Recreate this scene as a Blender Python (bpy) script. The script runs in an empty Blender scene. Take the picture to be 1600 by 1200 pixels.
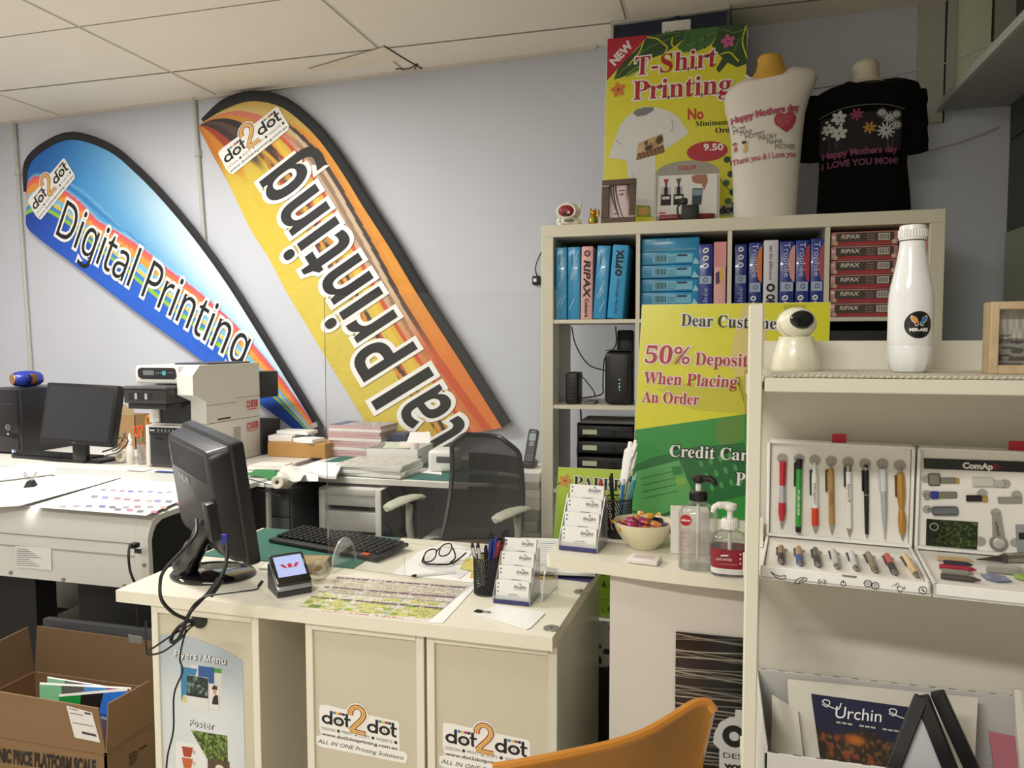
import bpy, bmesh, math, random
import numpy as np
from mathutils import Matrix, Vector
SC = bpy.context.scene
COL = SC.collection
R = math.radians
# ---------------------------------------------------------------- camera
FOC, YAW, PITCH, ROLL, CH = 1175.0, R(15.1), R(3.32), R(-.115), 1.38
_f = Vector((-math.sin(YAW)*math.cos(PITCH), math.cos(YAW)*math.cos(PITCH), -math.sin(PITCH)))
_r = Vector((math.cos(YAW), math.sin(YAW), 0)); _u = _r.cross(_f)
CR = _r*math.cos(ROLL)+_u*math.sin(ROLL); CU = -_r*math.sin(ROLL)+_u*math.cos(ROLL); CF = _f
CAM = Vector((0, 0, CH))
cd = bpy.data.cameras.new('camera'); cam = bpy.data.objects.new('camera', cd); COL.objects.link(cam)
cd.sensor_fit = 'HORIZONTAL'; cd.sensor_width = 36; cd.lens = FOC/1600*36; cd.clip_start = .02
cam.matrix_world = Matrix(((CR.x, CU.x, -CF.x, 0), (CR.y, CU.y, -CF.y, 0), (CR.z, CU.z, -CF.z, CH), (0, 0, 0, 1)))
SC.camera = cam
# ---------------------------------------------------------------- light and exposure
SC.view_settings.view_transform = 'Standard'; SC.view_settings.look = 'None'
SC.view_settings.gamma = 1; SC.view_settings.use_curve_mapping = False
SC.view_settings.exposure = 0.0
w = bpy.data.worlds.new('world'); SC.world = w; w.use_nodes = True
w.node_tree.nodes['Background'].inputs[0].default_value = (.9, .93, 1, 1)
w.node_tree.nodes['Background'].inputs[1].default_value = .05
def ceiling_lamp(x, y, sx, sy, watts, col=(1, .972, .915)):
    l = bpy.data.lights.new('fluorescent_light', 'AREA'); l.shape = 'RECTANGLE'; l.size = sx; l.size_y = sy
    l.energy = watts; l.color = col
    o = bpy.data.objects.new('fluorescent_light', l); COL.objects.link(o); o.location = (x, y, 2.77)
ceiling_lamp(-2.75, 2.3, 1.2, .3, 67)
ceiling_lamp(-3.9, 1.75, .3, 1.2, 20)
ceiling_lamp(-1.45, .9, 1.2, .3, 13)
ceiling_lamp(-1.0, -1.2, 1.2, .3, 94)
# ---------------------------------------------------------------- measuring: pixels of the photograph to points of the place
def ray(px, py): return CF + CR*((px-800)/FOC) - CU*((py-600)/FOC)
def atZ(px, py, z):
    d = ray(px, py); return CAM+d*((z-CH)/d.z)
def atY(px, py, y):
    d = ray(px, py); return CAM+d*(y/d.y)
def atD(px, py, t): return CAM+ray(px, py)*t
W0 = Vector((-.87, 3.731, 0)); WD = Vector((.99809, -.0617, 0)); WN = Vector((-.0617, -.99809, 0))   # back wall: point, direction, normal into room
def atW(px, py, off=0):
    d = ray(px, py); o = W0+WN*off; return CAM+d*((o-CAM).dot(WN)/d.dot(WN))
# ---------------------------------------------------------------- materials
def lin(c): return c/12.92 if c <= .04045 else ((c+.055)/1.055)**2.4
def rgb(h):
    if isinstance(h, str): h = tuple(int(h[i:i+2], 16) for i in (0, 2, 4))
    return tuple(lin(c/255) for c in h)
_mats = {}
def m(hx, rough=.5, metal=0, n=.04, ns=30, bump=0, bs=200, kind='paint', stretch=None, coat=0, spec=.5):
    key = (hx, rough, metal, n, ns, bump, bs, kind, stretch, coat, spec)
    if key in _mats: return _mats[key]
    mt = bpy.data.materials.new(f'{kind}_{hx if isinstance(hx, str) else "%02x%02x%02x" % hx}'); mt.use_nodes = True
    nt = mt.node_tree; b = nt.nodes['Principled BSDF']; c = rgb(hx)
    b.inputs['Roughness'].default_value = rough; b.inputs['Metallic'].default_value = metal
    b.inputs['Specular IOR Level'].default_value = spec
    if coat: b.inputs['Coat Weight'].default_value = coat
    tc = nt.nodes.new('ShaderNodeTexCoord'); mp = nt.nodes.new('ShaderNodeMapping')
    nt.links.new(tc.outputs['Object'], mp.inputs[0])
    if stretch: mp.inputs['Scale'].default_value = stretch
    nz = nt.nodes.new('ShaderNodeTexNoise'); nz.inputs['Scale'].default_value = ns; nz.inputs['Detail'].default_value = 4
    nt.links.new(mp.outputs[0], nz.inputs['Vector'])
    mx = nt.nodes.new('ShaderNodeMix'); mx.data_type = 'RGBA'
    mx.inputs[6].default_value = tuple(x*(1-n) for x in c)+(1,); mx.inputs[7].default_value = tuple(min(1, x*(1+n)) for x in c)+(1,)
    nt.links.new(nz.outputs['Fac'], mx.inputs[0]); nt.links.new(mx.outputs[2], b.inputs['Base Color'])
    if bump:
        n2 = nt.nodes.new('ShaderNodeTexNoise'); n2.inputs['Scale'].default_value = bs
        nt.links.new(mp.outputs[0], n2.inputs['Vector'])
        bp = nt.nodes.new('ShaderNodeBump'); bp.inputs['Strength'].default_value = bump; bp.inputs['Distance'].default_value = .004
        nt.links.new(n2.outputs['Fac'], bp.inputs['Height']); nt.links.new(bp.outputs[0], b.inputs['Normal'])
    _mats[key] = mt; return mt
def printed(rough=.5, bump=0, bs=8, coat=0):           # ink on paper or cloth: colours stored on the surface
    key = ('printed', rough, bump, bs, coat)
    if key in _mats: return _mats[key]
    mt = bpy.data.materials.new('printed_surface'); mt.use_nodes = True; nt = mt.node_tree; b = nt.nodes['Principled BSDF']
    a = nt.nodes.new('ShaderNodeVertexColor'); a.layer_name = 'Ink'; nt.links.new(a.outputs[0], b.inputs['Base Color'])
    b.inputs['Roughness'].default_value = rough
    if coat: b.inputs['Coat Weight'].default_value = coat
    if bump:
        tc = nt.nodes.new('ShaderNodeTexCoord'); n2 = nt.nodes.new('ShaderNodeTexNoise'); n2.inputs['Scale'].default_value = bs; n2.inputs['Detail'].default_value = 3
        n2.inputs['Distortion'].default_value = 1.2
        nt.links.new(tc.outputs['Object'], n2.inputs['Vector'])
        bp = nt.nodes.new('ShaderNodeBump'); bp.inputs['Strength'].default_value = bump; bp.inputs['Distance'].default_value = .03
        nt.links.new(n2.outputs['Fac'], bp.inputs['Height']); nt.links.new(bp.outputs[0], b.inputs['Normal'])
    _mats[key] = mt; return mt
def clear(tint=(1, 1, 1), haze=.02, gloss=.08, rough=.03, hazecol=(.8, .82, .84), nm='clear_plastic'):
    key = ('clear', tint, haze, gloss, rough, hazecol)
    if key in _mats: return _mats[key]
    mt = bpy.data.materials.new(nm); mt.use_nodes = True; nt = mt.node_tree; nt.nodes.remove(nt.nodes['Principled BSDF'])
    out = nt.nodes['Material Output']
    t = nt.nodes.new('ShaderNodeBsdfTransparent'); t.inputs[0].default_value = tint+(1,)
    d = nt.nodes.new('ShaderNodeBsdfDiffuse'); d.inputs[0].default_value = hazecol+(1,)
    g = nt.nodes.new('ShaderNodeBsdfGlossy'); g.inputs['Roughness'].default_value = rough
    lw = nt.nodes.new('ShaderNodeLayerWeight'); lw.inputs[0].default_value = .25
    mu = nt.nodes.new('ShaderNodeMath'); mu.operation = 'MULTIPLY_ADD'; mu.inputs[1].default_value = .45; mu.inputs[2].default_value = gloss*.3
    nt.links.new(lw.outputs['Fresnel'], mu.inputs[0])
    a = nt.nodes.new('ShaderNodeMixShader'); a.inputs[0].default_value = haze
    nt.links.new(t.outputs[0], a.inputs[1]); nt.links.new(d.outputs[0], a.inputs[2])
    c = nt.nodes.new('ShaderNodeMixShader'); nt.links.new(mu.outputs[0], c.inputs[0])
    nt.links.new(a.outputs[0], c.inputs[1]); nt.links.new(g.outputs[0], c.inputs[2]); nt.links.new(c.outputs[0], out.inputs[0])
    _mats[key] = mt; return mt
def glow(hx, s):
    mt = bpy.data.materials.new('lit_screen'); mt.use_nodes = True; b = mt.node_tree.nodes['Principled BSDF']; c = rgb(hx)
    b.inputs['Base Color'].default_value = (.02, .02, .02, 1); b.inputs['Emission Color'].default_value = c+(1,); b.inputs['Emission Strength'].default_value = s
    return mt
def woodm(a, b_, sc=18, st=(1, 1, 8), rough=.45, coat=0):
    key = ('wood', a, b_, sc, st)
    if key in _mats: return _mats[key]
    mt = bpy.data.materials.new('wood_'+a); mt.use_nodes = True; nt = mt.node_tree; b = nt.nodes['Principled BSDF']
    b.inputs['Roughness'].default_value = rough
    if coat: b.inputs['Coat Weight'].default_value = coat
    tc = nt.nodes.new('ShaderNodeTexCoord'); mp = nt.nodes.new('ShaderNodeMapping'); mp.inputs['Scale'].default_value = st
    nz = nt.nodes.new('ShaderNodeTexNoise'); nz.inputs['Scale'].default_value = sc; nz.inputs['Detail'].default_value = 6
    cr = nt.nodes.new('ShaderNodeValToRGB'); cr.color_ramp.elements[0].color = rgb(a)+(1,); cr.color_ramp.elements[1].color = rgb(b_)+(1,)
    cr.color_ramp.elements[0].position = .35; cr.color_ramp.elements[1].position = .65
    nt.links.new(tc.outputs['Object'], mp.inputs[0]); nt.links.new(mp.outputs[0], nz.inputs['Vector']); nt.links.new(nz.outputs['Fac'], cr.inputs[0])
    nt.links.new(cr.outputs[0], b.inputs['Base Color']); _mats[key] = mt; return mt
# ---------------------------------------------------------------- mesh building
I4 = Matrix.Identity(4)
WM = {}
def FR(o, u, v):
    u = Vector(u); v = Vector(v); n = u.cross(v)
    if n.length > 0: n.normalize()
    o = Vector(o)
    return Matrix(((u.x, v.x, n.x, o.x), (u.y, v.y, n.y, o.y), (u.z, v.z, n.z, o.z), (0, 0, 0, 1)))
def LOC(x, y, z, rz=0, rx=0, ry=0):
    return Matrix.Translation((x, y, z)) @ Matrix.Rotation(R(rz), 4, 'Z') @ Matrix.Rotation(R(ry), 4, 'Y') @ Matrix.Rotation(R(rx), 4, 'X')
def serif(s):
    return ''.join(chr(0x1D400+ord(c)-65) if 'A' <= c <= 'Z' else chr(0x1D41A+ord(c)-97) if 'a' <= c <= 'z' else chr(0x1D7CE+ord(c)-48) if '0' <= c <= '9' else c for c in s)
def sans(s, bold=False):
    o = 0x1D5D4 if bold else 0x1D5A0
    return ''.join(chr(o+ord(c)-65) if 'A' <= c <= 'Z' else chr(o+26+ord(c)-97) if 'a' <= c <= 'z' else c for c in s)
_tc = {}
def glyphs(s, off=0, res=3):
    k = (s, off, res)
    if k in _tc: return _tc[k]
    c = bpy.data.curves.new('t', 'FONT'); c.body = s; c.size = 1; c.offset = off; c.fill_mode = 'FRONT'; c.resolution_u = res
    o = bpy.data.objects.new('t', c); me = o.to_mesh()
    vs = [(v.co.x, v.co.y) for v in me.vertices]; fs = [tuple(p.vertices) for p in me.polygons]
    o.to_mesh_clear(); bpy.data.objects.remove(o); bpy.data.curves.remove(c)
    _tc[k] = (vs, fs); return _tc[k]
def catmull(pts, k=6, closed=False):
    P = [Vector(p) for p in pts]; n = len(P); out = []
    rng = range(n) if closed else range(n-1)
    for i in rng:
        a = P[(i-1) % n] if closed or i > 0 else P[0]*2-P[1]
        b = P[i]; c = P[(i+1) % n]
        d = P[(i+2) % n] if closed or i+2 < n else P[-1]*2-P[-2]
        for j in range(k):
            t = j/k
            out.append(.5*((2*b)+(c-a)*t+(2*a-5*b+4*c-d)*t*t+(3*b-a-3*c+d)*t**3))
    if not closed: out.append(P[-1].copy())
    return out
class MB:
    def __init__(s, M=I4): s.v = []; s.f = []; s.mi = []; s.mats = []; s.c = {}; s.M = M
    def add(s, vs, fs, mat, M=None, cols=None):
        T = s.M @ M if M is not None else s.M
        b = len(s.v)
        for p in vs:
            q = T @ Vector((p[0], p[1], p[2] if len(p) > 2 else 0)); s.v.append((q.x, q.y, q.z))
        if mat not in s.mats: s.mats.append(mat)
        k = s.mats.index(mat)
        for f in fs: s.f.append(tuple(b+i for i in f)); s.mi.append(k)
        if cols is not None:
            for i, c in enumerate(cols): s.c[b+i] = c
        return s
    def box(s, x0, x1, y0, y1, z0, z1, mat, r=0, seg=2, M=None):
        if r <= 0:
            vs = [(x, y, z) for z in (z0, z1) for y in (y0, y1) for x in (x0, x1)]
            return s.add(vs, [(0, 2, 3, 1), (4, 5, 7, 6), (0, 1, 5, 4), (2, 6, 7, 3), (0, 4, 6, 2), (1, 3, 7, 5)], mat, M)
        bm = bmesh.new(); bmesh.ops.create_cube(bm, size=1)
        for v in bm.verts: v.co = Vector(((x0+x1)/2+v.co.x*(x1-x0), (y0+y1)/2+v.co.y*(y1-y0), (z0+z1)/2+v.co.z*(z1-z0)))
        bmesh.ops.bevel(bm, geom=bm.edges[:], offset=min(r, .49*min(abs(x1-x0), abs(y1-y0), abs(z1-z0))), segments=seg, affect='EDGES', profile=.5)
        return s.bm(bm, mat, M)
    def bm(s, bm, mat, M=None):
        bm.verts.index_update(); vs = [v.co[:] for v in bm.verts]; fs = [[v.index for v in f.verts] for f in bm.faces]; bm.free()
        return s.add(vs, fs, mat, M)
    def cyl(s, p0, p1, r0, mat, r1=None, n=16, M=None, cap=True):
        p0 = Vector(p0); p1 = Vector(p1); r1 = r0 if r1 is None else r1
        d = (p1-p0).normalized(); a = d.orthogonal().normalized(); b = d.cross(a)
        vs = []
        for p, rr in ((p0, r0), (p1, r1)):
            for i in range(n):
                t = 2*math.pi*i/n; vs.append(p+a*rr*math.cos(t)+b*rr*math.sin(t))
        fs = [(i, (i+1) % n, n+(i+1) % n, n+i) for i in range(n)]
        if cap: fs += [tuple(range(n-1, -1, -1)), tuple(range(n, 2*n))]
        return s.add(vs, fs, mat, M)
    def lathe(s, prof, mat, n=24, M=None, arc=None):
        vs = []; fs = []; k = len(prof)
        a0, a1 = arc or (0, 2*math.pi)
        nn = n if arc is None else n+1
        for i in range(nn):
            t = a0+(a1-a0)*i/n
            for r, z in prof: vs.append((r*math.cos(t), r*math.sin(t), z))
        for i in range(n):
            j = (i+1) % nn
            for q in range(k-1): fs.append((i*k+q, j*k+q, j*k+q+1, i*k+q+1))
        return s.add(vs, fs, mat, M)
    def tube(s, pts, r, mat, n=8, k=5, closed=False, M=None, flat=1, rs=None, up=None):
        P = catmull(pts, k, closed) if k > 1 else [Vector(p) for p in pts]
        L = len(P); vs = []; fs = []
        a = None
        for i, p in enumerate(P):
            d = (P[(i+1) % L]-P[i-1]) if closed else (P[min(i+1, L-1)]-P[max(i-1, 0)])
            if d.length < 1e-9: d = Vector((0, 0, 1))
            d.normalize()
            if up is not None: a = Vector(up)-d*d.dot(Vector(up))
            elif a is None: a = d.orthogonal()
            else: a = a-d*a.dot(d)
            a.normalize(); b = d.cross(a)
            rr = r if rs is None else rs[min(len(rs)-1, int(i/(max(L-1, 1))*(len(rs)-1)+.5))]
            for j in range(n):
                t = 2*math.pi*j/n; vs.append(p+a*rr*flat*math.cos(t)+b*rr*math.sin(t))
        for i in range(L if closed else L-1):
            i2 = (i+1) % L
            for j in range(n): fs.append((i*n+j, i*n+(j+1) % n, i2*n+(j+1) % n, i2*n+j))
        if not closed: fs += [tuple(range(n-1, -1, -1)), tuple((L-1)*n+j for j in range(n))]
        return s.add(vs, fs, mat, M)
    def prism(s, out, z0, z1, mat, M=None, mat2=None):
        n = len(out); vs = [(p[0], p[1], z0) for p in out]+[(p[0], p[1], z1) for p in out]
        s.add(vs, [tuple(range(n-1, -1, -1)), tuple(range(n, 2*n))], mat, M)
        return s.add(vs, [(i, (i+1) % n, n+(i+1) % n, n+i) for i in range(n)], mat2 or mat, M)
    def poly(s, out, mat, off=.0006, M=None): return s.add([(p[0], p[1], off) for p in out], [tuple(range(len(out)))], mat, M)
    def rect(s, x0, y0, x1, y1, mat, off=.0006, M=None): return s.poly([(x0, y0), (x1, y0), (x1, y1), (x0, y1)], mat, off, M)
    def disc(s, x, y, rx, mat, ry=None, off=.0006, n=20, M=None, rot=0):
        ry = ry or rx; c, q = math.cos(rot), math.sin(rot)
        return s.poly([(x+rx*math.cos(2*math.pi*i/n)*c-ry*math.sin(2*math.pi*i/n)*q, y+rx*math.cos(2*math.pi*i/n)*q+ry*math.sin(2*math.pi*i/n)*c) for i in range(n)], mat, off, M)
    def ring(s, x, y, r0, r1, mat, off=.0006, n=24, M=None, e=1):
        vs = [(x+q*math.cos(2*math.pi*i/n), y+q*e*math.sin(2*math.pi*i/n), off) for q in (r0, r1) for i in range(n)]
        return s.add(vs, [(i, (i+1) % n, n+(i+1) % n, n+i) for i in range(n)], mat, M)
    def stroke(s, pts, wd, mat, off=.0006, M=None, k=4):
        P = catmull([(p[0], p[1], 0) for p in pts], k) if k > 1 else [Vector((p[0], p[1], 0)) for p in pts]
        vs = []
        for i, p in enumerate(P):
            d = P[min(i+1, len(P)-1)]-P[max(i-1, 0)]; d = d.normalized() if d.length > 0 else Vector((1, 0, 0)); q = Vector((-d.y, d.x, 0))*wd/2
            vs += [(p.x+q.x, p.y+q.y, off), (p.x-q.x, p.y-q.y, off)]
        return s.add(vs, [(2*i, 2*i+1, 2*i+3, 2*i+2) for i in range(len(P)-1)], mat, M)
    def ell(s, c, r, mat, M=None, nu=20, nv=12):
        vs = []; fs = []
        for j in range(nv+1):
            ph = math.pi*j/nv
            for i in range(nu):
                t = 2*math.pi*i/nu; vs.append((c[0]+r[0]*math.sin(ph)*math.cos(t), c[1]+r[1]*math.sin(ph)*math.sin(t), c[2]-r[2]*math.cos(ph)))
        for j in range(nv):
            for i in range(nu): fs.append((j*nu+i, j*nu+(i+1) % nu, (j+1)*nu+(i+1) % nu, (j+1)*nu+i))
        return s.add(vs, fs, mat, M)
    def loft(s, rings, mat, M=None, cap=True):
        n = len(rings[0]); vs = [p for r in rings for p in r]
        fs = [(i*n+j, i*n+(j+1) % n, (i+1)*n+(j+1) % n, (i+1)*n+j) for i in range(len(rings)-1) for j in range(n)]
        if cap: fs += [tuple(range(n-1, -1, -1)), tuple((len(rings)-1)*n+j for j in range(n))]
        return s.add(vs, fs, mat, M)
    def grid(s, fn, nu, nv, mat, M=None, col=None):
        vs = []; 
        U, V = np.meshgrid(np.linspace(0, 1, nu+1), np.linspace(0, 1, nv+1))
        for v_, u_ in zip(V.ravel(), U.ravel()): vs.append(fn(u_, v_))
        fs = [(j*(nu+1)+i, j*(nu+1)+i+1, (j+1)*(nu+1)+i+1, (j+1)*(nu+1)+i) for j in range(nv) for i in range(nu)]
        cols = None
        if col is not None:
            c = np.clip(np.array(col(U.ravel(), V.ravel()), float), 0, 255)/255
            c = np.where(c <= .04045, c/12.92, ((c+.055)/1.055)**2.4); cols = [tuple(x) for x in c]
        return s.add(vs, fs, mat, M, cols)
    def art(s, x0, y0, x1, y1, nu, nv, col, mat=None, off=.0006, M=None):      # a printed picture on a flat rectangle
        return s.grid(lambda u, v: (x0+(x1-x0)*u, y0+(y1-y0)*v, off), nu, nv, mat or printed(), M, col)
    def text(s, t, x, y, h, mat, w=None, al='l', bold=0, line=0, lmat=None, off=.0008, M=None, shear=0, rot=0, rm=None):
        k0 = ord(t.strip()[0]); cap = glyphs('H' if k0 < 0x1D000 else serif('H') if k0 < 0x1D5A0 or k0 > 0x1D7C0 else sans('H', k0 >= 0x1D5D4), 0)[0]; ch = max(p[1] for p in cap)
        base = glyphs(t, bold)[0]
        if not base: return s
        x0 = min(p[0] for p in base); x1 = max(p[0] for p in base); sy = h/ch; sx = (w/(x1-x0)) if w else sy
        ax = {'l': x0, 'c': (x0+x1)/2, 'r': x1}[al]; c, q = math.cos(rot), math.sin(rot)
        for o_, mt, dz in (((bold+line, lmat, off*.55),) if line else ())+((bold, mat, off),):
            vs, fs = glyphs(t, o_)
            out = []
            for a, b in vs:
                X = (a-ax)*sx+b*sy*shear; Y = b*sy; out.append((x+X*c-Y*q, y+X*q+Y*c, dz))
            s.add(out, fs, mt, M)
        return s
    def to(s, name, parent=None, label=None, smooth=35, stuff=False):
        o = _mk(s, name, smooth, WM[parent.name].inverted() if parent else None)
        if parent: o.parent = parent; WM[o.name] = WM[parent.name]
        if label: o['label'] = label
        if stuff: o['kind'] = 'stuff'
        return o
    def thing(s, name, label, cat, group=None, smooth=35, stuff=False, kind=None):
        lo = [min(v[i] for v in s.v) for i in range(3)]; hi = [max(v[i] for v in s.v) for i in range(3)]
        L = Matrix.Translation(((lo[0]+hi[0])/2, (lo[1]+hi[1])/2, lo[2]))
        o = _mk(s, name, smooth, L.inverted()); o.location = L.translation; WM[o.name] = L
        tag(o, label, cat, group)
        if stuff: o['kind'] = 'stuff'
        return o
    def struct(s, name, smooth=35, parent=None):
        o = _mk(s, name, smooth, None); WM[o.name] = I4
        if parent: o.parent = parent
        else: o['kind'] = 'structure'
        return o
def _mk(s, name, smooth, T):
    me = bpy.data.meshes.new(name)
    vs = s.v if T is None else [tuple(T @ Vector(p)) for p in s.v]
    me.from_pydata(vs, [], s.f)
    for mt in s.mats: me.materials.append(mt)
    me.polygons.foreach_set('material_index', s.mi)
    if s.c:
        at = me.color_attributes.new('Ink', 'FLOAT_COLOR', 'POINT'); a = np.ones((len(s.v), 4), np.float32)
        for i, c in s.c.items(): a[i, :3] = c
        at.data.foreach_set('color', a.ravel())
    if smooth:
        me.polygons.foreach_set('use_smooth', [True]*len(s.f))
        try: me.set_sharp_from_angle(angle=R(smooth))
        except Exception: pass
    me.update()
    o = bpy.data.objects.new(name, me); COL.objects.link(o); return o
def tag(o, label, cat, group=None):
    o['label'] = label; o['category'] = cat
    if group: o['group'] = group
def T(name, label, cat, loc=(0, 0, 0), rz=0, group=None):
    o = bpy.data.objects.new(name, None); COL.objects.link(o); o.location = loc; o.rotation_euler = (0, 0, R(rz)); o.empty_display_size = .05
    WM[o.name] = LOC(*loc, rz); tag(o, label, cat, group); return o
def dup(root, loc, rz, label, group=None):
    r = root.copy(); COL.objects.link(r); r.location = loc; r.rotation_euler = (0, 0, R(rz)); r['label'] = label
    if group: r['group'] = group
    for ch in root.children:
        c = ch.copy(); COL.objects.link(c); c.parent = r
        for g in ch.children:
            d = g.copy(); COL.objects.link(d); d.parent = c
    return r
# printing by measured position: where the photograph shows a mark on a known flat surface
def pf(F, p):
    n = Vector((F[0][2], F[1][2], F[2][2])); o = F.translation; d = ray(*p); q = CAM+d*((o-CAM).dot(n)/d.dot(n)); l = F.inverted() @ q; return (l.x, l.y)
def mk_poly(b, F, pts, mat, off=.0006, M=None): return b.poly([pf(F, p) for p in pts], mat, off, M or F)
def mk_text(b, F, t, bl, br, tl, mat, **k):
    a, c, d = (Vector(pf(F, p)+(0,)) for p in (bl, br, tl))
    u = c-a; v = d-a; Q = F @ Matrix(((u.x, v.x, 0, a.x), (u.y, v.y, 0, a.y), (0, 0, 1, 0), (0, 0, 0, 1)))
    return b.text(t, 0, 0, 1, mat, w=1, M=Q, **k)
# noise for printed pictures
def vn(x, y, seed=0):
    xi = np.floor(x).astype(int); yi = np.floor(y).astype(int); fx = x-xi; fy = y-yi; fx = fx*fx*(3-2*fx); fy = fy*fy*(3-2*fy)
    def h(a, b): 
        k = (a*374761393+b*668265263+seed*144665) & 0x7fffffff; k = ((k ^ (k >> 13))*1274126177) & 0x7fffffff; return ((k ^ (k >> 16)) & 0xffff)/65535.
    return (h(xi, yi)*(1-fx)+h(xi+1, yi)*fx)*(1-fy)+(h(xi, yi+1)*(1-fx)+h(xi+1, yi+1)*fx)*fy
def mixc(a, b, t): t = np.clip(t, 0, 1)[:, None]; return np.asarray(a, float)*(1-t)+np.asarray(b, float)*t
def sst(a, b, x): t = np.clip((x-a)/(b-a), 0, 1); return t*t*(3-2*t)
random.seed(4)
BLACK = m('151515', .5); INK = m('141414', .6); WHITE = m('f0efec', .45); PAPER = m('f2f1ee', .7); CREAM = m('ded8c4', .35, bump=.03)
RED = m('b51e2a', .5)
# ================================================================ the room
def wallM(off=0): o = W0+WN*off; return Matrix(((WD.x, -WN.x, 0, o.x), (WD.y, -WN.y, 0, o.y), (0, 0, 1, 0), (0, 0, 0, 1)))
WALLP = m('c7cad3', .8, n=.03, ns=3, bump=.05, bs=60)
MB().box(-5.3, 1.3, -2.7, 4.2, -.1, 0, m('c4beb2', .7, n=.06, ns=40)).struct('floor')
b = MB(M=wallM()); b.box(-4.5, 2.05, 0, .1, 0, 2.8, WALLP); b.struct('wall_back')
MB().box(-5.3, -5.2, -2.7, 4.2, 0, 2.8, m('cfcdd4', .8)).struct('wall_left')
MB().box(-5.2, 1.17, -2.7, -2.6, 0, 2.8, m('d8d4cc', .8)).struct('wall_front')
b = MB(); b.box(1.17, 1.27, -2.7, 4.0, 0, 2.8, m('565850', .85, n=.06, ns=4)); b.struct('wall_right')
b = MB(); CEIL = m('f2eadb', .9, n=.03, ns=6); b.box(-5.3, 1.3, -2.7, 4.2, 2.8, 2.9, CEIL)
GR = m('8f877a', .9); GL = m('ddd6c8', .9)
for k in range(-2, 3): b.box(-2.8+1.2*k-.004, -2.8+1.2*k+.004, -2.6, 4.0, 2.7985, 2.8, GR); b.box(-2.8+1.2*k+.004, -2.8+1.2*k+.012, -2.6, 4.0, 2.7985, 2.8, GL)
for k in range(-3, 8):
    y = 2.86+.6*(k-6)
    b.box(-5.2, 1.17, y-.003, y+.003, 2.7987, 2.8, GR)
b.box(-5.2, 1.17, 3.45, 3.454, 2.7987, 2.8, GR)
b.struct('ceiling')
# the loose patch and cracks in the ceiling by the wall
b = MB(); q = [atZ(x, y, 2.797) for x, y in ((478, 108), (560, 84), (600, 72), (632, 92), (560, 104), (520, 105))]
b.add(q, [tuple(range(6))], m('f4ead8', .9)); b.add([p-Vector((0, 0, .004)) for p in q], [tuple(range(6))], m('efe2cc', .9))
b.tube([atZ(x, y, 2.796) for x, y in ((600, 72), (632, 92), (655, 105), (662, 108))], .003, m('4a4238', .9), n=5)
b.tube([atZ(x, y, 2.796) for x, y in ((618, 108), (640, 107), (652, 100), (648, 108))], .003, m('3b352e', .9), n=5)
b.struct('trim_4')
b = MB(M=wallM()); b.box(-4.5, .3, -.02, 0, 2.786, 2.8, m('d5cec2', .8)); b.struct('trim_5')
# conduits on the wall
for (x0, y0, x1, y1), nm, lb in (((22, 190, 50, 600), 'conduit', 'grey vertical conduit pipe on the wall left of the blue feather flag'), ((303, 152, 319, 372), 'conduit', 'grey vertical conduit pipe on the wall between the two feather flags')):
    b = MB(); p0 = atW(x0, y0, .014); p1 = atW(x1, y1, .014); d = (p1-p0)/(p1.z-p0.z); p2 = p0+d*(.9-p0.z)
    g = m('b9b7b0', .5); b.cyl(p0, p2, .0125, g); q = p0.lerp(p2, .17)
    b.cyl(q+Vector((0, 0, .02)), q-Vector((0, 0, .02)), .019, g)
    t = b.thing(nm, lb, 'pipe', 'wall conduits')
# navy box at the top of the wall with its trim
b = MB(M=wallM()); NV = m('20263f', .6, n=.1, ns=8)
x0 = (atW(972, 40)-W0).dot(WD)+.01; x1 = (atW(1155, 10)-W0).dot(WD)-.04
b.box(x0, x1, -.25, 0, 2.30, 2.8, NV); b.box((x0+x1)/2-.12, (x0+x1)/2-.11, -.252, -.25, 2.3, 2.8, m('151a2c', .6))
b.box(x0-.012, x0, -.262, 0, 2.3, 2.8, m('bcb9b2', .7)); b.box(x0-.012, x1+.012, -.27, 0, 2.784, 2.8, m('bcb9b2', .7)); b.box(x1, x1+.014, -.26, 0, 2.3, 2.8, m('55585e', .7))
b.struct('trim_3')
t = T('power_board', 'white power board hung high on the navy box behind the t-shirt poster', 'power board', tuple(atY(1057, 47, 3.44)))
b = MB(M=WM[t.name]); b.box(-.062, .062, -.02, .02, -.05, .035, WHITE, .006)
for i in (-.035, .0, .035):
    for j in (-.006, .006): b.box(i+j-.002, i+j+.002, -.0215, -.0195, -.02, -.008, BLACK)
b.to('socket_block', t); MB(M=WM[t.name]).cyl((0, 0, .03), (0, .0, .09), .018, NV).to('plug_lead', t)
# right end of the back wall
b = MB(M=wallM()); u = lambda x: (atW(x, 100)-W0).dot(WD)
b.box(u(1432), u(1474), -.012, 0, 2.3, 2.8, m('b5b6aa', .8)); b.box(u(1474), u(1477), -.013, 0, 2.3, 2.8, m('2b2b28', .8))
b.box(u(1477), u(1491), -.03, 0, 2.38, 2.8, m('b5b7aa', .8)); b.box(u(1491), u(1545), -.02, 0, 2.38, 2.8, m('dde2c8', .8)); b.box(u(1545), u(1549), -.022, 0, 2.38, 2.8, m('33332e', .8)); b.box(u(1549), u(1600), -.02, 0, 2.38, 2.8, m('a9ab9e', .8))
b.struct('trim_6')
b = MB(); b.box(1.155, 1.17, 1.0, 3.57, 1.2, 1.82, m('a9b09a', .8)); b.box(1.16, 1.17, 1.0, 3.57, 2.2, 2.34, m('4c4d47', .8)); b.struct('trim_7')
t = T('overhead_shelf', 'grey overhead shelf board along the right wall near the ceiling', 'shelf', (1.03, 2.1, 2.345))
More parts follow.
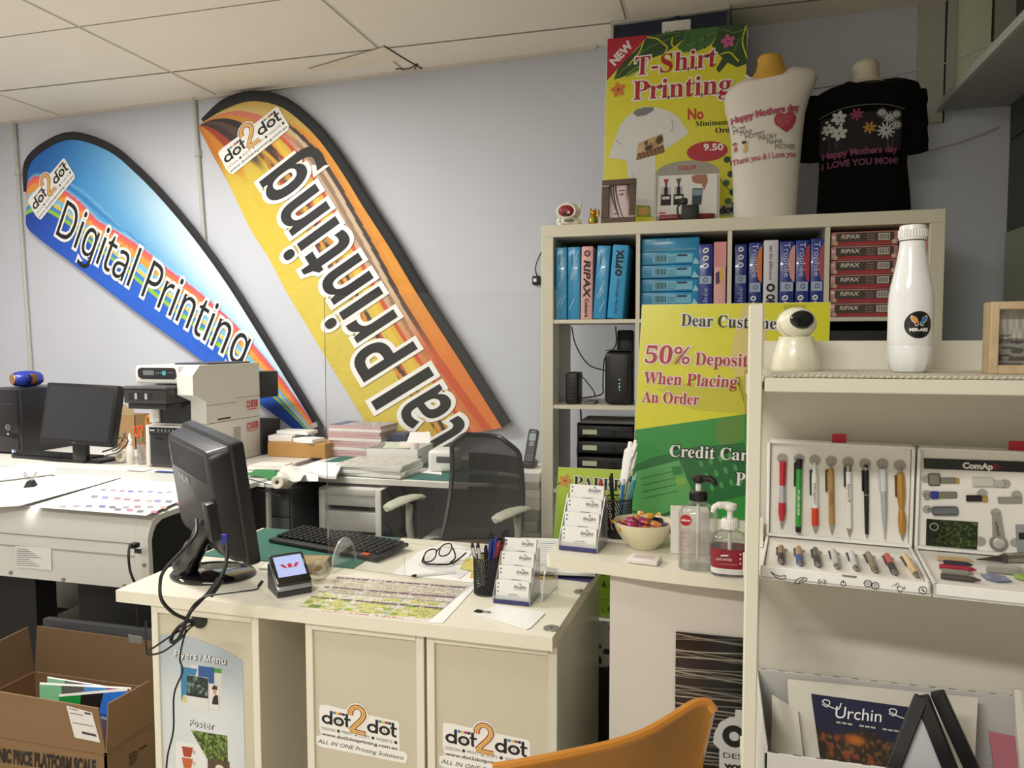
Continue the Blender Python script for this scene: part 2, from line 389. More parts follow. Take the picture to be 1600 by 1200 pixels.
MB().box(.9, 1.17, .6, 3.6, 2.345, 2.365, m('a9a8a4', .7, n=.05)).to('board', t)
b = MB(); b.box(.885, .9, .6, 3.6, 2.342, 2.372, m('b9b8b2', .6)); b.to('edge_strip', t)
b = MB(); CORD = m('b3b0aa', .7)
b.tube([atW(1255, 141, .40), atD(1330, 130, 3.2), atD(1400, 118, 3.05), atD(1480, 98, 2.95), Vector((.885, 2.9, 2.37))], .0028, CORD, n=6)
b.thing('hanging_cord', 'thin white cord running from the black t-shirt shoulder to the overhead shelf', 'cord')
b = MB(); b.tube([atW(1450, 236, .02), atW(1500, 222, .02), atW(1545, 205, .02), atW(1562, 197, .02)], .003, CORD, n=6)
b.thing('hung_cord', 'thin grey cord on the back wall below the overhead shelf', 'cord')
b = MB(); q = atW(838, 438, .012)
b.box(-.02, .02, -.01, .012, -.022, .022, BLACK, .004, M=Matrix.Translation(q)); b.tube([q+Vector((.01, -.01, .01)), q+Vector((.0, -.02, .06)), q+Vector((.025, -.015, .13)), q+Vector((.05, 0, .16))], .003, BLACK)
b.rect(-.008, -.008, .008, .008, WHITE, .0, M=FR(q+Vector((-.005, -.0108, 0)), (1, 0, 0), (0, 0, 1)))
b.thing('wall_plug', 'small black plug with cord on the wall left of the white bookshelf', 'plug')

# ================================================================ printed logo of the shop
ORG = m('c8583a', .5); YEL = m('e8d27a', .5)
def logo(b, F, extra=True, back=True):
    """unit wide; baseline of the letters at y=.36"""
    LW = m('efeeea', .4)
    if back:
        b.poly([(0, .60), (.02, .63), (.1, .64), (.36, .62), (.345, .66), (.39, .725), (.46, .75), (.53, .725), (.575, .66), (.59, .61), (.93, .60), (.95, .57), (.96, .2), (.93, .15), (.05, .15), (.02, .2), (0, .3)], LW, .0004, F)
        if extra: b.poly([(-.04, .16), (.02, .19), (1.02, .19), (1.05, .14), (1.03, .03), (0, .02), (-.04, .06)], LW, .0005, F)
    for x in (.03, .575):
        y = .37; k = 1.12
        b.ring(x+.058*k, y+.056*k, .030*k, .058*k, INK, .001, M=F); b.rect(x+.088*k, y-.002, x+.116*k, y+.195, INK, .0011, F)
        b.ring(x+.184*k, y+.056*k, .030*k, .058*k, INK, .001, M=F); b.rect(x+.152*k, y+.055*k-.002, x+.216*k, y+.055*k+.002, m('8a8a88', .5), .0013, F); b.rect(x+.184*k-.002, y+.03*k, x+.184*k+.002, y+.085*k, m('8a8a88', .5), .0013, F)
        b.rect(x+.256*k, y+.03, x+.284*k, y+.195, INK, .001, F); b.stroke([(x+.270*k, y+.05), (x+.272*k, y+.022), (x+.288*k, y+.012), (x+.308*k, y+.014)], .028, INK, .0011, F); b.rect(x+.243*k, y+.105, x+.312*k, y+.132, INK, .0011, F)
        for i, c in enumerate(('2d7fa8', 'd8c43a', 'b02a6a', '1a1a1a')): b.rect(x+.122*k+i*.037, y+.162, x+.122*k+i*.037+.033, y+.195, m(c, .5), .0012, F)
    t2_ = [(.378, .565), (.382, .62), (.41, .672), (.46, .694), (.51, .672), (.535, .62), (.528, .56), (.495, .50), (.445, .435), (.385, .348)]; f2_ = [(.372, .346), (.56, .336)]
    for wd, mt, dz in ((.100, LW, .0013), (.068, m('6a3a2a', .5), .0016), (.056, ORG, .0019), (.036, YEL, .0022), (.008, m('a5623a', .5), .0025)):
        b.stroke(t2_, wd, mt, dz, F); b.stroke(f2_, wd, mt, dz+.0001, F, k=1)
    b.text('DESIGN \u25cf PRINT \u25cf COPY \u25cf WEBSITE \u25cf', .03, .275, .042, m('333333', .6), w=.9, bold=-.01, off=.001, M=F)
    b.text('www.dot2dotprinting.com.au', .03, .195, .042, INK, w=.9, bold=.015, off=.001, M=F)
    if extra: b.text('ALL IN ONE Printing Solutions', -.02, .075, .055, m('3a3a3a', .6), w=1.02, shear=.3, off=.001, M=F)

# ================================================================ feather flags
def feather(name, label, B_, T_, colf, SW, off, txt):
    t = T(name, label, 'feather flag', tuple(atW(*B_[-1], off)), group='feather flags on the wall')
    Bw = catmull([atW(*p, off) for p in B_], 5); Tw = catmull([atW(*p, off) for p in T_], 5); n = len(Bw)-1
    b = MB()
    def fn(s_, t_):
        k = min(int(s_*n), n-1); f = s_*n-k
        return Bw[k].lerp(Bw[k+1], f).lerp(Tw[k].lerp(Tw[k+1], f), t_)
    b.grid(fn, 260, 120, printed(.6, .35, 5), col=lambda s_, t_: colf(s_*(len(B_)-1), t_)); txt(b); b.to('fabric', t)
    # black sleeve with the pole inside, along the outer edge
    rings = []
    for i, p in enumerate(Tw):
        d = (Tw[min(i+1, n)]-Tw[max(i-1, 0)]).normalized(); nn = d.cross(WN).normalized()
        if (Bw[i]-p).dot(nn) > 0: nn = -nn
        if i and nn.dot(pn) < 0: nn = -nn
        pn = nn; wd = SW*min(1, .35+i/8)
        c = p+nn*wd*.5
        rings.append([c+nn*wd*.53*math.cos(a)+WN*(.010*math.sin(a)+.002) for a in [2*math.pi*j/12 for j in range(12)]])
    MB().loft(rings, m('222224', .75, n=.1, ns=60, bump=.1)).to('pole_sleeve', t, 'black pole sleeve')
    return t
def c1(s, t):
    sky = mixc((34, 104, 184), (70, 152, 214), sst(1.5, 4.5, s)); sky = mixc(sky, (222, 238, 244), .92*sst(3.5, 8.5, s+t*2.2-1.0)*sst(.3, .95, t))
    sky = mixc(sky, (44, 116, 194), .5*(np.abs(t-.56-.03*np.sin(s)) < .018)*(s < 8)); sky = mixc(sky, (150, 205, 232), .4*(np.abs(t-.66+.02*s) < .012))
    low = mixc((26, 62, 158), (40, 98, 206), sst(0, 7, s)); low = mixc(low, (20, 60, 148), sst(9.5, 11.5, s))
    b0 = np.interp(s, [0, 1.5, 3, 5, 7, 9, 10.5, 12], [.14, .22, .26, .25, .27, .33, .40, .46]); b1 = np.interp(s, [0, 1.5, 3, 5, 7, 8.5, 10, 12], [.80, .74, .56, .48, .60, .78, .97, 1.02])
    k = (t-b0)/(b1-b0); k2 = k+.025*np.sin(s*1.1+k*4)+.012*np.sin(s*2.7)
    pal = np.array([(150, 196, 52), (60, 140, 208), (228, 196, 84), (120, 190, 226), (232, 160, 60), (238, 120, 64), (226, 96, 112), (150, 204, 230)])
    e = np.array([0, .12, .24, .34, .52, .68, .82, .93]); idx = np.clip(np.digitize(k2, e)-1, 0, 7); st = pal[idx]
    st = mixc(st, (236, 240, 240), .5*(np.abs(k2-.36) < .012)+.5*(np.abs(k2-.7) < .010)); edge = sst(1.06, .9, k2)
    out = mixc(sky, st, edge); return np.where((k2 > 0)[:, None], out, low)
F1B = [(40, 340), (41, 352), (46, 360), (55, 368), (75, 384), (105, 406), (150, 440), (213, 488), (275, 533), (340, 582), (400, 627), (450, 664), (480, 688)]
F1T = [(41, 300), (46, 258), (75, 231), (115, 218), (170, 236), (212, 270), (254, 313), (303, 372), (353, 441), (400, 515), (445, 588), (480, 645), (497, 674)]
def t1(b):
    W = lambda p: atW(*p, .0535)
    F = FR(W((87, 366)), W((376, 573))-W((87, 366)), W((105, 312))-W((87, 366)))
    b.text(sans('Digital Printing'), 0, 0, 1, INK, w=1.0, bold=0, line=.055, lmat=WHITE, off=.001, M=F, shear=.0)
    o = W((67, 357)); u = W((127, 284))-o
    logo(b, FR(o, u, (W((28, 287))-o)*.98), False)
feather('feather_flag', 'blue feather flag lettered Digital Printing leaning along the wall', F1B, F1T, c1, .046, .05, t1)
def c2(s, t):
    tt = t+.03*np.sin(s*.8)
    yel = mixc((198, 132, 40), (208, 182, 60), sst(1.5, 5, s)); yel = mixc(yel, (208, 190, 86), sst(6, 9, s)*(1-np.abs(t-.3)*1.5)); yel = mixc(yel, (205, 150, 40), sst(11, 13, s)*sst(.2, .6, t))
    mid = np.array([(150, 60, 40), (90, 55, 40), (215, 140, 50), (70, 52, 46), (190, 70, 45), (226, 170, 60)])[np.clip(((tt-.42)/.22*6+.6*np.sin(s*2)).astype(int), 0, 5)]
    mid = mixc(mid, yel, .55*(vn(s*4, tt*30, 9) > .6)); mid = mixc(mid, yel, sst(7.5, 9, s)*(np.abs(tt-.53) > .045))
    top = np.array([(226, 190, 66), (214, 176, 60), (205, 80, 45), (196, 168, 136), (150, 120, 98), (205, 180, 150), (60, 46, 40), (216, 140, 46), (222, 150, 50), (224, 148, 52)])[np.clip(((tt-.62)/.38*10-.3).astype(int), 0, 9)]
    top = mixc(top, (218, 112, 46), sst(8.5, 11.5, s)*(tt > .74)*.8); top = mixc(top, (200, 80, 40), sst(9.5, 11, s)*(np.abs(tt-.86) < .035))
    out = np.where((tt < .42)[:, None], yel, np.where((tt < .62)[:, None], mid, top))
    hd = np.array([(190, 116, 38), (200, 126, 40), (160, 60, 40), (60, 48, 44), (84, 66, 56), (48, 40, 38), (205, 140, 60), (206, 120, 100), (205, 180, 110), (200, 170, 90)])[np.clip((tt*10).astype(int), 0, 9)]
    out = mixc(out, hd, 1-sst(3.6, 4.6, s+.4*np.sin(tt*30)))
    return out
F2B = [(310, 199), (314, 207), (322, 222), (332, 242), (347, 268), (367, 307), (391, 358), (418, 400), (448, 457), (480, 510), (511, 562), (545, 617), (580, 675), (598, 704)]
F2T = [(318, 190), (350, 171), (390, 158), (435, 165), (472, 191), (505, 226), (540, 277), (568, 323), (608, 385), (648, 452), (688, 515), (726, 574), (763, 633), (785, 668)]
def t2(b):
    W = lambda p: atW(*p, .0535)
    F = FR(W((653, 545)), W((463, 239))-W((653, 545)), (W((565, 594))-W((649, 541))))
    kw = dict(bold=0, line=.055, lmat=WHITE, off=.001, M=F)
    b.text(sans('Printing', True), 0, 0, 1, INK, w=1.0, **kw); b.text(sans('l', True), -.085, 0, 1, INK, w=.044, al='r', **kw); b.text(sans('a', True), -.17, 0, 1, INK, w=.115, al='r', **kw); b.text(sans('t', True), -.32, 0, 1, INK, w=.08, al='r', **kw)
    o = W((367, 283)); u = W((464, 206))-o
    logo(b, FR(o-u*.03-(W((338, 225))-W((362, 270)))*.05, u*1.02, (W((336, 222))-W((362, 272)))*1.55), False)
feather('feather_flag', 'yellow and orange feather flag lettered al Printing leaning along the wall', F2B, F2T, c2, .056, .05, t2)
# ================================================================ bookshelf and what it holds
SX, SY, SZ = -.694, 3.04, 1.85
SHW = m('d9d3bf', .45, n=.02, bump=.02)
t = T('bookshelf', 'tall white cube bookshelf full of paper reams against the back wall', 'bookshelf', (SX+.744, SY+.195, 0))
b = MB(); b.box(SX, SX+1.488, SY, SY+.39, SZ-.05, SZ-.0008, SHW, .002, 1); b.to('top_panel', t)
for x in (SX, SX+1.438): MB().box(x, x+.05, SY, SY+.39, 0, SZ-.05, SHW, .002, 1).to('side_panel', t)
for i in range(3): x = SX+.05+.351*(i+1)-.016; MB().box(x, x+.016, SY+.003, SY+.388, .05, SZ-.05, SHW).to('divider', t)
for r in range(1, 5):
    z = SZ-.05-.351*r
    for c in range(4): x = SX+.05+.351*c; MB().box(x+.0, x+.335, SY+.003, SY+.388, z, z+.0152, SHW).to('shelf_board', t)
MB().box(SX, SX+1.488, SY, SY+.39, .0, .05, SHW).to('base_panel', t)
MB().box(SX+.05, SX+1.438, SY+.38, SY+.388, SZ-.05-.335, SZ-.05, m('0d0d0d', .8)).to('backing', t, 'black sheet behind the top row')  # plain black sheet closing the top row of cells at the rear
MB().box(SX+.05+.351, SX+1.438, SY+.38, SY+.388, SZ-.05-.686, SZ-.05-.351, m('1b1b1b', .8)).to('backing', t, 'black sheet behind the second row')  # near-black sheet behind the second row, from the second cell on
ROW0 = SZ-.05-.335
def wrapmat(hx): return m(hx, .25, n=.18, ns=14, bump=.35, bs=25, kind='wrapper', stretch=(1, 1, .4), coat=.3)
BLU, TRO, PNK = '2c93c8', '23358c', 'e0aaa8'
def ream(label, px, hx, tilt=0, h=.297, deco=None, wrap=True):
    """a packet of paper standing on its short edge, spine to the room; px = left and right pixel of its foot"""
    x0 = atY(px[0], 499, SY+.03).x; x1 = atY(px[1], 499, SY+.03).x; w_ = x1-x0
    t = T('paper_ream', label, 'paper ream', (x0+w_/2, SY+.13, ROW0), group='paper reams in the bookshelf')
    A = WM[t.name] @ Matrix.Rotation(R(tilt), 4, 'Y') @ Matrix.Translation((0, 0, abs(math.sin(R(tilt)))*w_/2))
    b = MB(M=A); b.box(-w_/2+.001, w_/2-.001, -.105, .105, 0, h, wrapmat(hx) if wrap else m(hx, .5), .004)
    F = FR((-w_/2, -.1052, 0), (1, 0, 0), (0, 0, 1))
    if deco: deco(b, F, w_)
    b.to('wrapped_block', t); return t
def ver(b, F, w_, s, y, ln, h, mat, up=True, **k):      # vertical spine lettering
    G = F @ Matrix.Translation((w_/2, y, 0)) @ Matrix.Rotation(R(90 if up else -90), 4, 'Z')
    b.text(s, 0, -h/2, h, mat, w=ln, M=G, off=.001, **k)
def d_ripax(b, F, w_):
    b.ring(w_*.5, .268, .008, .013, INK, .001, M=F); b.poly([(w_*.5-.004, .266), (w_*.5+.004, .266), (w_*.5, .273)], INK, .001, F)
    ver(b, F, w_, 'RIPAX', .24, .15, .026, INK, False, bold=.03, shear=.2); ver(b, F, w_, 'Colours', .085, .075, .014, INK, False, bold=.03)
def d_optix(b, F, w_, c=INK):
    ver(b, F, w_, 'see the difference', .02, .14, .012, c); b.ring(w_*.5, .185, .006, .014, c, .001, M=F); ver(b, F, w_, 'PTIX', .203, .075, .026, c, bold=.05)
def d_tro(word, acc=None):
    def f(b, F, w_):
        if acc: b.poly([(w_, .275)]+[(w_-w_*.42*math.sin(math.pi*i/14), .205+.07*math.cos(math.pi*i/14)) for i in range(1, 14)]+[(w_, .135)], m(acc, .5), .0008, F)
        if word == 1:
            for z in (.265, .235, .205): b.disc(w_*.5, z, w_*.22, WHITE, .010, .001, M=F, rot=.5); b.disc(w_*.5, z, w_*.14, m('4456a0', .5), .004, .0012, M=F, rot=.5)
            b.rect(w_*.1, .135, w_*.9, .165, m('9fb4cc', .3), .001, F); b.ring(w_*.5, .15, .006, .009, TROM, .0013, M=F)
            ver(b, F, w_, serif('ophée'), .02, .10, .018, m('9aa6d8', .5))
        else:
            ver(b, F, w_, 'Trophée', .285, .13, .020, m('c9cfee', .5), False)
            b.rect(w_*.1, .10, w_*.9, .135, m('a9b6cf', .3), .001, F); b.ring(w_*.55, .118, .006, .009, TROM, .0013, M=F)
            for z in (.05, .075): b.disc(w_*.4, z, w_*.22, WHITE, .010, .001, M=F, rot=.5); b.disc(w_*.4, z, w_*.14, m('4456a0', .5), .004, .0012, M=F, rot=.5)
    return f
TROM = m('22357f', .5)
def d_blue(seed):
    def f(b, F, w_):
        rn = random.Random(seed); g = m('a5d2e2', .2)
        for i in range(6):
            z = rn.uniform(.03, .25); x = rn.uniform(.1, .5)*w_; b.poly([(x, z), (x+.003, z), (x+w_*.4, z+.04), (x+w_*.36, z+.042)], g, .0007, F)
        b.rect(w_*.3, .22, w_*.36, .27, m('14445a', .4), .0008, F)
    return f
ream('blue wrapped paper ream leftmost in the top left cell', (868, 886.5), BLU, deco=d_blue(1))
ream('blue wrapped paper ream left of the pink ream in the top left cell', (887, 907), BLU, deco=d_blue(2))
ream('pink paper ream lettered RIPAX Colours in the top left cell', (907, 926), PNK, .6, deco=d_ripax, wrap=False)
ream('blue wrapped paper ream leaning between the pink ream and the OPTIX ream', (926, 947), BLU, 3.6, deco=d_blue(3))
ream('blue paper ream lettered OPTIX leaning at the right of the top left cell', (948, 973), '3099cf', 4.6, deco=d_optix, wrap=False)
# lying stacks
def lying(label, x0, x1, z, hx, deco, h=.052, y=0):
    t = T('paper_ream', label, 'paper ream', ((x0+x1)/2, SY+.17, z), group='paper reams in the bookshelf')
    b = MB(M=WM[t.name]); w_ = x1-x0; b.box(-w_/2, w_/2, -.145+y, .145+y, .0006, h-.0006, wrapmat(hx), .005)
    F = FR((-w_/2, -.1453+y, 0), (1, 0, 0), (0, 0, 1)); deco(b, F, w_, h); b.to('wrapped_block', t)
xa = SX+.05+.351+.0025; xb = xa+.231
def d_bl(b, F, w_, h):
    b.rect(.045, .008, w_-.03, h-.012, m('6bb5d0', .3), .0007, F); rn = random.Random(w_)
    for i in range(9): b.rect(.055+i*.005, .012, .057+i*.005+.001*(i % 3), h-.016, m('1d4a60', .5), .001, F)
    b.rect(.14, h-.022, .18, h-.014, m('183a50', .5), .001, F)
    for i in range(4): b.rect(.105, .012+i*.006, .135+.003*(i % 2), .014+i*.006, m('2d6a84', .5), .001, F)
    b.poly([(w_-.03, 0), (w_, 0), (w_-.02, h*.5)], m('8ecbe0', .2), .0008, F)
def d_plain(b, F, w_, h): b.poly([(0, 0), (w_, 0), (w_-.02, .012), (.03, .01)], m('2f87aa', .3), .0007, F); b.rect(.1, h-.01, .105, h-.006, WHITE, .001, F)
nm = ['lowest', 'second from bottom', 'third from bottom', 'fourth from bottom', 'fifth from bottom', 'topmost']
for i in range(6): lying(f'blue wrapped paper ream lying {nm[i]} in the flat blue stack', xa, xb-(.004*(i % 2)), ROW0+.0535*i, BLU, d_plain if i == 5 else d_bl, .0535, .004*(i % 3))
ream('navy paper ream standing right of the flat blue stack', (1090, 1113), TRO, deco=d_tro(1), h=.29)
def d_pk(b, F, w_):
    b.rect(0, .20, w_, .2965, m('d58f92', .5), .0007, F); b.poly([(w_*.2, .13), (w_*.5, .14), (w_*.45, .185), (w_*.15, .175)], m('4b2a5a', .5), .001, F); b.poly([(w_*.5, .145), (w_*.8, .15), (w_*.75, .195), (w_*.45, .19)], m('d8b04a', .5), .001, F)
ream('pink paper ream with purple and yellow sticker in the second cell', (1114, 1133.5), PNK, deco=d_pk, wrap=False)
ream('navy paper ream with three white ovals leftmost in the third cell', (1146, 1166), TRO, deco=d_tro(1), h=.285)
ream('navy paper ream with orange oval lettered Trophée', (1168, 1189), TRO, deco=d_tro(2, 'd8763c'), h=.29)
ream('white paper ream lettered see the difference in the third cell', (1191, 1215), 'd9d5df', deco=lambda b, F, w_: (ver(b, F, w_, 'see the difference', .275, .13, .013, INK, False), b.ring(w_*.5, .115, .008, .016, INK, .001, M=F), ver(b, F, w_, 'OPTIX', .09, .085, .028, INK, False, bold=.05)), wrap=False)
ream('navy Trophée paper ream right of the white ream', (1216, 1240), TRO, deco=d_tro(2, 'd49a98'), h=.291)
ream('navy Trophée paper ream second from the right in the third cell', (1241, 1263), TRO, deco=d_tro(2, 'b03040'), h=.293)
ream('navy Trophée paper ream at the right end of the third cell', (1264, 1285), TRO, deco=d_tro(2, '9a4a5a'), h=.297)
xa = SX+.05+.351*3+.006; xb = xa+.232
def d_rip(b, F, w_, h):
    b.rect(.018, .012, w_-.016, h-.006, m('4a4038', .5), .0007, F); b.rect(.012, .004, w_-.012, .014, m('b02a38', .5), .001, F)
    b.text('RIPAX', .035, h-.026, .014, m('d8cfc4', .5), w=.065, bold=.03, shear=.2, off=.0012, M=F)
    for i in range(3): b.text('Pink Rose Quartz'.split()[i] if False else ('Pink', 'Rose', 'Sorbet')[i], .125, h-.017-i*.009, .005, m('cf9a94', .5), w=.026, off=.0012, M=F)
    b.rect(w_-.07, .018, w_-.03, h-.010, m('d9cdc6', .5), .001, F)
    for i in range(8): b.rect(w_-.067+i*.0045, .021, w_-.067+i*.0045+.0015+.001*(i % 2), h-.013, INK, .0013, F)
    b.disc(.016, .010, .008, m('d8c0a0', .5), off=.0013, M=F); b.disc(w_-.016, .012, .008, m('d8c0a0', .5), off=.0013, M=F)
for i in range(6): lying(f'pink RIPAX paper ream lying {nm[i]} in the flat pink stack', xa, xb, ROW0+.053*i, 'cf8f8c', d_rip, .053)
ream('pink and red paper ream standing behind the white bottle', (1424, 1446), 'c98084', deco=lambda b, F, w_: ver(b, F, w_, 'RIPAX', .02, .24, .026, m('8a1f2c', .5), bold=.03), wrap=False)

# second row, first cell: network gear
Z1 = SZ-.05-.351-.335
p = atY(897, 622, SY+.1); t = T('router', 'small black router standing at the left of the second shelf cell', 'router', (p.x, SY+.1, Z1))
b = MB(M=WM[t.name]); b.box(-.026, .026, -.06, .06, 0, .132, m('191919', .45), .008); b.to('case', t)
b = MB(M=WM[t.name])
for i in range(7): b.box(-.018, .004, -.0612, -.06, .02+i*.014, .027+i*.014, m('333333', .4))
b.to('port_panel', t)
p = atY(969, 620, SY+.12); t = T('mesh_router', 'tall black rounded router with green lights in the second shelf cell', 'router', (p.x, SY+.1, Z1))
b = MB(M=WM[t.name]); b.box(-.056, .056, -.056, .056, 0, .222, m('141414', .4), .022, 4); b.to('case', t)
b = MB(M=WM[t.name]); b.box(-.052, .052, -.052, .052, .2225, .226, m('222222', .5), .002); b.to('lid', t)
b = MB(M=WM[t.name])
for i, z in enumerate((.105, .088, .078, .072, .062)): b.disc(.006, z, .0022, glow('5fe0a0', 1.5) if i else glow('d8f0e8', 1.5), off=.0005, n=8, M=WM[t.name].inverted() @ WM[t.name] @ FR((0, -.0562, 0), (1, 0, 0), (0, 0, 1)))
b.to('status_light', t)
b = MB(); b.box(-.02, .02, -.06, .06, 0, .01, m('6e6c68', .5), .003, M=Matrix.Translation((atY(925, 620, SY+.12).x, SY+.12, Z1)))
b.thing('network_switch', 'flat grey network box lying between the two routers', 'network box')
b = MB(); b.box(-.035, .035, -.03, .03, 0, .31, m('1a1a1a', .5), .01, M=Matrix.Translation((atY(978, 600, SY+.28).x, SY+.26, Z1))); b.thing('black_console', 'black upright box behind the tall router', 'black box')
b = MB(); e = SY+.2
b.tube([atY(893, 510, e), atY(900, 540, e), atY(920, 570, e), atY(950, 580, SY+.18)], .003, m('3b3b3b', .6), n=6)
b.tube([atY(907, 586, SY+.1), atY(918, 598, SY+.1), atY(928, 612, SY+.1), atY(930, 620, SY+.08)], .0025, BLACK, n=6)
b.tube([atY(962, 510, e), atY(962, 540, e), atY(945, 560, SY+.15), atY(942, 600, SY+.12), atY(940, 616, SY+.1), atY(910, 622, SY+.08)], .003, BLACK, n=6)
b.thing('router_cable', 'black cables looping around the routers in the second shelf cell', 'cable')
# third row: letter drawers
Z2 = Z1-.351; x0 = atY(901, 700, SY+.05).x; x1 = SX+.05+.331
t = T('drawer_unit', 'black mesh letter drawers with pale labels in the third shelf cell', 'drawer unit', ((x0+x1)/2, SY+.17, Z2))
DB = m('161616', .5); b = MB(); b.box(x0, x1, SY+.06, SY+.31, Z2, Z2+.012, DB); b.box(x0, x0+.006, SY+.06, SY+.31, Z2, Z2+.27, DB); b.box(x1-.006, x1, SY+.06, SY+.31, Z2, Z2+.27, DB); b.box(x0, x1, SY+.3, SY+.31, Z2, Z2+.27, DB); b.to('frame', t)
for i in range(4):
    z = Z2+.014+i*.066; b = MB(); b.box(x0+.008, x1-.008, SY+.05, SY+.3, z, z+.05, DB, .003)
    for k in range(26):
        for j in range(2): b.disc(x0+.085+k*.0065, z+.012+j*.008, .002, m('56544e', .5), off=SY*0, n=6, M=FR((0, SY+.0495, 0), (1, 0, 0), (0, 0, 1))) if k < 25 else None
    o = b.to('drawer', t)
    b = MB(); b.box(x0+.025, x0+.085, SY+.047, SY+.0497, z+.014, z+.034, m('c6cab0', .6)); b.to('label_card', o)
    b = MB(); b.cyl((x0+.15, SY+.05, z+.025), (x0+.15, SY+.035, z+.025), .008, BLACK); b.to('knob', o)
b = MB()
for i in range(4): b.box(x0+.01, x1-.004, SY+.06+.004*i, SY+.29, Z2+.271+i*.0025, Z2+.2725+i*.0025, m(('7d7a76', 'a5a29c', '8a8884', '999690')[i], .7))
b.thing('document_pile', 'grey papers lying on top of the black letter drawers', 'papers')
b = MB(); b.tube([(x0-.03, SY+.3, Z2+.33), (x0-.022, SY+.28, Z2+.25), (x0-.035, SY+.26, Z2+.12), (x0-.02, SY+.28, Z2+.02)], .004, m('2c4a78', .5), n=6); b.thing('blue_cable', 'blue cable hanging left of the black letter drawers', 'cable')
# black carton in the second row, right
b = MB(); b.box(SX+1.11, SX+1.42, SY+.03, SY+.33, Z1, Z1+.30, m('1d1d1f', .6), .003); b.thing('black_carton', 'plain black carton under the flat pink stack', 'carton')

# ================================================================ on top of the bookshelf
t = T('figurine', 'white round-helmet cat figurine with red visor hollow on the bookshelf corner', 'figurine', (atY(889, 345, SY+.09).x, SY+.09, SZ))
A = WM[t.name]; FW = m('e6e2d6', .35); k = .104
b = MB(M=A); b.ell((0, 0, .030), (.038, .034, .030), FW); b.ell((.035, -.01, .017), (.020, .018, .017), m('e0d8b0', .4)); b.ell((-.038, -.012, .025), (.012, .014, .018), FW); b.ell((-.028, -.022, .010), (.014, .014, .010), FW); b.to('body', t)
b = MB(M=A); b.ell((.002, .006, .066), (.046, .038, .036), FW)
b.prism([(.034, .078), (.052, .098), (.046, .068)], -.01, .01, FW, M=FR((0, .006, 0), (1, 0, 0), (0, 0, 1))); b.prism([(-.02, .095), (-.01, .108), (.004, .1)], -.01, .01, FW, M=FR((0, .006, 0), (1, 0, 0), (0, 0, 1))); b.tube([(-.005+.037*math.cos(a), -.030, .064+.028*math.sin(a)) for a in [2*math.pi*i/20 for i in range(20)]], .0055, FW, k=2, closed=True); b.to('helmet', t)
b = MB(M=A); b.ell((-.005, -.026, .064), (.035, .014, .026), m('8a1624', .4)); b.to('visor', t, 'dark red visor hollow')
b = MB(M=A); b.ell((-.012, -.034, .055), (.010, .006, .010), m('2a2220', .5)); b.ell((.006, -.037, .056), (.006, .004, .007), m('e0d4cc', .5)); b.ell((.002, -.037, .048), (.012, .006, .006), m('3a2a2c', .5)); b.to('face', t)
b = MB(M=A); b.ell((.004, -.031, .026), (.022, .006, .007), m('6f7a62', .5)); b.to('green_badge', t)
t = T('lucky_cat', 'small gold waving lucky cat beside the white figurine', 'figurine', (atY(927, 343, SY+.09).x, SY+.09, SZ))
A = WM[t.name]; G = m('d8a828', .25, .9); b = MB(M=A); b.box(-.023, .023, -.015, .015, 0, .012, G, .003); b.lathe([(0, .012), (.019, .013), (.021, .024), (.016, .038), (.012, .045), (0, .046)], G, 16); b.ell((0, 0, .056), (.015, .013, .013), G)
b.cyl((-.010, 0, .064), (-.011, 0, .075), .005, G, .001, 8); b.cyl((.008, 0, .064), (.010, 0, .075), .005, G, .001, 8); b.tube([(.016, 0, .036), (.023, -.002, .05), (.021, -.003, .068)], .0045, G, n=8); b.to('body', t)
b = MB(M=A); b.ell((-.011, -.004, .072), (.003, .002, .004), RED); b.ell((.010, -.004, .072), (.003, .002, .004), RED); b.ell((0, -.018, .026), (.009, .004, .010), m('8aa050', .4)); b.to('ear_and_bib_paint', t)
# photo frame
o = atY(939, 347, SY+.05); o = Vector((o.x, o.y, SZ+.002)); F = FR(o, (.999, .0, .008), (.012, .12, .99))
t = T('photo_frame', 'dark brown wooden photo frame with a close-up face on the bookshelf', 'photo frame', (o.x+.07, o.y, SZ)); BR = woodm('4a3222', '5c4230', 10)
b = MB()
for (x0, y0, x1, y1) in ((0, 0, .138, .024), (0, .158, .138, .182), (0, .024, .030, .158), (.112, .024, .138, .158)): b.box(x0, x1, y0, y1, -.012, .006, BR, .0015, 1, M=F)
b.rect(.0, .1545, .03, .158, m('c9c0b4', .3), .0065, F); b.rect(.108, .024, .138, .028, m('c9c0b4', .3), .0065, F); b.to('frame', t)
def face(u, v):
    sk = mixc((206, 186, 184), (150, 128, 132), sst(.2, .0, u)+.5*sst(.75, 1, u)); x, y = u, v
    sk = mixc(sk, (70, 56, 60), .85*np.exp(-(((x-.62)/.13)**2+((y-.72)/.035)**2)**2)); sk = mixc(sk, (52, 40, 44), .9*np.exp(-(((x-.62)/.2)**2+((y-.84)/.018)**2)**2))
    sk = mixc(sk, (120, 90, 94), .8*np.exp(-(((x-.36)/.16)**2+((y-.13)/.035)**2)**2)); sk = mixc(sk, (110, 88, 92), .5*np.exp(-(((x-.28)/.08)**2+((y-.3)/.03)**2)))
    for a, c in ((.05, .35), (.18, .25), (.30, .30)): sk = mixc(sk, (38, 30, 36), .9*(np.abs(x-(a+(1-y)**1.6*c*1.4)) < .028+.02*y))
    return mixc(sk, (34, 28, 32), sst(.75, 1, x)*sst(.35, .9, y))
b = MB(); b.art(.03, .024, .112, .158, 60, 90, face, printed(.3), -.002, F); b.to('picture', t)
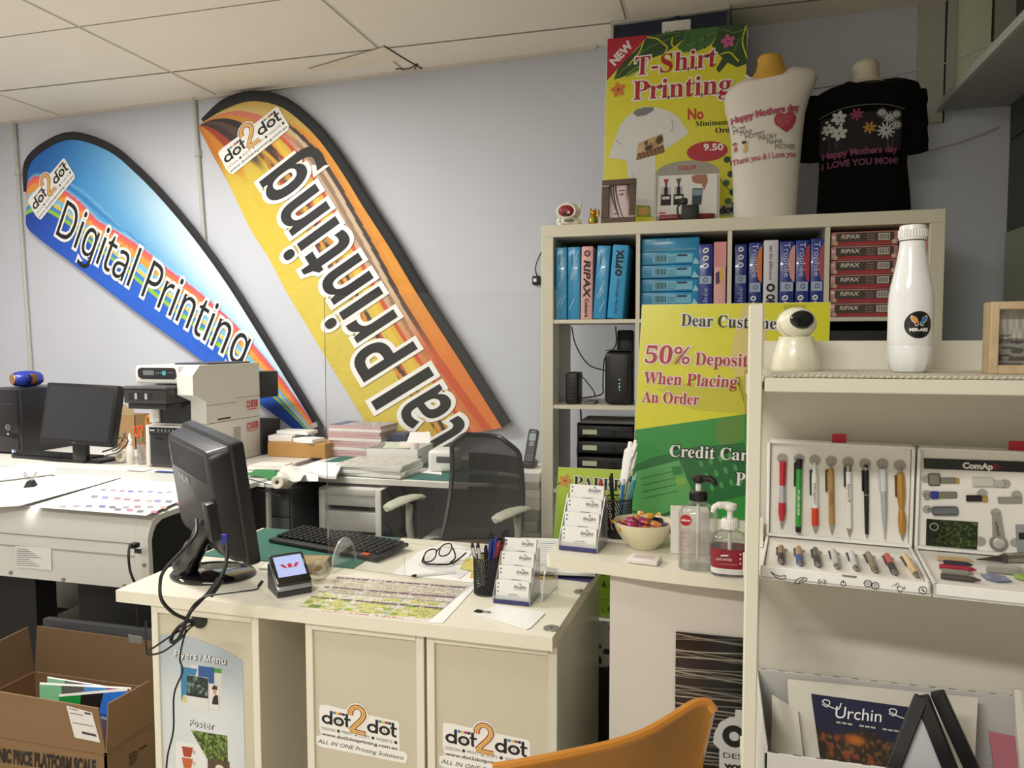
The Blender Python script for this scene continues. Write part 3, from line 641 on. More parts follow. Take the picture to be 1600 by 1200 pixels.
# counter display for stamps
o = atY(1022, 341, SY+.09); o = Vector((o.x, o.y, SZ+.001)); F = FR(o, (.998, .06, .0), (.0, .16, .987)); wd = atY(1124, 336, SY+.1).x-o.x
t = T('stamp_display', 'grey arched stamp display stand with a printed card on the bookshelf', 'display stand', (o.x+wd/2, o.y+.03, SZ)); GS = m('9d9a90', .4, .2)
b = MB(); arch = [(0, 0), (wd, 0), (wd, .205)]+[(wd/2+wd/2*math.cos(a), .205+.055*math.sin(a)) for a in [math.pi*i/14 for i in range(1, 14)]]+[(0, .205)]
b.prism(arch, -.008, 0, GS, M=F); b.text('COLOP', wd/2-.035, .222, .016, RED, w=.07, bold=.02, off=.001, M=F); b.box(0, .008, 0, .2, 0, .006, m('c0beb6', .3, .4), M=F); b.box(wd-.008, wd, 0, .2, 0, .006, m('c0beb6', .3, .4), M=F); b.to('stand', t)
b = MB(); b.rect(.010, .03, wd-.010, .20, m('dedcda', .4), .0015, F)
for i, c in enumerate(('a82a3c', '5a4f4c')):
    x = .045+i*.05; b.poly([(x-.011, .185), (x+.011, .185), (x+.004, .165), (x-.004, .165)], m(c, .4), .002, F); b.rect(x-.004, .15, x+.004, .168, m('444444', .4), .002, F)
    b.rect(x-.018, .118, x+.018, .152, m('b8b8ba', .4), .0018, F); b.rect(x-.007, .12, x+.007, .15, BLACK, .0021, F); b.rect(x-.02, .075, x+.02, .12, BLACK, .0022, F); b.rect(x-.015, .1, x+.015, .112, m('d0d0d0', .4), .0025, F)
b.poly([(.145, .192), (.16, .215) if False else (.16, .198), (.205, .198), (.21, .17), (.195, .13), (.185, .16), (.17, .16), (.15, .168)], m('a5705a', .5), .0018, F)
b.poly([(.148, .075), (.185, .072), (.19, .14), (.15, .142)], m('39434c', .35), .0022, F); b.poly([(.151, .112), (.186, .11), (.187, .135), (.152, .137)], m('7f94a4', .3), .0025, F)
b.rect(.018, .04, .045, .046, RED, .002, F); b.to('printed_card', t)
b = MB(); b.box(.02, wd-.02, .0, .018, .0, .06, m('7a2c22', .4), .004, M=F); b.to('tray', t, 'dark red tray at the foot')
p = atY(1070, 336, SY+.05); t = T('self_inking_stamp', 'black self-inking stamp in front of the stamp display', 'stamp', (p.x, SY+.03, SZ))
b = MB(M=WM[t.name]); b.box(-.012, .055, -.022, .022, .0, .058, BLACK, .005); b.to('body', t); b = MB(M=WM[t.name]); b.box(-.02, .012, -.012, .012, .062, .088, BLACK, .008); b.tube([(-.012, 0, .07), (-.028, 0, .05), (-.02, 0, .012), (.0, 0, .006)], .004, BLACK, n=6); b.to('handle', t)
# t-shirt poster
PW, PH = .585, .822; Y3 = SY+.31
o = Vector((atY(943, 347, Y3).x-.006, Y3, SZ)); F = FR(o, (1, 0, 0), (.022, .0, 1))
t = T('tshirt_poster', 'large yellow T-Shirt Printing poster board standing on the bookshelf', 'poster', (o.x+PW/2, Y3, SZ))
b = MB(); b.box(0, PW, 0, PH, -.012, 0, m('e8e6da', .6), M=F); YL = m('d8d22e', .4); b.rect(.002, .002, PW-.002, PH-.002, YL, .0004, F)
L3 = lambda X, Y: (840+X/3.53, Y/3.53)
def P3(pts, mat, off): b.poly([pf(F, L3(*p)) for p in pts], mat, off, F)
LF = m('3f6a34', .5); LF2 = m('6f9a3c', .5); LD = m('2c4a2a', .5)
P3([(420, 440), (450, 360), (540, 280), (615, 194), (800, 166), (806, 215), (750, 262), (690, 300), (600, 330), (520, 400), (470, 425)], LD, .0006); P3([(800, 168), (1000, 145), (990, 200), (950, 250), (880, 285), (800, 290), (770, 260), (806, 215)], LF, .0007); P3([(1000, 145), (1155, 128), (1152, 352), (1100, 372), (1050, 345), (1000, 402), (985, 380), (1020, 320), (990, 290), (960, 250), (990, 200)], LD, .0008)
for q in (((600, 205), (660, 215), (700, 250)), ((690, 235), (715, 262), (705, 285)), ((745, 205), (740, 245), (770, 275)), ((585, 225), (560, 290), (500, 360)), ((1150, 140), (1130, 230), (1155, 320)), ((1010, 300), (1060, 290), (1110, 340))): b.stroke([pf(F, L3(*p)) for p in q], .0055, YL, .001, F)
for q in (((640, 210), (700, 190), (790, 178)), ((560, 300), (640, 250), (790, 190)), ((820, 250), (880, 230), (970, 180)), ((1020, 160), (1080, 180), (1140, 160)), ((1080, 300), (1100, 240), (1140, 190)), ((430, 430), (480, 380), (560, 330))): b.stroke([pf(F, L3(*p)) for p in q], .0028, LF2, .001, F)
for i in range(9): x, y = pf(F, L3(830+(i*47) % 140, 200+(i*31) % 75)); b.disc(x, y, .005, LD, off=.0011, n=8, M=F)
for i in range(6): P3([(480+i*12, 440-i*6), (500+i*12, 395-i*8), (512+i*12, 400-i*6)], LF2, .0009)
P3([(386, 216), (615, 193), (382, 445)], m('b01c36', .4), .001)
N = [Vector(pf(F, L3(*p))) for p in ((425, 365), (530, 250), (398, 330))]
u = N[1]-N[0]; Q = F @ Matrix.Translation((N[0].x, N[0].y, 0)) @ Matrix.Rotation(math.atan2(u.y, u.x), 4, 'Z'); b.text('NEW', 0, 0, .034, m('e6dcdc', .4), w=u.length, bold=.05, off=.0016, M=Q)
for (cx, cy, c, r_) in ((1050, 228, 'c45a92', 32), (445, 495, 'd07a2e', 36)):
    x, y = pf(F, L3(cx, cy)); rr = r_*.00075
    for k in range(5): a = k*1.257+.5; b.disc(x+rr*.62*math.cos(a), y+rr*.62*math.sin(a), rr*.62, m(c, .5), rr*.40, .0012+.0002*k, M=F, rot=a)
    b.disc(x, y, rr*.2, m('7a2040', .5), off=.0024, M=F)
RT = m('b0182a', .4)
mk_text(b, F, serif('T-Shirt'), L3(535, 418), L3(985, 365), L3(540, 318), RT, bold=0, line=.05, lmat=WHITE, off=.002)
mk_text(b, F, serif('Printing'), L3(525, 553), L3(1068, 515), L3(528, 450), RT, bold=0, line=.05, lmat=WHITE, off=.003)
mk_text(b, F, 'No', L3(828, 660), L3(915, 655), L3(828, 603), m('c02a24', .4), bold=.03, off=.002)
mk_text(b, F, serif('Minimum'), L3(870, 698), L3(1055, 686), L3(870, 670), INK, bold=0, off=.002)
mk_text(b, F, serif('Order'), L3(980, 735), L3(1105, 728), L3(980, 705), INK, off=.002)
x, y = pf(F, L3(935, 835)); b.disc(x, y, .085, RT, .042, .0012, M=F)
mk_text(b, F, '9.50', L3(915, 830), L3(1025, 828), L3(915, 795), WHITE, bold=.03, off=.002)
TS = m('d6d8d6', .5)
P3([(525, 620), (495, 640), (450, 700), (390, 870), (490, 885), (500, 980), (505, 1195), (650, 1195), (650, 850), (745, 800), (835, 735), (780, 650), (720, 610), (640, 590), (580, 590)], TS, .0012)
P3([(525, 625), (545, 605), (590, 592), (640, 592), (640, 610), (600, 635), (550, 645)], m('77797c', .5), .0016)
def pup(u, v):
    def bl(x, y, rx, ry): return np.clip(1.6-1.6*(((u-x)/rx)**2+((v-y)/ry)**2), 0, 1)
    c = mixc((206, 184, 140), (176, 148, 104), vn(u*10, v*10, 5)); c = mixc(c, (168, 132, 82), bl(.55, .62, .34, .36)); c = mixc(c, (196, 164, 116), bl(.5, .78, .2, .16)); c = mixc(c, (70, 46, 30), bl(.86, .72, .17, .26)); c = mixc(c, (80, 54, 36), bl(.33, .84, .10, .12))
    c = mixc(c, (58, 40, 30), bl(.44, .50, .17, .17)); c = mixc(c, (20, 16, 14), bl(.38, .50, .07, .06)); c = mixc(c, (18, 14, 12), bl(.52, .70, .045, .05)); c = mixc(c, (18, 14, 12), bl(.36, .70, .035, .045))
    bk = mixc((150, 108, 56), (88, 58, 28), (np.sin(u*46+v*10) > 0)*.9); bk = mixc(bk, (70, 46, 24), 1.0*(np.mod(v*14, 1) < .25)); return mixc(c, bk, sst(.36, .30, v-.1*np.abs(u-.4)))
c4 = [Vector(pf(F, L3(*p))) for p in ((545, 885), (700, 840), (690, 735), (555, 790))]
b.grid(lambda u, v: tuple((c4[0].lerp(c4[1], u)).lerp(c4[3].lerp(c4[2], u), v))[:2]+(.0018,), 40, 30, printed(), F, pup)
for q in ([(430, 770), (450, 790), (470, 800)], [(740, 660), (745, 700), (735, 730)], [(520, 960), (540, 1010)]): b.stroke([pf(F, L3(*p)) for p in q], .0025, m('8a8c8c', .6), .0016, F)
for k, (cx, cy) in enumerate(((1045, 880), (1080, 900), (1065, 960), (1040, 1010), (1075, 1060), (1050, 1110), (1085, 1130))): x, y = pf(F, L3(cx, cy)); b.disc(x, y, .014, LF if k % 2 else LD, off=.0014, M=F)
b.stroke([pf(F, L3(*p)) for p in ((1005, 985), (1040, 1030), (1080, 1080), (1090, 1180))], .003, LD, .0012, F); b.stroke([pf(F, L3(*p)) for p in ((1060, 880), (1085, 960), (1080, 1060))], .003, LD, .0012, F)
P3([(545, 1130), (620, 1135), (625, 1195), (545, 1195)], m('8a9a3a', .5), .0017); P3([(560, 1150), (600, 1140), (618, 1170), (590, 1190), (555, 1185)], m('d0a85a', .5), .0019); P3([(1000, 1135), (1110, 1128), (1110, 1185), (1000, 1190)], m('9a9a92', .5), .0017)
mk_text(b, F, 'dot', L3(1003, 1178), L3(1090, 1170), L3(1003, 1140), INK, bold=.06, off=.002)
b.to('printed_board', t)

# ================================================================ mannequin torsos
def ringz(z, hx, hy, cx=0, cy=0, n=32, e=2.4):
    out = []
    for i in range(n):
        a = 2*math.pi*i/n; c, q = math.cos(a), math.sin(a)
        out.append((cx+hx*math.copysign(abs(c)**(2/e), c), cy+hy*math.copysign(abs(q)**(2/e), q), z))
    return out
def torso(px, prof, y, name, label, shirt, neckc, neck, rz, hy, deco, sleeves=None, tilt=0):
    """prof: rows (pixel y, left px, right px)"""
    p = atY(px, 333, y); t = T(name, label, 'mannequin', (p.x, y, SZ), 0); b = MB()
    pts = []
    for i, (py, l, r) in enumerate(prof):
        a = atY(l, py, y); c = atY(r, py, y); pts.append(((a.x+c.x)/2, (c.x-a.x)/2, (a.z+c.z)/2))
    pts[0] = pts[0][:2]+(SZ,); ztop = pts[-1][2]; zlo = pts[0][2]+.45*(ztop-pts[0][2])
    def dep(h): return hy*(1 if h < .72 else 1-.38*((h-.72)/.28)**1.5)
    rings = []; sec = []
    def push(q, h, dip=0):
        rg = ringz(q[2], q[1], min(dep(h), q[1]), q[0], y); tl = tilt*max(0, (q[2]-zlo)/(ztop-zlo))
        rings.append([(p_[0], p_[1], p_[2]+tl*(p_[0]-q[0])-(dip*max(0, 1-abs(p_[0]-q[0])/q[1]) if p_[1] < y else 0)) for p_ in rg]); sec.append((q[2], q[0], q[1], min(dep(h), q[1])))
    for k in range(len(pts)-1):
        for j in range(4): f = j/4; push([pts[k][i]*(1-f)+pts[k+1][i]*f for i in range(3)], (k+f)/(len(pts)-1), .055*max(0, (k+f)-(len(pts)-3.5))/2.5)
    push(pts[-1], 1, .055); b.loft(rings, shirt)
    if sleeves:
        for sl in sleeves: b.tube([Vector(s_[0]) for s_ in sl], .05, shirt, n=16, k=5, rs=[s_[1] for s_ in sl], flat=1.0)
    i0 = len(b.v); deco(b, y-hy); zz = [q[0] for q in sec]
    for i in range(i0, len(b.v)):          # lay the print on the curved chest
        X, Y_, Z_ = b.v[i]; cx, hx, hd = (float(np.interp(Z_, zz, [q[j] for q in sec])) for j in (1, 2, 3)); u_ = min(.97, abs(X-cx)/hx)
        b.v[i] = (X, y-hd*(1-u_**2.4)**(1/2.4)-.0025+(Y_-(y-hy-.004)), Z_)
    b.to('shirt', t)
    b = MB(); (ny, nl, nr) = neck[0]; rr = []
    for (py, l, r) in neck: a = atY(l, py, y); c = atY(r, py, y); rr.append(ringz((a.z+c.z)/2, (c.x-a.x)/2, min((c.x-a.x)/2, .075), (a.x+c.x)/2, y, e=2))
    b.loft(rr, neckc); b.to('neck', t)
    return t
WT = m('d8d2c8', .85, n=.03, bump=.3, bs=9); 
R4 = lambda X, Y: (1120+X/4, 60+Y/4)
def curved(b, fn_y, rows, mat_ink):
    pass
def deco_white(b, yf):
    y = yf-.004; F = FR((0, y, 0), (1, 0, 0), (0, 0, 1)); PKT = m('b04a62', .6)
    mk_text(b, F, 'Happy Mothers day', R4(92, 520), R4(522, 436), R4(88, 482), PKT, bold=.03, line=.02, lmat=m('7a2a40', .6))
    hp = [(428, 470), (450, 452), (480, 452), (499, 478), (496, 510), (475, 550), (437, 583), (400, 560), (365, 535), (357, 505), (368, 478), (395, 462), (415, 468)]
    hq = [pf(F, R4(*p)) for p in hp]; hc = pf(F, R4(430, 510)); b.add([hc+(.0008,)]+[(hc[0]+(p[0]-hc[0])*k, hc[1]+(p[1]-hc[1])*k, .0008) for k in (.5, 1) for p in hq], [(0, 1+i, 1+(i+1) % 13) for i in range(13)]+[(1+i, 14+i, 14+(i+1) % 13, 1+(i+1) % 13) for i in range(13)], m('a83a46', .6), F)
    for i in range(5): b.stroke([pf(F, R4(*p)) for p in ((372+i*4, 500+i*14), (425, 488+i*13), (485-i*8, 472+i*15))], .0016, m('c9868a', .6), .0011, F)
    for s_, bl, br, tl in (('MA', (98, 552), (118, 548), (96, 532)), ('MOM', (108, 585), (178, 568), (104, 555)), ('MAJI', (150, 602), (218, 590), (146, 573)), ('MOMMY', (180, 628), (303, 602), (176, 600)), ('MADRY', (263, 640), (378, 622), (259, 608)), ('MAMA', (316, 664), (412, 652), (312, 636)), ('MOTHER', (365, 690), (497, 683), (361, 660))): mk_text(b, F, s_, R4(*bl), R4(*br), R4(*tl), INK, bold=-.01)
    mk_text(b, F, 'Thank you & I Love you', R4(100, 780), R4(499, 728), R4(98, 745), PKT, bold=.02)
    for cx, s_ in ((118, .8), (178, 1)):
        x, yv = pf(F, R4(cx, 650)); b.disc(x, yv, .008*s_, m('caa07a', .6), off=.001, M=F); b.disc(x-.004, yv+.004, .009*s_, m('3a2a22', .6), .006*s_, .0014, M=F); b.poly([(x-.004, yv-.008), (x+.004, yv-.008), (x+.009*s_, yv-.03*s_), (x-.008*s_, yv-.03*s_)], m('c9a25a' if s_ == 1 else 'b05a5a', .6), .001, F)
        for d in (-.003, .003): b.rect(x+d-.0006, yv-.038*s_, x+d+.0006, yv-.03*s_, INK, .001, F)
WY = SY+.11
pw = [(335, 1146, 1245), (320, 1146, 1246), (260, 1144, 1250), (215, 1142, 1254), (185, 1138, 1258), (165, 1133, 1264), (148, 1132, 1272), (135, 1134, 1277), (126, 1142, 1272), (119, 1156, 1254), (114, 1166, 1240)]
t = torso(1195, pw, WY, 'mannequin_torso', 'white Mothers day t-shirt on a mannequin torso with yellow neck', WT, m('c79a3c', .55), [(138, 1160, 1240), (122, 1172, 1234), (112, 1180, 1228), (100, 1184, 1224), (92, 1183, 1222), (88, 1186, 1218)], 0, .085, deco_white, None, .14)
b = MB(); a = atY(1166, 118, WY-.02); c = atY(1240, 105, WY-.02); mdl = atY(1200, 132, WY-.064)
b.tube([a, atY(1179, 127, WY-.058), mdl, atY(1222, 124, WY-.058), c], .0065, m('e2ddd4', .85), n=8, flat=.6); b.to('collar', t, 'white ribbed collar')
BT = m('090909', .95, n=.1, bump=.2, bs=9, spec=.15)
def deco_black(b, yf):
    y = yf-.004; F = FR((0, y, 0), (1, 0, 0), (0, 0, 1)); FG = m('b9b9b6', .7); DP = m('7a3a5a', .7)
    xa, ya = pf(F, R4(650, 718)); xb, yb = pf(F, R4(1165, 440)); b.grid(lambda u, v: (xa+(xb-xa)*u, ya+(yb-ya+.004*math.sin(u*3.1)+.012*(u-1)*(1-u*.2))*v, .0005), 24, 6, m('211a20', .9), F)
    b.stroke([pf(F, R4(*p)) for p in ((635, 492), (760, 442), (900, 416), (1050, 410), (1185, 430))], .0018, m('8a8a88', .7), .0009, F)
    def fl(cx, cy, r_, n, mat, th):
        x, yv = pf(F, R4(cx, cy)); rr = r_/4*.00265
        for k in range(n): a = 2*math.pi*k/n+.3; b.disc(x+rr*.55*math.cos(a), yv+rr*.5*math.sin(a), rr*.5, mat, rr*th, .001+.0001*k, n=8, M=F, rot=a)
        b.disc(x, yv, rr*.14, m('3a3430', .8), off=.0024, n=8, M=F)
    for cx, cy, r_ in ((765, 492, 42), (702, 560, 34), (768, 588, 44)): fl(cx, cy, r_, 6, FG, .3)
    for cx, cy in ((695, 515), (780, 533), (680, 610)): x, yv = pf(F, R4(cx, cy)); b.disc(x, yv, .006, FG, off=.001, n=8, M=F)
    for cx, cy, r_ in ((1032, 462, 28), (1128, 466, 26), (1080, 492, 36), (1130, 532, 30), (1060, 572, 52)): fl(cx, cy, r_, 11, FG, .12)
    fl(875, 473, 38, 7, m('8a3358', .7), .2); fl(955, 557, 38, 7, m('a8822e', .7), .2)
    for cx, cy, ex in ((765, 500, 740), (702, 570, 712), (768, 600, 752), (1060, 590, 1075), (1080, 510, 1065), (1128, 480, 1090)): b.stroke([pf(F, R4(cx, cy)), pf(F, R4((cx+ex)/2+4, (cy+700)/2)), pf(F, R4(ex, 690))], .0012, m('6f6a70', .8), .0008, F)
    mk_text(b, F, 'Happy Mothers day', R4(670, 742), R4(1138, 702), R4(668, 704), DP, bold=.04); mk_text(b, F, 'I LOVE YOU MOM!', R4(668, 806), R4(1140, 775), R4(668, 768), m('6a3450', .7), bold=.04)
BY = SY+.275
pb = [(331, 1275, 1424), (310, 1277, 1421), (260, 1280, 1416), (225, 1279, 1418), (190, 1272, 1426), (165, 1266, 1434), (148, 1272, 1438), (138, 1290, 1434), (130, 1315, 1415), (126, 1322, 1400)]
P_ = lambda x, y, o=0: tuple(atY(x, y, BY+o))
sl = [[(P_(1284, 158), .055), (P_(1272, 190), .05), (P_(1267, 225), .046), (P_(1264, 252), .042)], [(P_(1424, 146), .055), (P_(1428, 185), .048), (P_(1431, 215), .043), (P_(1433, 238), .040)]]
t = torso(1350, pb, BY, 'mannequin_torso', 'black flower-print t-shirt on a mannequin torso with cream neck', BT, m('c9c2b0', .6), [(134, 1326, 1384), (126, 1334, 1376), (115, 1333, 1373), (103, 1331, 1374), (97, 1336, 1370), (94, 1344, 1362)], 0, .095, deco_black, sl)
b = MB(); b.tube([atY(1324, 133, BY-.045), atY(1340, 139, BY-.07), atY(1360, 138, BY-.07), atY(1378, 127, BY-.045)], .005, m('1a1a1a', .9), n=8, flat=.6); b.to('collar', t)
# ================================================================ display unit at the right
DXW = m('dcd9c8', .4, n=.02); DY0, DY1 = 1.2, 1.53
t = T('display_shelf', 'white open display shelf unit at the right with a narrow front post', 'display shelf', (.6, 1.36, 0))
for x in (.0495, 1.125): MB().box(x, x+.0205, DY0, DY0+.03, 0, 1.434, DXW, .0015, 1).to('front_post', t)
for x in (.066, 1.125): MB().box(x, x+.02, DY1-.012, DY1+.013, 0, 1.434, DXW, .0015, 1).to('rear_post', t)
for z in (1.30, .95, .58, .16):
    for x in (.058, 1.128): MB().box(x, x+.014, DY0+.03, DY1-.012, z-.02, z+.015, DXW).to('side_rail', t)
MB().box(.075, 1.125, DY1, DY1+.012, 0, 1.378, m('e4e0d2', .5, n=.02)).to('backing', t)
SZ1, SZ2, SZ3 = 1.323, .99, .60
for z, y0 in ((SZ1, DY0), (SZ2, DY0+.13), (SZ3, DY0), (.18, DY0)): MB().box(.0735, 1.124, y0, DY1-.0005, z-(.022 if z != SZ2 else .012), z-.0007, DXW, .0015, 1).to('shelf_board', t)
b = MB(); LN = m('cfc9b6', .8, bump=.8, bs=350)
b.box(.088, 1.12, DY0+.012, DY1-.016, SZ1, SZ1+.0025, LN)
for i in range(117): x = .090+i*.0088; b.ell((x, DY0+.012, SZ1+.0024), (.0036, .003, .0022), LN, nu=6, nv=4)
b.thing('shelf_liner', 'cream non-slip mesh liner covering the top display shelf', 'liner')
SZ1 += .0027
def wrap(b, start, R_, M):
    """bend flat artwork (x right, y up, z out) round an upright cylinder facing -y, then place it"""
    for i in range(start, len(b.v)):
        x, y, z = b.v[i]; a = x/R_; q = M @ Vector(((R_+z)*math.sin(a), -(R_+z)*math.cos(a), y)); b.v[i] = (q.x, q.y, q.z)
def gdisc(b, x, y, r_, mat, off, n=24, k=6):
    vs = [(x, y, off)]; fs = []
    for j in range(1, k+1):
        for i in range(n): a = 2*math.pi*i/n; vs.append((x+r_*j/k*math.cos(a), y+r_*j/k*math.sin(a), off))
    fs = [(0, 1+i, 1+(i+1) % n) for i in range(n)]
    for j in range(k-1):
        for i in range(n): fs.append((1+j*n+i, 1+(j+1)*n+i, 1+(j+1)*n+(i+1) % n, 1+j*n+(i+1) % n))
    b.add(vs, fs, mat)
def grect(b, x0, y0, x1, y1, mat, off, nx=10): 
    for i in range(nx): b.rect(x0+(x1-x0)*i/nx, y0, x0+(x1-x0)*(i+1)/nx, y1, mat, off)
# bottle
p = atY(1420, 580, 1.39); t = T('water_bottle', 'glossy white metal drink bottle with round black butterfly sticker', 'bottle', (p.x, 1.39, SZ1)); A = WM[t.name] @ Matrix.Scale(.945, 4)
GW = m('eceef0', .12, n=.01, coat=.5)
Rb = .0362
rings = []
for z, r_ in ((0, .022), (.001, .0285), (.006, .032), (.016, .0352), (.026, Rb), (.045, Rb), (.0462, Rb-.0004), (.0475, Rb), (.09, Rb), (.12, .0362), (.135, .0355), (.150, .0335), (.165, .0305), (.18, .0272), (.195, .0245), (.208, .0225), (.218, .0212), (.226, .0205), (.2295, .0203)):
    rings.append([(rr*math.cos(a), rr*math.sin(a), z) for a in [2*math.pi*i/60 for i in range(60)] for rr in [r_*(1-.07*max(0, 1-z/.028)*(.5+.5*math.cos(a*10)) if z < .028 else 1)]])
MB(M=A).loft(rings, GW).to('body', t)
MB(M=A).lathe([(.0198, .2293), (.0208, .2295), (.0208, .2312), (.0198, .2315)], BLACK, 32).to('seal_ring', t, 'black ring under the cap')
b = MB(M=A); cp = m('e6e6e4', .25)
b.lathe([(0, .2312), (.0212, .2312), (.022, .233), (.022, .250), (.0206, .2565), (.015, .258), (0, .258)], cp, 40)
for i in range(30): a = 2*math.pi*i/30; b.box(-.0009, .0009, -.0012, .0006, .236, .249, cp, .0005, 1, M=Matrix.Rotation(a, 4, 'Z') @ Matrix.Translation((0, -.0221, 0)))
b.to('cap', t)
b = MB(); gdisc(b, .006, .094, .0235, m('17181a', .3), .0005)
for sx, c in ((-1, 'd79a3a'), (1, '3a6fae')):
    pts = [(.006+sx*.001, .098), (.006+sx*.004, .106), (.006+sx*.011, .109), (.006+sx*.0125, .106), (.006+sx*.010, .100), (.006+sx*.006, .098)]
    b.poly([(.006+(p[0]-.006)*1.12, .103+(p[1]-.103)*1.2) for p in pts], WHITE, .0012); b.poly(pts, m(c, .4), .0016)
    b.disc(.006+sx*.0042, .0955, .0034, WHITE, .004, .0012, n=10); b.disc(.006+sx*.0042, .0957, .0026, m('a03a3a' if sx < 0 else '3f8f78', .4), .003, .0016, n=10)
b.stroke([(.006, .094), (.006, .105)], .0016, BLACK, .0018, k=1)
b.text('MIR-ABS', .006, .083, .0052, WHITE, w=.030, al='c', bold=.05, off=.0014); 
wrap(b, 0, Rb, A @ Matrix.Translation((0, 0, -.011))); b.to('round_sticker', t, 'round black sticker with butterfly')
# camera
p = atY(1242, 580, 1.43); t = T('security_camera', 'cream pan-tilt security camera with black face on the display shelf', 'camera', (p.x, 1.42, SZ1)); A = WM[t.name]; CR_ = m('e3dfc9', .3, coat=.3)
MB(M=A).lathe([(0, 0), (.040, 0), (.041, .004), (.0405, .006), (.0385, .025), (.033, .045), (.029, .056), (.0295, .060), (.0, .060)], CR_, 40).to('base', t)
b = MB(M=A @ LOC(0, 0, .083, 4, -8)); b.ell((0, 0, 0), (.0335, .030, .029), CR_, nu=32, nv=20); b.to('head', t)
b = MB(M=A @ LOC(.004, -.010, .0865, 10, -10))
b.loft([[(.0205*k_*math.cos(a), yy, .0165*k_*math.sin(a)) for a in [2*math.pi*i/28 for i in range(28)]] for yy, k_ in ((-.010, 1.0), (-.017, .98), (-.0205, .86), (-.022, .5))], m('0d0d0e', .12, coat=.5)); b.cyl((.004, -.02, .002), (.004, -.0225, .002), .007, m('1c1c1f', .2)); b.to('lens_face', t, 'glossy black face')
b = MB(M=A @ LOC(0, 0, .083, 4, -8)); b.tube([(.030*math.cos(a), -.012-.012*math.cos(a)**2*0, .026*math.sin(a)) for a in [math.pi*i/10+math.pi for i in range(11)]], .0012, m('a5a08c', .4), n=6); b.to('seam', t)
# wooden box frame
p = atY(1537, 588, 1.36); t = T('wooden_frame', 'pale wooden box frame with a grey sketch at the right of the top shelf', 'frame', (p.x+.085, 1.36, SZ1)); A = LOC(p.x, 1.345, SZ1, -4); WD_ = woodm('bfa584', 'd2bd9a', 22, (1, 6, 1))
b = MB(M=A)
for (x0, x1, z0, z1) in ((0, .012, .0, .113), (.158, .17, 0, .113), (.012, .158, 0, .014), (.012, .158, .101, .113)): b.box(x0, x1, -.012, .035, z0, z1, WD_, .0012, 1)
b.to('frame', t)
def etch(u, v): 
    g = 120+70*vn(u*60, v*4, 2)*(v > .4)-60*(vn(u*9, v*22, 7) > .55)*(v < .55)+30*vn(u*5, v*5, 4)-40*(np.abs(v-.42) < .03); return np.stack([g*.98, g*.97, g*.93], 1)
b = MB(M=A); b.art(.012, .014, .158, .101, 70, 50, etch, printed(.5), 0, FR((0, .018, 0), (1, 0, 0), (0, 0, 1))); b.to('sketch', t)
# ---------------------------------------------------------------- pens
STEEL = m('a8a6a0', .28, .9); 
def pen(label, p0, p1, out, segs, clip=None, group='pens in the open sample box', mark=None):
    """p0 = button end, p1 = tip; segs rows (t0,t1,r0,r1,material,partname)"""
    p0 = Vector(p0); p1 = Vector(p1); d = p1-p0; L = d.length; z = d.normalized(); y = -Vector(out); y = (y-z*y.dot(z)).normalized(); x = y.cross(z)
    Q = Matrix(((x.x, y.x, z.x, p0.x), (x.y, y.y, z.y, p0.y), (x.z, y.z, z.z, p0.z), (0, 0, 0, 1)))
    t = T('pen', label, 'pen', tuple((p0+p1)/2), 0, group)
    byname = {}
    for (a, e, r0, r1, mt, nm_) in segs:
        b = byname.setdefault(nm_, MB(M=Q)); k = 5; rm_ = None
        if isinstance(r1, tuple): r1, rm_ = r1
        pr_ = [(0, a*L)]
        for i in range(k+1):
            f = i/k; r_ = r0*(1-f)+r1*f
            if rm_ is not None: r_ += (rm_-(r0+r1)/2)*4*f*(1-f)
            pr_.append((max(r_, .0003), (a+(e-a)*f)*L))
        pr_.append((0, e*L)); b.lathe(pr_, mt, 14)
    for nm_, b in byname.items():
        if mark and nm_ == 'barrel': b.text(mark[0], mark[1]*L, -.0022, .0044, mark[3], w=mark[2]*L, off=.0004, M=Matrix(((0, 1, 0, 0), (0, 0, -1, -mark[4]), (1, 0, 0, 0), (0, 0, 0, 1))) if False else Matrix(((0, -1, 0, 0), (0, 0, -1, -mark[4]), (1, 0, 0, 0), (0, 0, 0, 1))))
        b.to(nm_, t)
    if clip:
        a, e, off, mt = clip; b = MB(M=Q); s_ = 1
        b.box(s_*off-.0016, s_*off+.0016, -.002, .002, a*L, e*L, mt, .0012, 1); b.box(min(0, s_*off), max(0, s_*off), -.0015, .0015, a*L, a*L+.004, mt); b.to('clip', t)
    return t
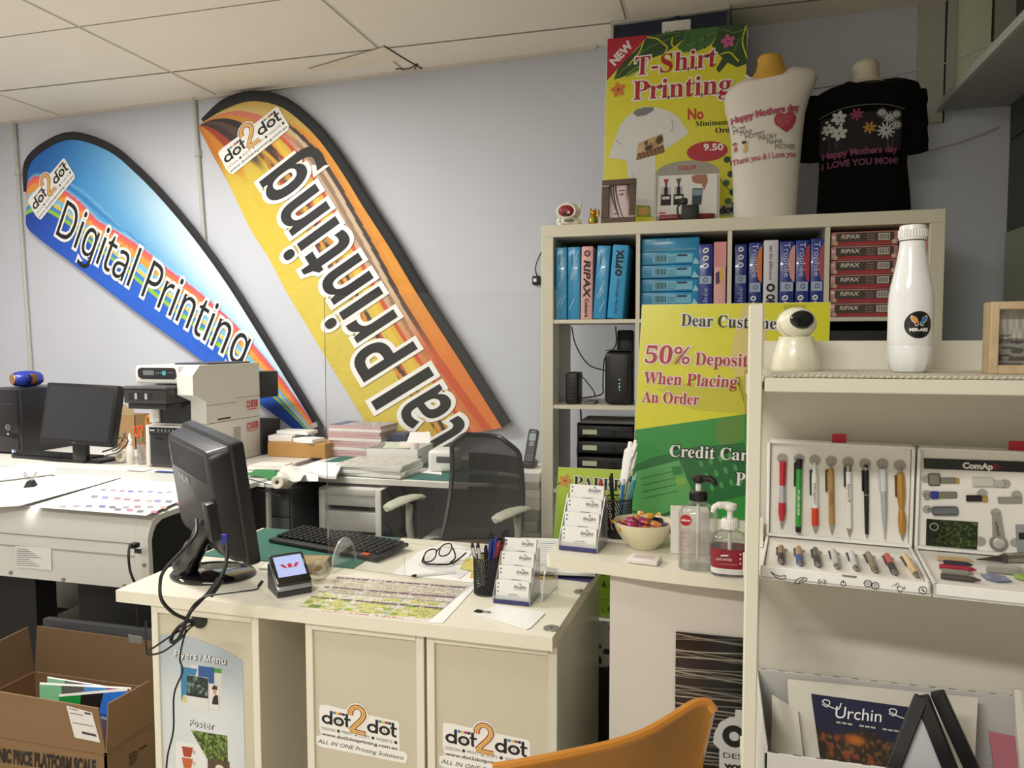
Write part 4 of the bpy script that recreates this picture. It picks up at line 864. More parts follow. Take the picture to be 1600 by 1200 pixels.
def sample_box(name, label, x, y, rz, W_=.247, H_=.183, D_=.237, marks=None):
    t = T(name, label, 'sample box', (x+W_/2, y-.1, SZ2), 0, 'open sample boxes'); A = LOC(x, y, SZ2, rz); BW = m('f0efeb', .45); FM = m('eeebe3', .7)
    lid = LOC(0, 0, .0195, 0, 2)
    b = MB(M=A); b.box(0, W_, -.006, .0, 0, H_, BW, M=lid)
    for (x0, x1, z0, z1) in ((0, .005, 0, H_), (W_-.005, W_, 0, H_), (0, W_, H_-.005, H_), (0, W_, 0, .005)): b.box(x0, x1, -.026, -.004, z0, z1, BW, .001, 1, M=lid)
    b.box(.006, W_-.006, -.014, -.006, .005, H_-.006, FM, M=lid); o1 = b.to('lid', t)
    b = MB(M=A); b.box(0, W_, -D_, -.002, 0, .004, BW)
    for (x0, x1, y0, y1) in ((0, .005, -D_, -.002), (W_-.005, W_, -D_, -.002), (0, W_, -D_, -D_+.005), (0, W_, -.007, -.002)): b.box(x0, x1, y0, y1, 0, .020, BW, .001, 1)
    b.box(.006, W_-.006, -D_+.006, -.008, .004, .0155, FM)
    if marks: b.M = I4; marks(b, A @ FR((0, -D_-.0006, 0), (1, 0, 0), (0, 0, 1)))
    b.to('base', t)
    tb = MB(M=A @ lid); tb.box(.5*W_-.012, .5*W_+.012, -.016, -.014, H_-.004, H_+.016, m('b81f30', .6)); tb.to('ribbon_tab', t, 'red ribbon tab')
    FL = A @ lid @ FR((0, -.0145, 0), (1, 0, 0), (0, 0, 1)); FB = A @ FR((0, 0, .0165), (1, 0, 0), (0, 1, 0)); FF = A @ FR((0, -D_-.0006, 0), (1, 0, 0), (0, 0, 1))
    return t, FL, FB, FF, A
HOLE = m('a7a59d', .7)
R5 = lambda X, Y: (1180+X/4.614, 680+Y/4.614)
def front_marks(b, FF):      # marks on the front of the box
    IC = m('2c2c2c', .6)
    def ic(pts, w_=.0012, k=4): b.stroke([pf(FF, R5(*p)) for p in pts], w_, IC, .0004, FF, k)
    ic([(113, 985), (140, 1015), (180, 1038), (215, 1035)]); ic([(113, 985), (135, 1000), (170, 1015), (220, 1012)]); ic([(220, 1012), (215, 1035)], k=1); ic([(113, 985), (125, 1002)], k=1)
    ic([(285, 1055), (320, 1030), (370, 1030), (365, 1048), (325, 1065), (290, 1070), (285, 1055)]); ic([(315, 1065), (330, 1045), (355, 1035)])
    for sx in (1, -1):
        for r_ in (12, 22): ic([(482+sx*r_, 1038), (482+sx*(r_+6), 1055), (482+sx*r_, 1074)], .0009)
    ic([(482, 1050), (482, 1058)], .002, 1)
    x, y = pf(FF, R5(635, 1070)); b.ring(x, y, .0032, .0042, IC, .0004, M=FF); ic([(635, 1045), (635, 1068)], .0012, 1)
    for cx, cy in ((812, 1070), (865, 1085)):
        x, y = pf(FF, R5(cx, cy)); b.ring(x, y, .0042, .0050, IC, .0004, M=FF); b.ring(x, y, .0014, .0022, IC, .0004, M=FF)
        for k in range(10): a = k*.628; b.disc(x+.0056*math.cos(a), y+.0056*math.sin(a), .0010, IC, off=.0004, n=6, M=FF)
    x, y = pf(FF, R5(1045, 1108)); b.ring(x, y, .0034, .0042, IC, .0004, M=FF); b.ring(x-.004, y+.005, .002, .0027, IC, .0004, M=FF); ic([(1065, 1105), (1080, 1095), (1075, 1112)], .0008); ic([(1035, 1125), (1035, 1140)], .0008, 1); ic([(1052, 1128), (1052, 1142)], .0008, 1)
    for k in range(5): ic([(985+k*10, 1085-k*6), (992+k*10, 1090-k*5)], .0007, 1)
    x, y = pf(FF, R5(1209, 1118)); b.ring(x, y, .0048, .006, IC, .0004, M=FF); ic([(1200, 1108), (1220, 1130)], .002, 1)
    b.poly([pf(FF, R5(*p)) for p in ((620, 1004), (735, 1016), (728, 1030), (630, 1018))], m('77756e', .6), .0004, FF);
t1_, FL, FB, FF, A1 = sample_box('pen_sample_box', 'open white sample box of eight upright pens with red tab, left of the pair', .101, 1.512, -6, marks=front_marks)
b = MB()
for q in ((197, 168), (317, 172), (430, 180), (548, 187), (670, 194), (792, 207), (917, 207), (1043, 217)): x, y = pf(FL, R5(*q)); b.disc(x, y, .0098, HOLE, off=.0006, M=FL)
b.to('finger_holes', t1_)
def onF(F, X, Y, up=.005, RR=R5): x, y = pf(F, RR(X, Y)); return F @ Vector((x, y, up))
NL = Vector((FL[0][2], FL[1][2], FL[2][2]))
REDP = m('b5202c', .3, coat=.3); GRN = m('2f9a3a', .2, coat=.4); TAN = m('b08a52', .6); WP = m('e6e6e2', .25, coat=.3); ORR = m('cf4226', .35); SIL = m('b9bdc4', .3, .3); GOLD = m('b98a3e', .3, .2, coat=.4)
pens = [
 ('red and silver curvy pen, leftmost standing pen in the sample box', (200, 185), (192, 672), [(0, .35, .0066, .0052, REDP, 'barrel'), (.35, .6, .0052, .0058, SIL, 'barrel_middle'), (.6, .87, .0058, (.0042, .0068), REDP, 'grip'), (.87, 1, .0042, .0008, STEEL, 'tip')], (.08, .35, .004, REDP), None),
 ('translucent green pen with black cap in the sample box', (318, 168), (310, 692), [(0, .13, .0055, .0055, BLACK, 'cap'), (.13, .92, .0056, .0054, GRN, 'barrel'), (.92, 1, .005, .005, BLACK, 'tip')], (.05, .38, .0075, BLACK), ('PUBLISHER', .42, .35, WHITE, .0056)),
 ('white pen with red grip and Logistics lettering in the sample box', (428, 195), (433, 705), [(0, .06, .0022, .0022, WP, 'button'), (.06, .2, .003, .0055, WP, 'cap'), (.2, .63, .0058, .006, WP, 'barrel'), (.63, .88, .0062, .0062, ORR, 'grip'), (.88, 1, .0058, .001, STEEL, 'tip')], (.1, .46, .0075, m('33363a', .4)), ('XXLogistics', .27, .3, INK, .006)),
 ('tan cardboard pen with bronze ends in the sample box', (545, 215), (553, 715), [(0, .05, .002, .002, STEEL, 'button'), (.05, .12, .005, .005, GOLD, 'cap'), (.12, .84, .0051, .0050, TAN, 'barrel'), (.84, 1, .005, .0008, STEEL, 'tip')], (.06, .38, .0085, m('5a4630', .4, .4)), ('OCEAN', .36, .2, m('6a4c2a', .6), .0052)),
 ('slim white metal pen with steel tip in the sample box', (672, 215), (678, 730), [(0, .08, .0048, .0048, STEEL, 'cap'), (.08, .87, .005, .005, WP, 'barrel'), (.87, 1, .005, .0008, STEEL, 'tip')], (.02, .3, .0068, m('3a3a3a', .3, .5)), ('Express W', .25, .26, INK, .005)),
 ('slim black pen with steel top in the sample box', (797, 210), (803, 738), [(0, .03, .0028, .0028, BLACK, 'button'), (.03, .07, .004, .004, STEEL, 'cap'), (.07, .395, .0046, .0042, BLACK, 'barrel'), (.395, .41, .0043, .0043, STEEL, 'ring'), (.41, .94, .0042, .0032, m('1b1b1b', .3), 'lower_barrel'), (.94, 1, .0026, .0005, STEEL, 'tip')], (.07, .36, .0058, BLACK), None),
 ('silver grey pen with white clip block in the sample box', (920, 238), (933, 750), [(0, .31, .0058, .0056, m('d5d8dc', .3), 'cap'), (.31, 1, .005, (.0008, .0042), SIL, 'barrel')], (.02, .3, .0062, m('c4c7cb', .3)), None),
 ('golden hourglass-shaped pen, rightmost standing pen in the sample box', (1043, 230), (1060, 755), [(0, .07, .002, .002, STEEL, 'button'), (.07, .56, .0058, (.0042, .0072), GOLD, 'barrel'), (.56, .9, .0042, (.0048, .0068), GOLD, 'grip'), (.9, 1, .0046, .0008, STEEL, 'tip')], (.1, .4, .008, m('6a5430', .3, .5), ), None)]
for lb, a, e, segs, cl, mk in pens: pen(lb, onF(FL, *a), onF(FL, *e), NL, segs, cl, mark=mk)
NB = Vector((0, 0, 1))
low = [('brown and black short pen end, leftmost in the tray of the sample box', (185, 828), (187, 940), 'a08468', '1b1b1b'), ('tan pen with blue grip lying in the tray of the sample box', (310, 835), (322, 952), 'c09a6c', '34549a'), ('black and grey pen lying in the tray of the sample box', (432, 845), (452, 962), '5a5a5a', '2a2a2a'),
 ('clear plastic pen lying in the tray of the sample box', (560, 855), (590, 975), 'c9c7c0', 'bdbbb4'), ('silver white pen lying in the tray of the sample box', (688, 868), (730, 990), 'd4d4d2', 'c2c2c2'), ('olive grey pen with black clip lying in the tray of the sample box', (812, 878), (868, 1003), '8d8468', '857c62'), ('red pen with black end lying in the tray of the sample box', (948, 890), (1008, 1020), 'c83c44', '2a2a2a'), ('cream curvy pen lying rightmost in the tray of the sample box', (1078, 895), (1168, 1038), 'e2c998', 'dcc08a')]
b = MB()
for k, (lb, a, e, c1_, c2_) in enumerate(low): x, y = pf(FB, R5(a[0]+5, a[1]-6)); b.disc(x, y, .010, HOLE, off=.0006, M=FB)
b.to('tray_finger_holes', t1_)
for lb, a, e, c1_, c2_ in low: pen(lb, onF(FB, *a), onF(FB, *e), NB, [(0, .55, .0052, .0058, m(c1_, .35), 'barrel'), (.55, .9, .0056, .0056, m(c2_, .4), 'grip'), (.9, 1, .005, .002, STEEL, 'tip')], (.05, .5, .0065, m('2e2c2a', .4)), group='pens in the tray of the sample box')
# second box
t2_, FL, FB, FF, A2 = sample_box('gadget_sample_box', 'open white sample box with black ComAp header and memory sticks, right of the pair', .350, 1.485, -6, .30)
R6 = lambda X, Y: (1420+X/4.617, 680+Y/4.617)
NL = Vector((FL[0][2], FL[1][2], FL[2][2]))
b = MB(); mk_poly(b, FL, [R6(*p) for p in ((105, 165), (835, 190), (835, 268), (108, 240))], m('141414', .4), .0012)
mk_text(b, FL, 'ComAp', R6(385, 236), R6(605, 246), R6(387, 196), WHITE, bold=.05, off=.002)
for k, q in enumerate((((612, 200), (668, 230), (612, 250)),)): mk_poly(b, FL, [R6(*p) for p in q], m('a02028', .4), .002); mk_poly(b, FL, [R6(*p) for p in ((622, 213), (650, 229), (622, 240))], m('141414', .4), .0026)
b.to('header_strip', t2_, 'black header strip')
b = MB()
for q, r_ in (((125, 318), .007), ((695, 350), .008), ((130, 425), .0075), ((530, 420), .008), ((778, 432), .008), ((132, 535), .0075), ((628, 560), .008), ((515, 765), .0085), ((770, 775), .008)): x, y = pf(FL, R6(*q)); b.disc(x, y, r_, HOLE, off=.0005, M=FL)
b.to('finger_holes', t2_)
def fbox(b, F, X0, Y0, X1, Y1, z0, z1, mat, r_=.001):
    a = pf(F, R6(X0, Y1)); c = pf(F, R6(X1, Y0)); bb = pf(F, R6(X1, Y1)); sh = (bb[1]-a[1])/(bb[0]-a[0]+1e-9)
    b.box(0, bb[0]-a[0], 0, abs(c[1]-bb[1]), z0, z1, mat, r_, 1, M=F @ Matrix.Translation((a[0], a[1], 0)) @ Matrix.Rotation(math.atan(sh), 4, 'Z'))
def stick(label, parts, cat='memory stick', name='memory_stick'):
    mids = [onF(FL, (p[1]+p[3])/2, (p[2]+p[4])/2, 0, R6) for p in parts]; t = T(name, label, cat, tuple(mids[0]), 0, 'samples in the gadget box')
    for (nm_, X0, Y0, X1, Y1, mt, th) in parts: b = MB(); fbox(b, FL, X0, Y0, X1, Y1, .0005, th, mt, .0045 if nm_ == 'key_head' else .0028 if nm_ == 'bullet' else .001); b.to(nm_, t)
MT = m('8e8a80', .25, .8); CL = m('c9c7bf', .2); GD = m('c0a060', .3, .7)
stick('key-shaped metal memory stick at the top left of the gadget box', [('key_head', 138, 272, 228, 362, MT, .005), ('shaft', 226, 304, 335, 345, MT, .004), ('contacts', 333, 307, 362, 346, GD, .0038)])
stick('clear plastic memory stick at the top of the gadget box', [('case', 455, 303, 610, 365, CL, .006), ('cap', 608, 325, 690, 372, m('b4b2aa', .2), .005)])
stick('blue and silver swivel memory stick in the gadget box', [('swivel_cover', 155, 402, 212, 455, m('26348a', .35), .006), ('stick_body', 210, 405, 345, 450, MT, .005), ('key_ring', 112, 420, 150, 465, STEEL, .003)])
stick('short black memory stick with gold contacts in the gadget box', [('case', 412, 430, 525, 475, m('1c1214', .3), .005), ('contacts', 524, 436, 568, 480, GD, .004)])
stick('silver bar memory stick at the right of the gadget box', [('case', 640, 443, 815, 487, m('a5a39b', .3, .6), .005)])
stick('grey bullet-shaped memory stick above the forest card', [('bullet', 165, 508, 355, 572, m('7a8088', .2, .7), .009), ('ring', 135, 525, 170, 548, STEEL, .003)])
def forest(u, v):
    g = vn(u*26, v*18, 1)*.6+vn(u*60, v*45, 2)*.4; c = mixc((22, 30, 14), (92, 118, 48), sst(.35, .85, g)); c = mixc(c, (120, 124, 96), .5*(np.abs(v-.55+.9*np.abs(u-.5)) < .02)); return mixc(c, (10, 14, 8), .5*sst(.5, 0, u))
t = T('forest_card', 'card printed with dark green forest in the gadget box', 'card', tuple(onF(FL, 305, 715, 0, R6)), 0, 'samples in the gadget box')
a, c, d = (Vector(pf(FL, R6(*p))+(0,)) for p in ((122, 800), (492, 828), (122, 602)))
FC = FL @ Matrix.Translation(a) @ Matrix.Rotation(math.atan2((c-a).y, (c-a).x), 4, 'Z'); b = MB(M=FC); w_ = (c-a).length; h_ = (d-a).length
b.box(0, w_, 0, h_, .0002, .0015, m('26301a', .4), .0006, 1); b.art(.001, .001, w_-.001, h_-.001, 64, 44, forest, printed(.3), .0017); b.ring(.012, h_-.013, .0055, .0072, m('9aa39a', .4), .0024); b.to('printed_card', t)
b = MB(); c1p = pf(FL, R6(645, 775)); c2p = pf(FL, R6(630, 560)); OP = m('a5a49e', .3, .5)
b.cyl((c1p[0], c1p[1], .0005), (c1p[0], c1p[1], .0045), .0138, OP, n=28, M=FL); b.prism([(c1p[0]-.009, c1p[1]+.008), (c1p[0]+.009, c1p[1]+.008), (c2p[0]+.0065, c2p[1]), (c2p[0]-.0065, c2p[1])], .0005, .004, OP, FL); b.ell((c1p[0], c1p[1], .0045), (.009, .009, .0008), m('d5d3cc', .2, .3), FL)
mk_text(b, FL, 'gadget', R6(650, 720), R6(632, 620), R6(630, 722), m('444444', .5), off=.005)
b.thing('bottle_opener', 'grey spoon-shaped bottle opener in the gadget box', 'opener', 'samples in the gadget box')
b = MB(); fbox(b, FL, 782, 640, 1010, 850, .0005, .002, m('9fa3a8', .35, .4)); fbox(b, FL, 792, 700, 840, 750, .002, .0025, BLACK, 0); b.thing('metal_card', 'silver grey card at the right edge of the gadget box', 'card', 'samples in the gadget box')
for lb, a, e, c_ in (('tan pen at the back of the gadget box tray', (205, 905), (465, 925), 'c2a27a'), ('navy pen behind the red pen in the gadget box tray', (250, 935), (462, 955), '2a2c3a'), ('dark red pen in the gadget box tray', (220, 962), (488, 990), 'a3203a'), ('grey pen in front of the red pen in the gadget box tray', (235, 995), (470, 1020), '8a877c'), ('dark grey pen nearest the front of the gadget box tray', (230, 1035), (522, 1066), '4a4644'), ('slim silver pen at the right of the gadget box tray', (560, 960), (840, 985), 'b0aea6'), ('pale grey pen at the right of the gadget box tray', (560, 990), (840, 1012), '9c9a90')):
    pen(lb, onF(FB, *a, .004, R6), onF(FB, *e, .004, R6), NB, [(0, .8, .0042, .0045, m(c_, .35), 'barrel'), (.8, 1, .0042, .0008, m(c_, .4), 'tip')], None, 'pens in the gadget box tray')
pen('metal torch with pointed end at the back of the gadget box tray', onF(FB, 830, 915, .008, R6), onF(FB, 487, 922, .006, R6), NB, [(0, .4, .009, .008, STEEL, 'barrel'), (.4, .5, .0085, .006, m('6a6862', .3, .7), 'collar'), (.5, 1, .0055, .0008, m('55534e', .3, .6), 'tip')], None, 'samples in the gadget box')
b = MB(); b.poly([pf(FB, R6(*p)) for p in ((515, 1010), (600, 1012), (700, 1030), (740, 1062), (640, 1065), (560, 1045))], m('8088a8', .2), .003, FB); b.prism([pf(FB, R6(*p)) for p in ((740, 1062), (640, 1065), (560, 1045), (515, 1010), (600, 1012), (700, 1030))], .0004, .0029, m('6a7090', .2), FB); b.thing('blue_gadget', 'flat blue grey gadget in the gadget box tray', 'gadget', 'samples in the gadget box')
b = MB(); b.ell((pf(FB, R6(820, 1040))[0], pf(FB, R6(820, 1040))[1], .004), (.012, .012, .005), m('8faa50', .35), FB); b.thing('green_gadget', 'small lime green gadget at the right of the gadget box tray', 'gadget', 'samples in the gadget box')
b = MB(); b.box(.078, .092, 1.47, 1.50, SZ2, SZ2+.05, m('e0dccb', .5)); b.thing('small_white_box', 'small white box tucked between the side panel and the pen sample box', 'box')
# ---------------------------------------------------------------- tray and its contents
TW = m('d3d1cc', .7, n=.03, stretch=(60, 1, 1), ns=1); TX0, TX1, TY0, TY1, TH = .084, .56, 1.218, 1.516, .737
t = T('cardboard_tray', 'white corrugated cardboard tray on the lower display shelf', 'tray', (.32, 1.37, SZ3))
MB().box(TX0, TX1, TY0, TY1, SZ3, SZ3+.004, TW).to('bottom', t)
for nm_, (x0, x1, y0, y1, z1) in dict(back_wall=(TX0, TX1, TY1-.004, TY1, TH), front_wall=(TX0, TX1, TY0, TY0+.004, TH-.008), left_wall=(TX0, TX0+.005, TY0, TY1, TH+.002), right_wall=(TX1-.005, TX1, TY0, TY1, TH-.03)).items():
    b = MB(); b.box(x0, x1, y0, y1, SZ3+.004, z1, TW, .0012, 1)
    if x1-x0 > .1:
        for k in range(14): b.box(x0+.01+k*.033, x0+.022+k*.033, y0+.0012, y1-.0012, z1-.001, z1+.0006, m('3c3a36', .8))
    b.to(nm_, t)
def slab(b, fn, th, nu, nv, mat, nrm):
    nrm = Vector(nrm); rr = []
    for i in range(nu+1): rr.append([Vector(fn(i/nu, j/nv)) for j in range(nv+1)]+[Vector(fn(i/nu, j/nv))-nrm*th for j in range(nv, -1, -1)])
    b.loft(rr, mat)
def quad(b, A_, B_, C_, D_, th, mat, wave=0, nrm=None, nu=14, nv=10):
    """A bottom-left, B bottom-right, C top-right, D top-left"""
    A_, B_, C_, D_ = map(Vector, (A_, B_, C_, D_)); n_ = Vector(nrm) if nrm else (B_-A_).cross(D_-A_).normalized()
    slab(b, lambda u, v: A_.lerp(B_, u).lerp(D_.lerp(C_, u), v)+n_*wave*math.sin(u*7+v*3)*math.sin(v*5+1), th, nu, nv, mat, n_)
TL_ = atY(1231, 1061, 1.485); BL_ = Vector((TL_.x, 1.385, .622)); BR_ = Vector((TL_.x+.285, 1.375, .622)); F = FR(BL_, (BR_-BL_), (TL_-BL_)); q_ = pf(F, (1528, 1090)); TR_ = F @ Vector((q_[0], q_[1], 0)); CT = m('d8d4c8', .9, n=.03, bump=.4, bs=14)
t = T('tote_bag', 'folded off-white cloth bag printed Urchin in the cardboard tray', 'bag', tuple((BL_+BR_)/2)); b = MB(); quad(b, BL_, BR_, TR_, TL_, .016, CT, .0015)
F = FR(BL_, (BR_-BL_).normalized(), (TL_-BL_).normalized()); nz = .0045
def urch(u, v):
    sky = mixc((18, 22, 48), (30, 34, 64), v); g = vn(u*22, v*18, 5)*.6+vn(u*50, v*40, 8)*.4; grd = mixc((40, 28, 18), (122, 84, 44), sst(.45, .9, g)); grd = mixc(grd, (196, 110, 34), np.exp(-(((u-.42)/.12)**2+((v-.5)/.07)**2)**2)*.8)
    grd = mixc(grd, (150, 70, 30), .7*(vn(u*14, v*10, 11) > .72)*(v < .55)); return mixc(sky, grd, sst(.62, .54, v+.05*np.sin(u*9)))
q = [Vector(pf(F, p)) for p in ((1285, 1215), (1422, 1240), (1420, 1106), (1267, 1085))]
b.grid(lambda u, v: tuple((q[0].lerp(q[1], u)).lerp(q[3].lerp(q[2], u), v))[:2]+(nz,), 70, 60, printed(.8), F, urch)
mk_text(b, F, 'Urchin', (1304, 1123), (1376, 1130), (1306, 1105), WHITE, off=nz+.002)
for x0, y0 in ((1284, 1098), (1388, 1112)): b.stroke([pf(F, p) for p in ((x0, y0+4), (x0+8, y0+8), (x0+12, y0), (x0+4, y0-3), (x0+2, y0+2), (x0+24, y0+12), (x0+30, y0+2))], .0018, WHITE, nz+.002, F)

for i in range(11):
    if i not in (3, 7): mk_poly(b, F, [(1306+i*9, 1128.5+i*1.35), (1313+i*9, 1129.5+i*1.35), (1313+i*9, 1132.2+i*1.35), (1306+i*9, 1131.2+i*1.35)], m('b9b4a8', .7), nz+.002)
b.to('printed_cloth', t)
b = MB(); a = atY(1206, 1085, 1.45); quad(b, (a.x-.006, 1.36, .62), (a.x+.05, 1.34, .62), (a.x+.045, 1.44, a.z-.02), (a.x, 1.45, a.z), .012, CT, .003); b.thing('folded_cloth', 'folded plain off-white cloth at the left end of the cardboard tray', 'cloth')
BF = m('17171a', .4, n=.1, bump=.05)
def bar(b, p0, p1, w_, th, mat, nrm, r_=.002):
    p0, p1, nrm = Vector(p0), Vector(p1), Vector(nrm); d = p1-p0; z = d.normalized(); y = (nrm-z*nrm.dot(z)).normalized(); x = y.cross(z)
    b.box(-w_/2, w_/2, -th/2, th/2, 0, d.length, mat, r_, 1, M=Matrix(((x.x, y.x, z.x, p0.x), (x.y, y.y, z.y, p0.y), (x.z, y.z, z.z, p0.z), (0, 0, 0, 1))))
ap = atY(1440, 1088, 1.305); nr = (-.25, -1, .05); zb = .611
pl = Vector((ap.x-.085, 1.246, zb)); pr_ = Vector((ap.x+.075, 1.275, zb)); ap2 = ap+Vector((.03, .03, -.003)); pr2 = pr_+Vector((.04, .03, 0))
t = T('easel_frame', 'black angled easel frame with a white insert standing in the tray', 'frame stand', tuple((pl+pr_)/2))
b = MB(); bar(b, pl, ap, .02, .016, BF, nr); b.to('left_bar', t); b = MB(); bar(b, pr_, ap, .022, .018, BF, nr); b.to('right_bar', t); b = MB(); bar(b, pr2, ap2, .022, .018, BF, nr); b.cyl(pr2.lerp(ap2, .25)+Vector((0, -.012, 0)), pr2.lerp(ap2, .25)+Vector((0, .0, 0)), .008, BF); b.to('rear_bar', t)
b = MB(); q = [pl.lerp(ap, .1)+Vector((.012, .004, 0)), pr_.lerp(ap, .1)+Vector((-.012, .004, 0)), ap.lerp((pl+pr_)/2, .14)+Vector((0, .004, 0))]; dn = Vector(nr).normalized()*.002
b.add([p+dn for p in q]+[p-dn for p in q], [(0, 1, 2), (5, 4, 3), (0, 2, 5, 3), (2, 1, 4, 5), (1, 0, 3, 4)], m('d6d6da', .5)); c_ = atY(1428, 1192, 1.2); 
ctr = (q[0]+q[1])*.32+q[2]*.36; b.add([ctr+dn*1.3+Vector(o_) for o_ in ((0, 0, .02), (-.012, 0, -.02), (0, 0, -.012), (.012, 0, -.02))], [(0, 1, 2, 3)], m('b02a4a', .5)); b.to('insert', t, 'white insert with a red mark')
b = MB(); a = atY(1545, 1142, 1.42); quad(b, (a.x+.0, 1.36, .615), (a.x+.06, 1.35, .615), (a.x+.045, 1.41, a.z), (a.x, 1.42, a.z), .006, m('a8606e', .7)); b.thing('pink_folder', 'dusty pink folder at the right end of the cardboard tray', 'folder')
b = MB(); a = atY(1592, 1085, 1.40); quad(b, (a.x-.002, 1.36, .62), (a.x+.03, 1.36, .62), (a.x+.03, 1.42, a.z), (a.x, 1.42, a.z), .01, CT, .004); b.thing('white_bag', 'plain white cloth bag cut by the right edge of the photo beside the tray', 'bag')
b = MB(); b.box(.62, .80, 1.26, 1.50, SZ3, SZ3+.10, woodm('8a6a44', '9c7a50', 12)); b.thing('brown_box', 'plain brown box at the right of the cardboard tray', 'box')

# ================================================================ orange chair in front
t = T('plywood_chair', 'orange-stained curved plywood chair in the foreground seen from its backrest', 'chair', (-.16, 1.2, 0)); OC = woodm('8f5e1a', '9e6b22', 6, (1, 1, .15), .3, .4); OE = m('bb7c30', .35)
top = [(770, 1200), (830, 1190), (900, 1176), (960, 1162), (1010, 1144), (1055, 1118), (1085, 1100), (1105, 1098), (1116, 1112)]; dd = [1.06, 1.065, 1.075, 1.09, 1.11, 1.135, 1.15, 1.155, 1.15]
tp = catmull([atD(x, y, d_) for (x, y), d_ in zip(top, dd)], 5); L = len(tp)
b = MB(); rr = []
for i, p in enumerate(tp):
    d = (tp[min(i+1, L-1)]-tp[max(i-1, 0)]); nh = Vector((d.y, -d.x, 0)).normalized(); pull = sst(np.array(.86), np.array(1.), np.array(i/(L-1)))*.05
    q = []
    for k in range(11): f = k/10; q.append(p+Vector((-.20*f*f*0+-.02*f, .06*f*(1-f)-.02*f, -.36*f))+Vector((-float(pull)*f, 0, 0)))
    rr.append([x+nh*.006 for x in q]+[x-nh*.006 for x in reversed(q)])
b.loft(rr, OC); b.tube(tp, .0072, OE, n=8, k=1); b.to('backrest', t)
mid = tp[L//2]; b = MB(); b.box(-.25, .22, -.25, .0, .42, .438, OC, .008) if False else None
SXc, SYc = tp[L//2].x, tp[L//2].y
b = MB(); b.box(tp[0].x-.02, tp[-1].x, SYc-.40, SYc+.02, .42, .44, OC, .008); b.to('seat', t)
for x, y in ((tp[0].x, SYc), (tp[-1].x-.03, SYc+.0), (tp[0].x, SYc-.38), (tp[-1].x-.03, SYc-.38)): MB().cyl((x, y, .42), (x, y, 0), .012, STEEL).to('leg', t)
# ================================================================ counter
CZ = .71; CW = m('e6e1d0', .35, n=.02, bump=.02); CP = m('cbc3ae', .5, n=.02)
t = T('counter', 'long white counter worktop with a thick front edge', 'counter', (-.95, 2.0, CZ-.032))
o_ = [(-1.552, 1.645), (-.346, 1.628), (-.318, 2.34), (-1.56, 2.34)]
b = MB(); b.prism(o_, CZ-.032, CZ-.0004, CW); b.to('worktop', t)
for (x, y) in ((862, 982), (908, 925)):
    b = MB(); p = atZ(x, y, CZ); b.lathe([(0, .0022), (.010, .0022), (.019, .0018), (.020, 0)], m('8a8880', .35, .3), 24, M=Matrix.Translation(p)); b.cyl(p+Vector((0, 0, .0022)), p+Vector((0, 0, .0028)), .003, BLACK); b.to('cable_grommet', t)
MG = m('2f6a5c', .6, n=.05); b = MB(); b.box(-1.545, -1.02, 1.98, 2.33, CZ+.0002, CZ+.0022, MG); b.thing('cutting_mat', 'green cutting mat on the counter under the keyboard', 'mat')
def cabinet(name, label, x0, x1, y1, deco):
    t = T(name, label, 'cabinet', ((x0+x1)/2, 1.85, 0)); zt = CZ-.0325; y0 = 1.652
    for a, c in ((x0, x0+.02), (x1-.02, x1)): MB().box(a, c, y0, y1, 0, zt, m('d2d0c2', .3, .1) if c > -.35 else CW, .0012, 1).to('side_panel', t)
    MB().box(x0+.0205, x1-.0205, y0, y1, zt-.02, zt, CW).to('top_panel', t); MB().box(x0+.02, x1-.02, y0, y1, 0, .05, CW).to('base_panel', t)
    b = MB(); b.box(x0+.02, x1-.02, y0+.008, y0+.016, .05, zt-.02, CP); deco(b, FR((x0+.02, y0+.0078, 0), (1, 0, 0), (0, 0, 1))); b.to('printed_panel', t); return t
R2 = lambda X, Y: (440+X/3.077, 820+Y/3.077); RA = lambda X, Y: (X/4, 900+Y/4)
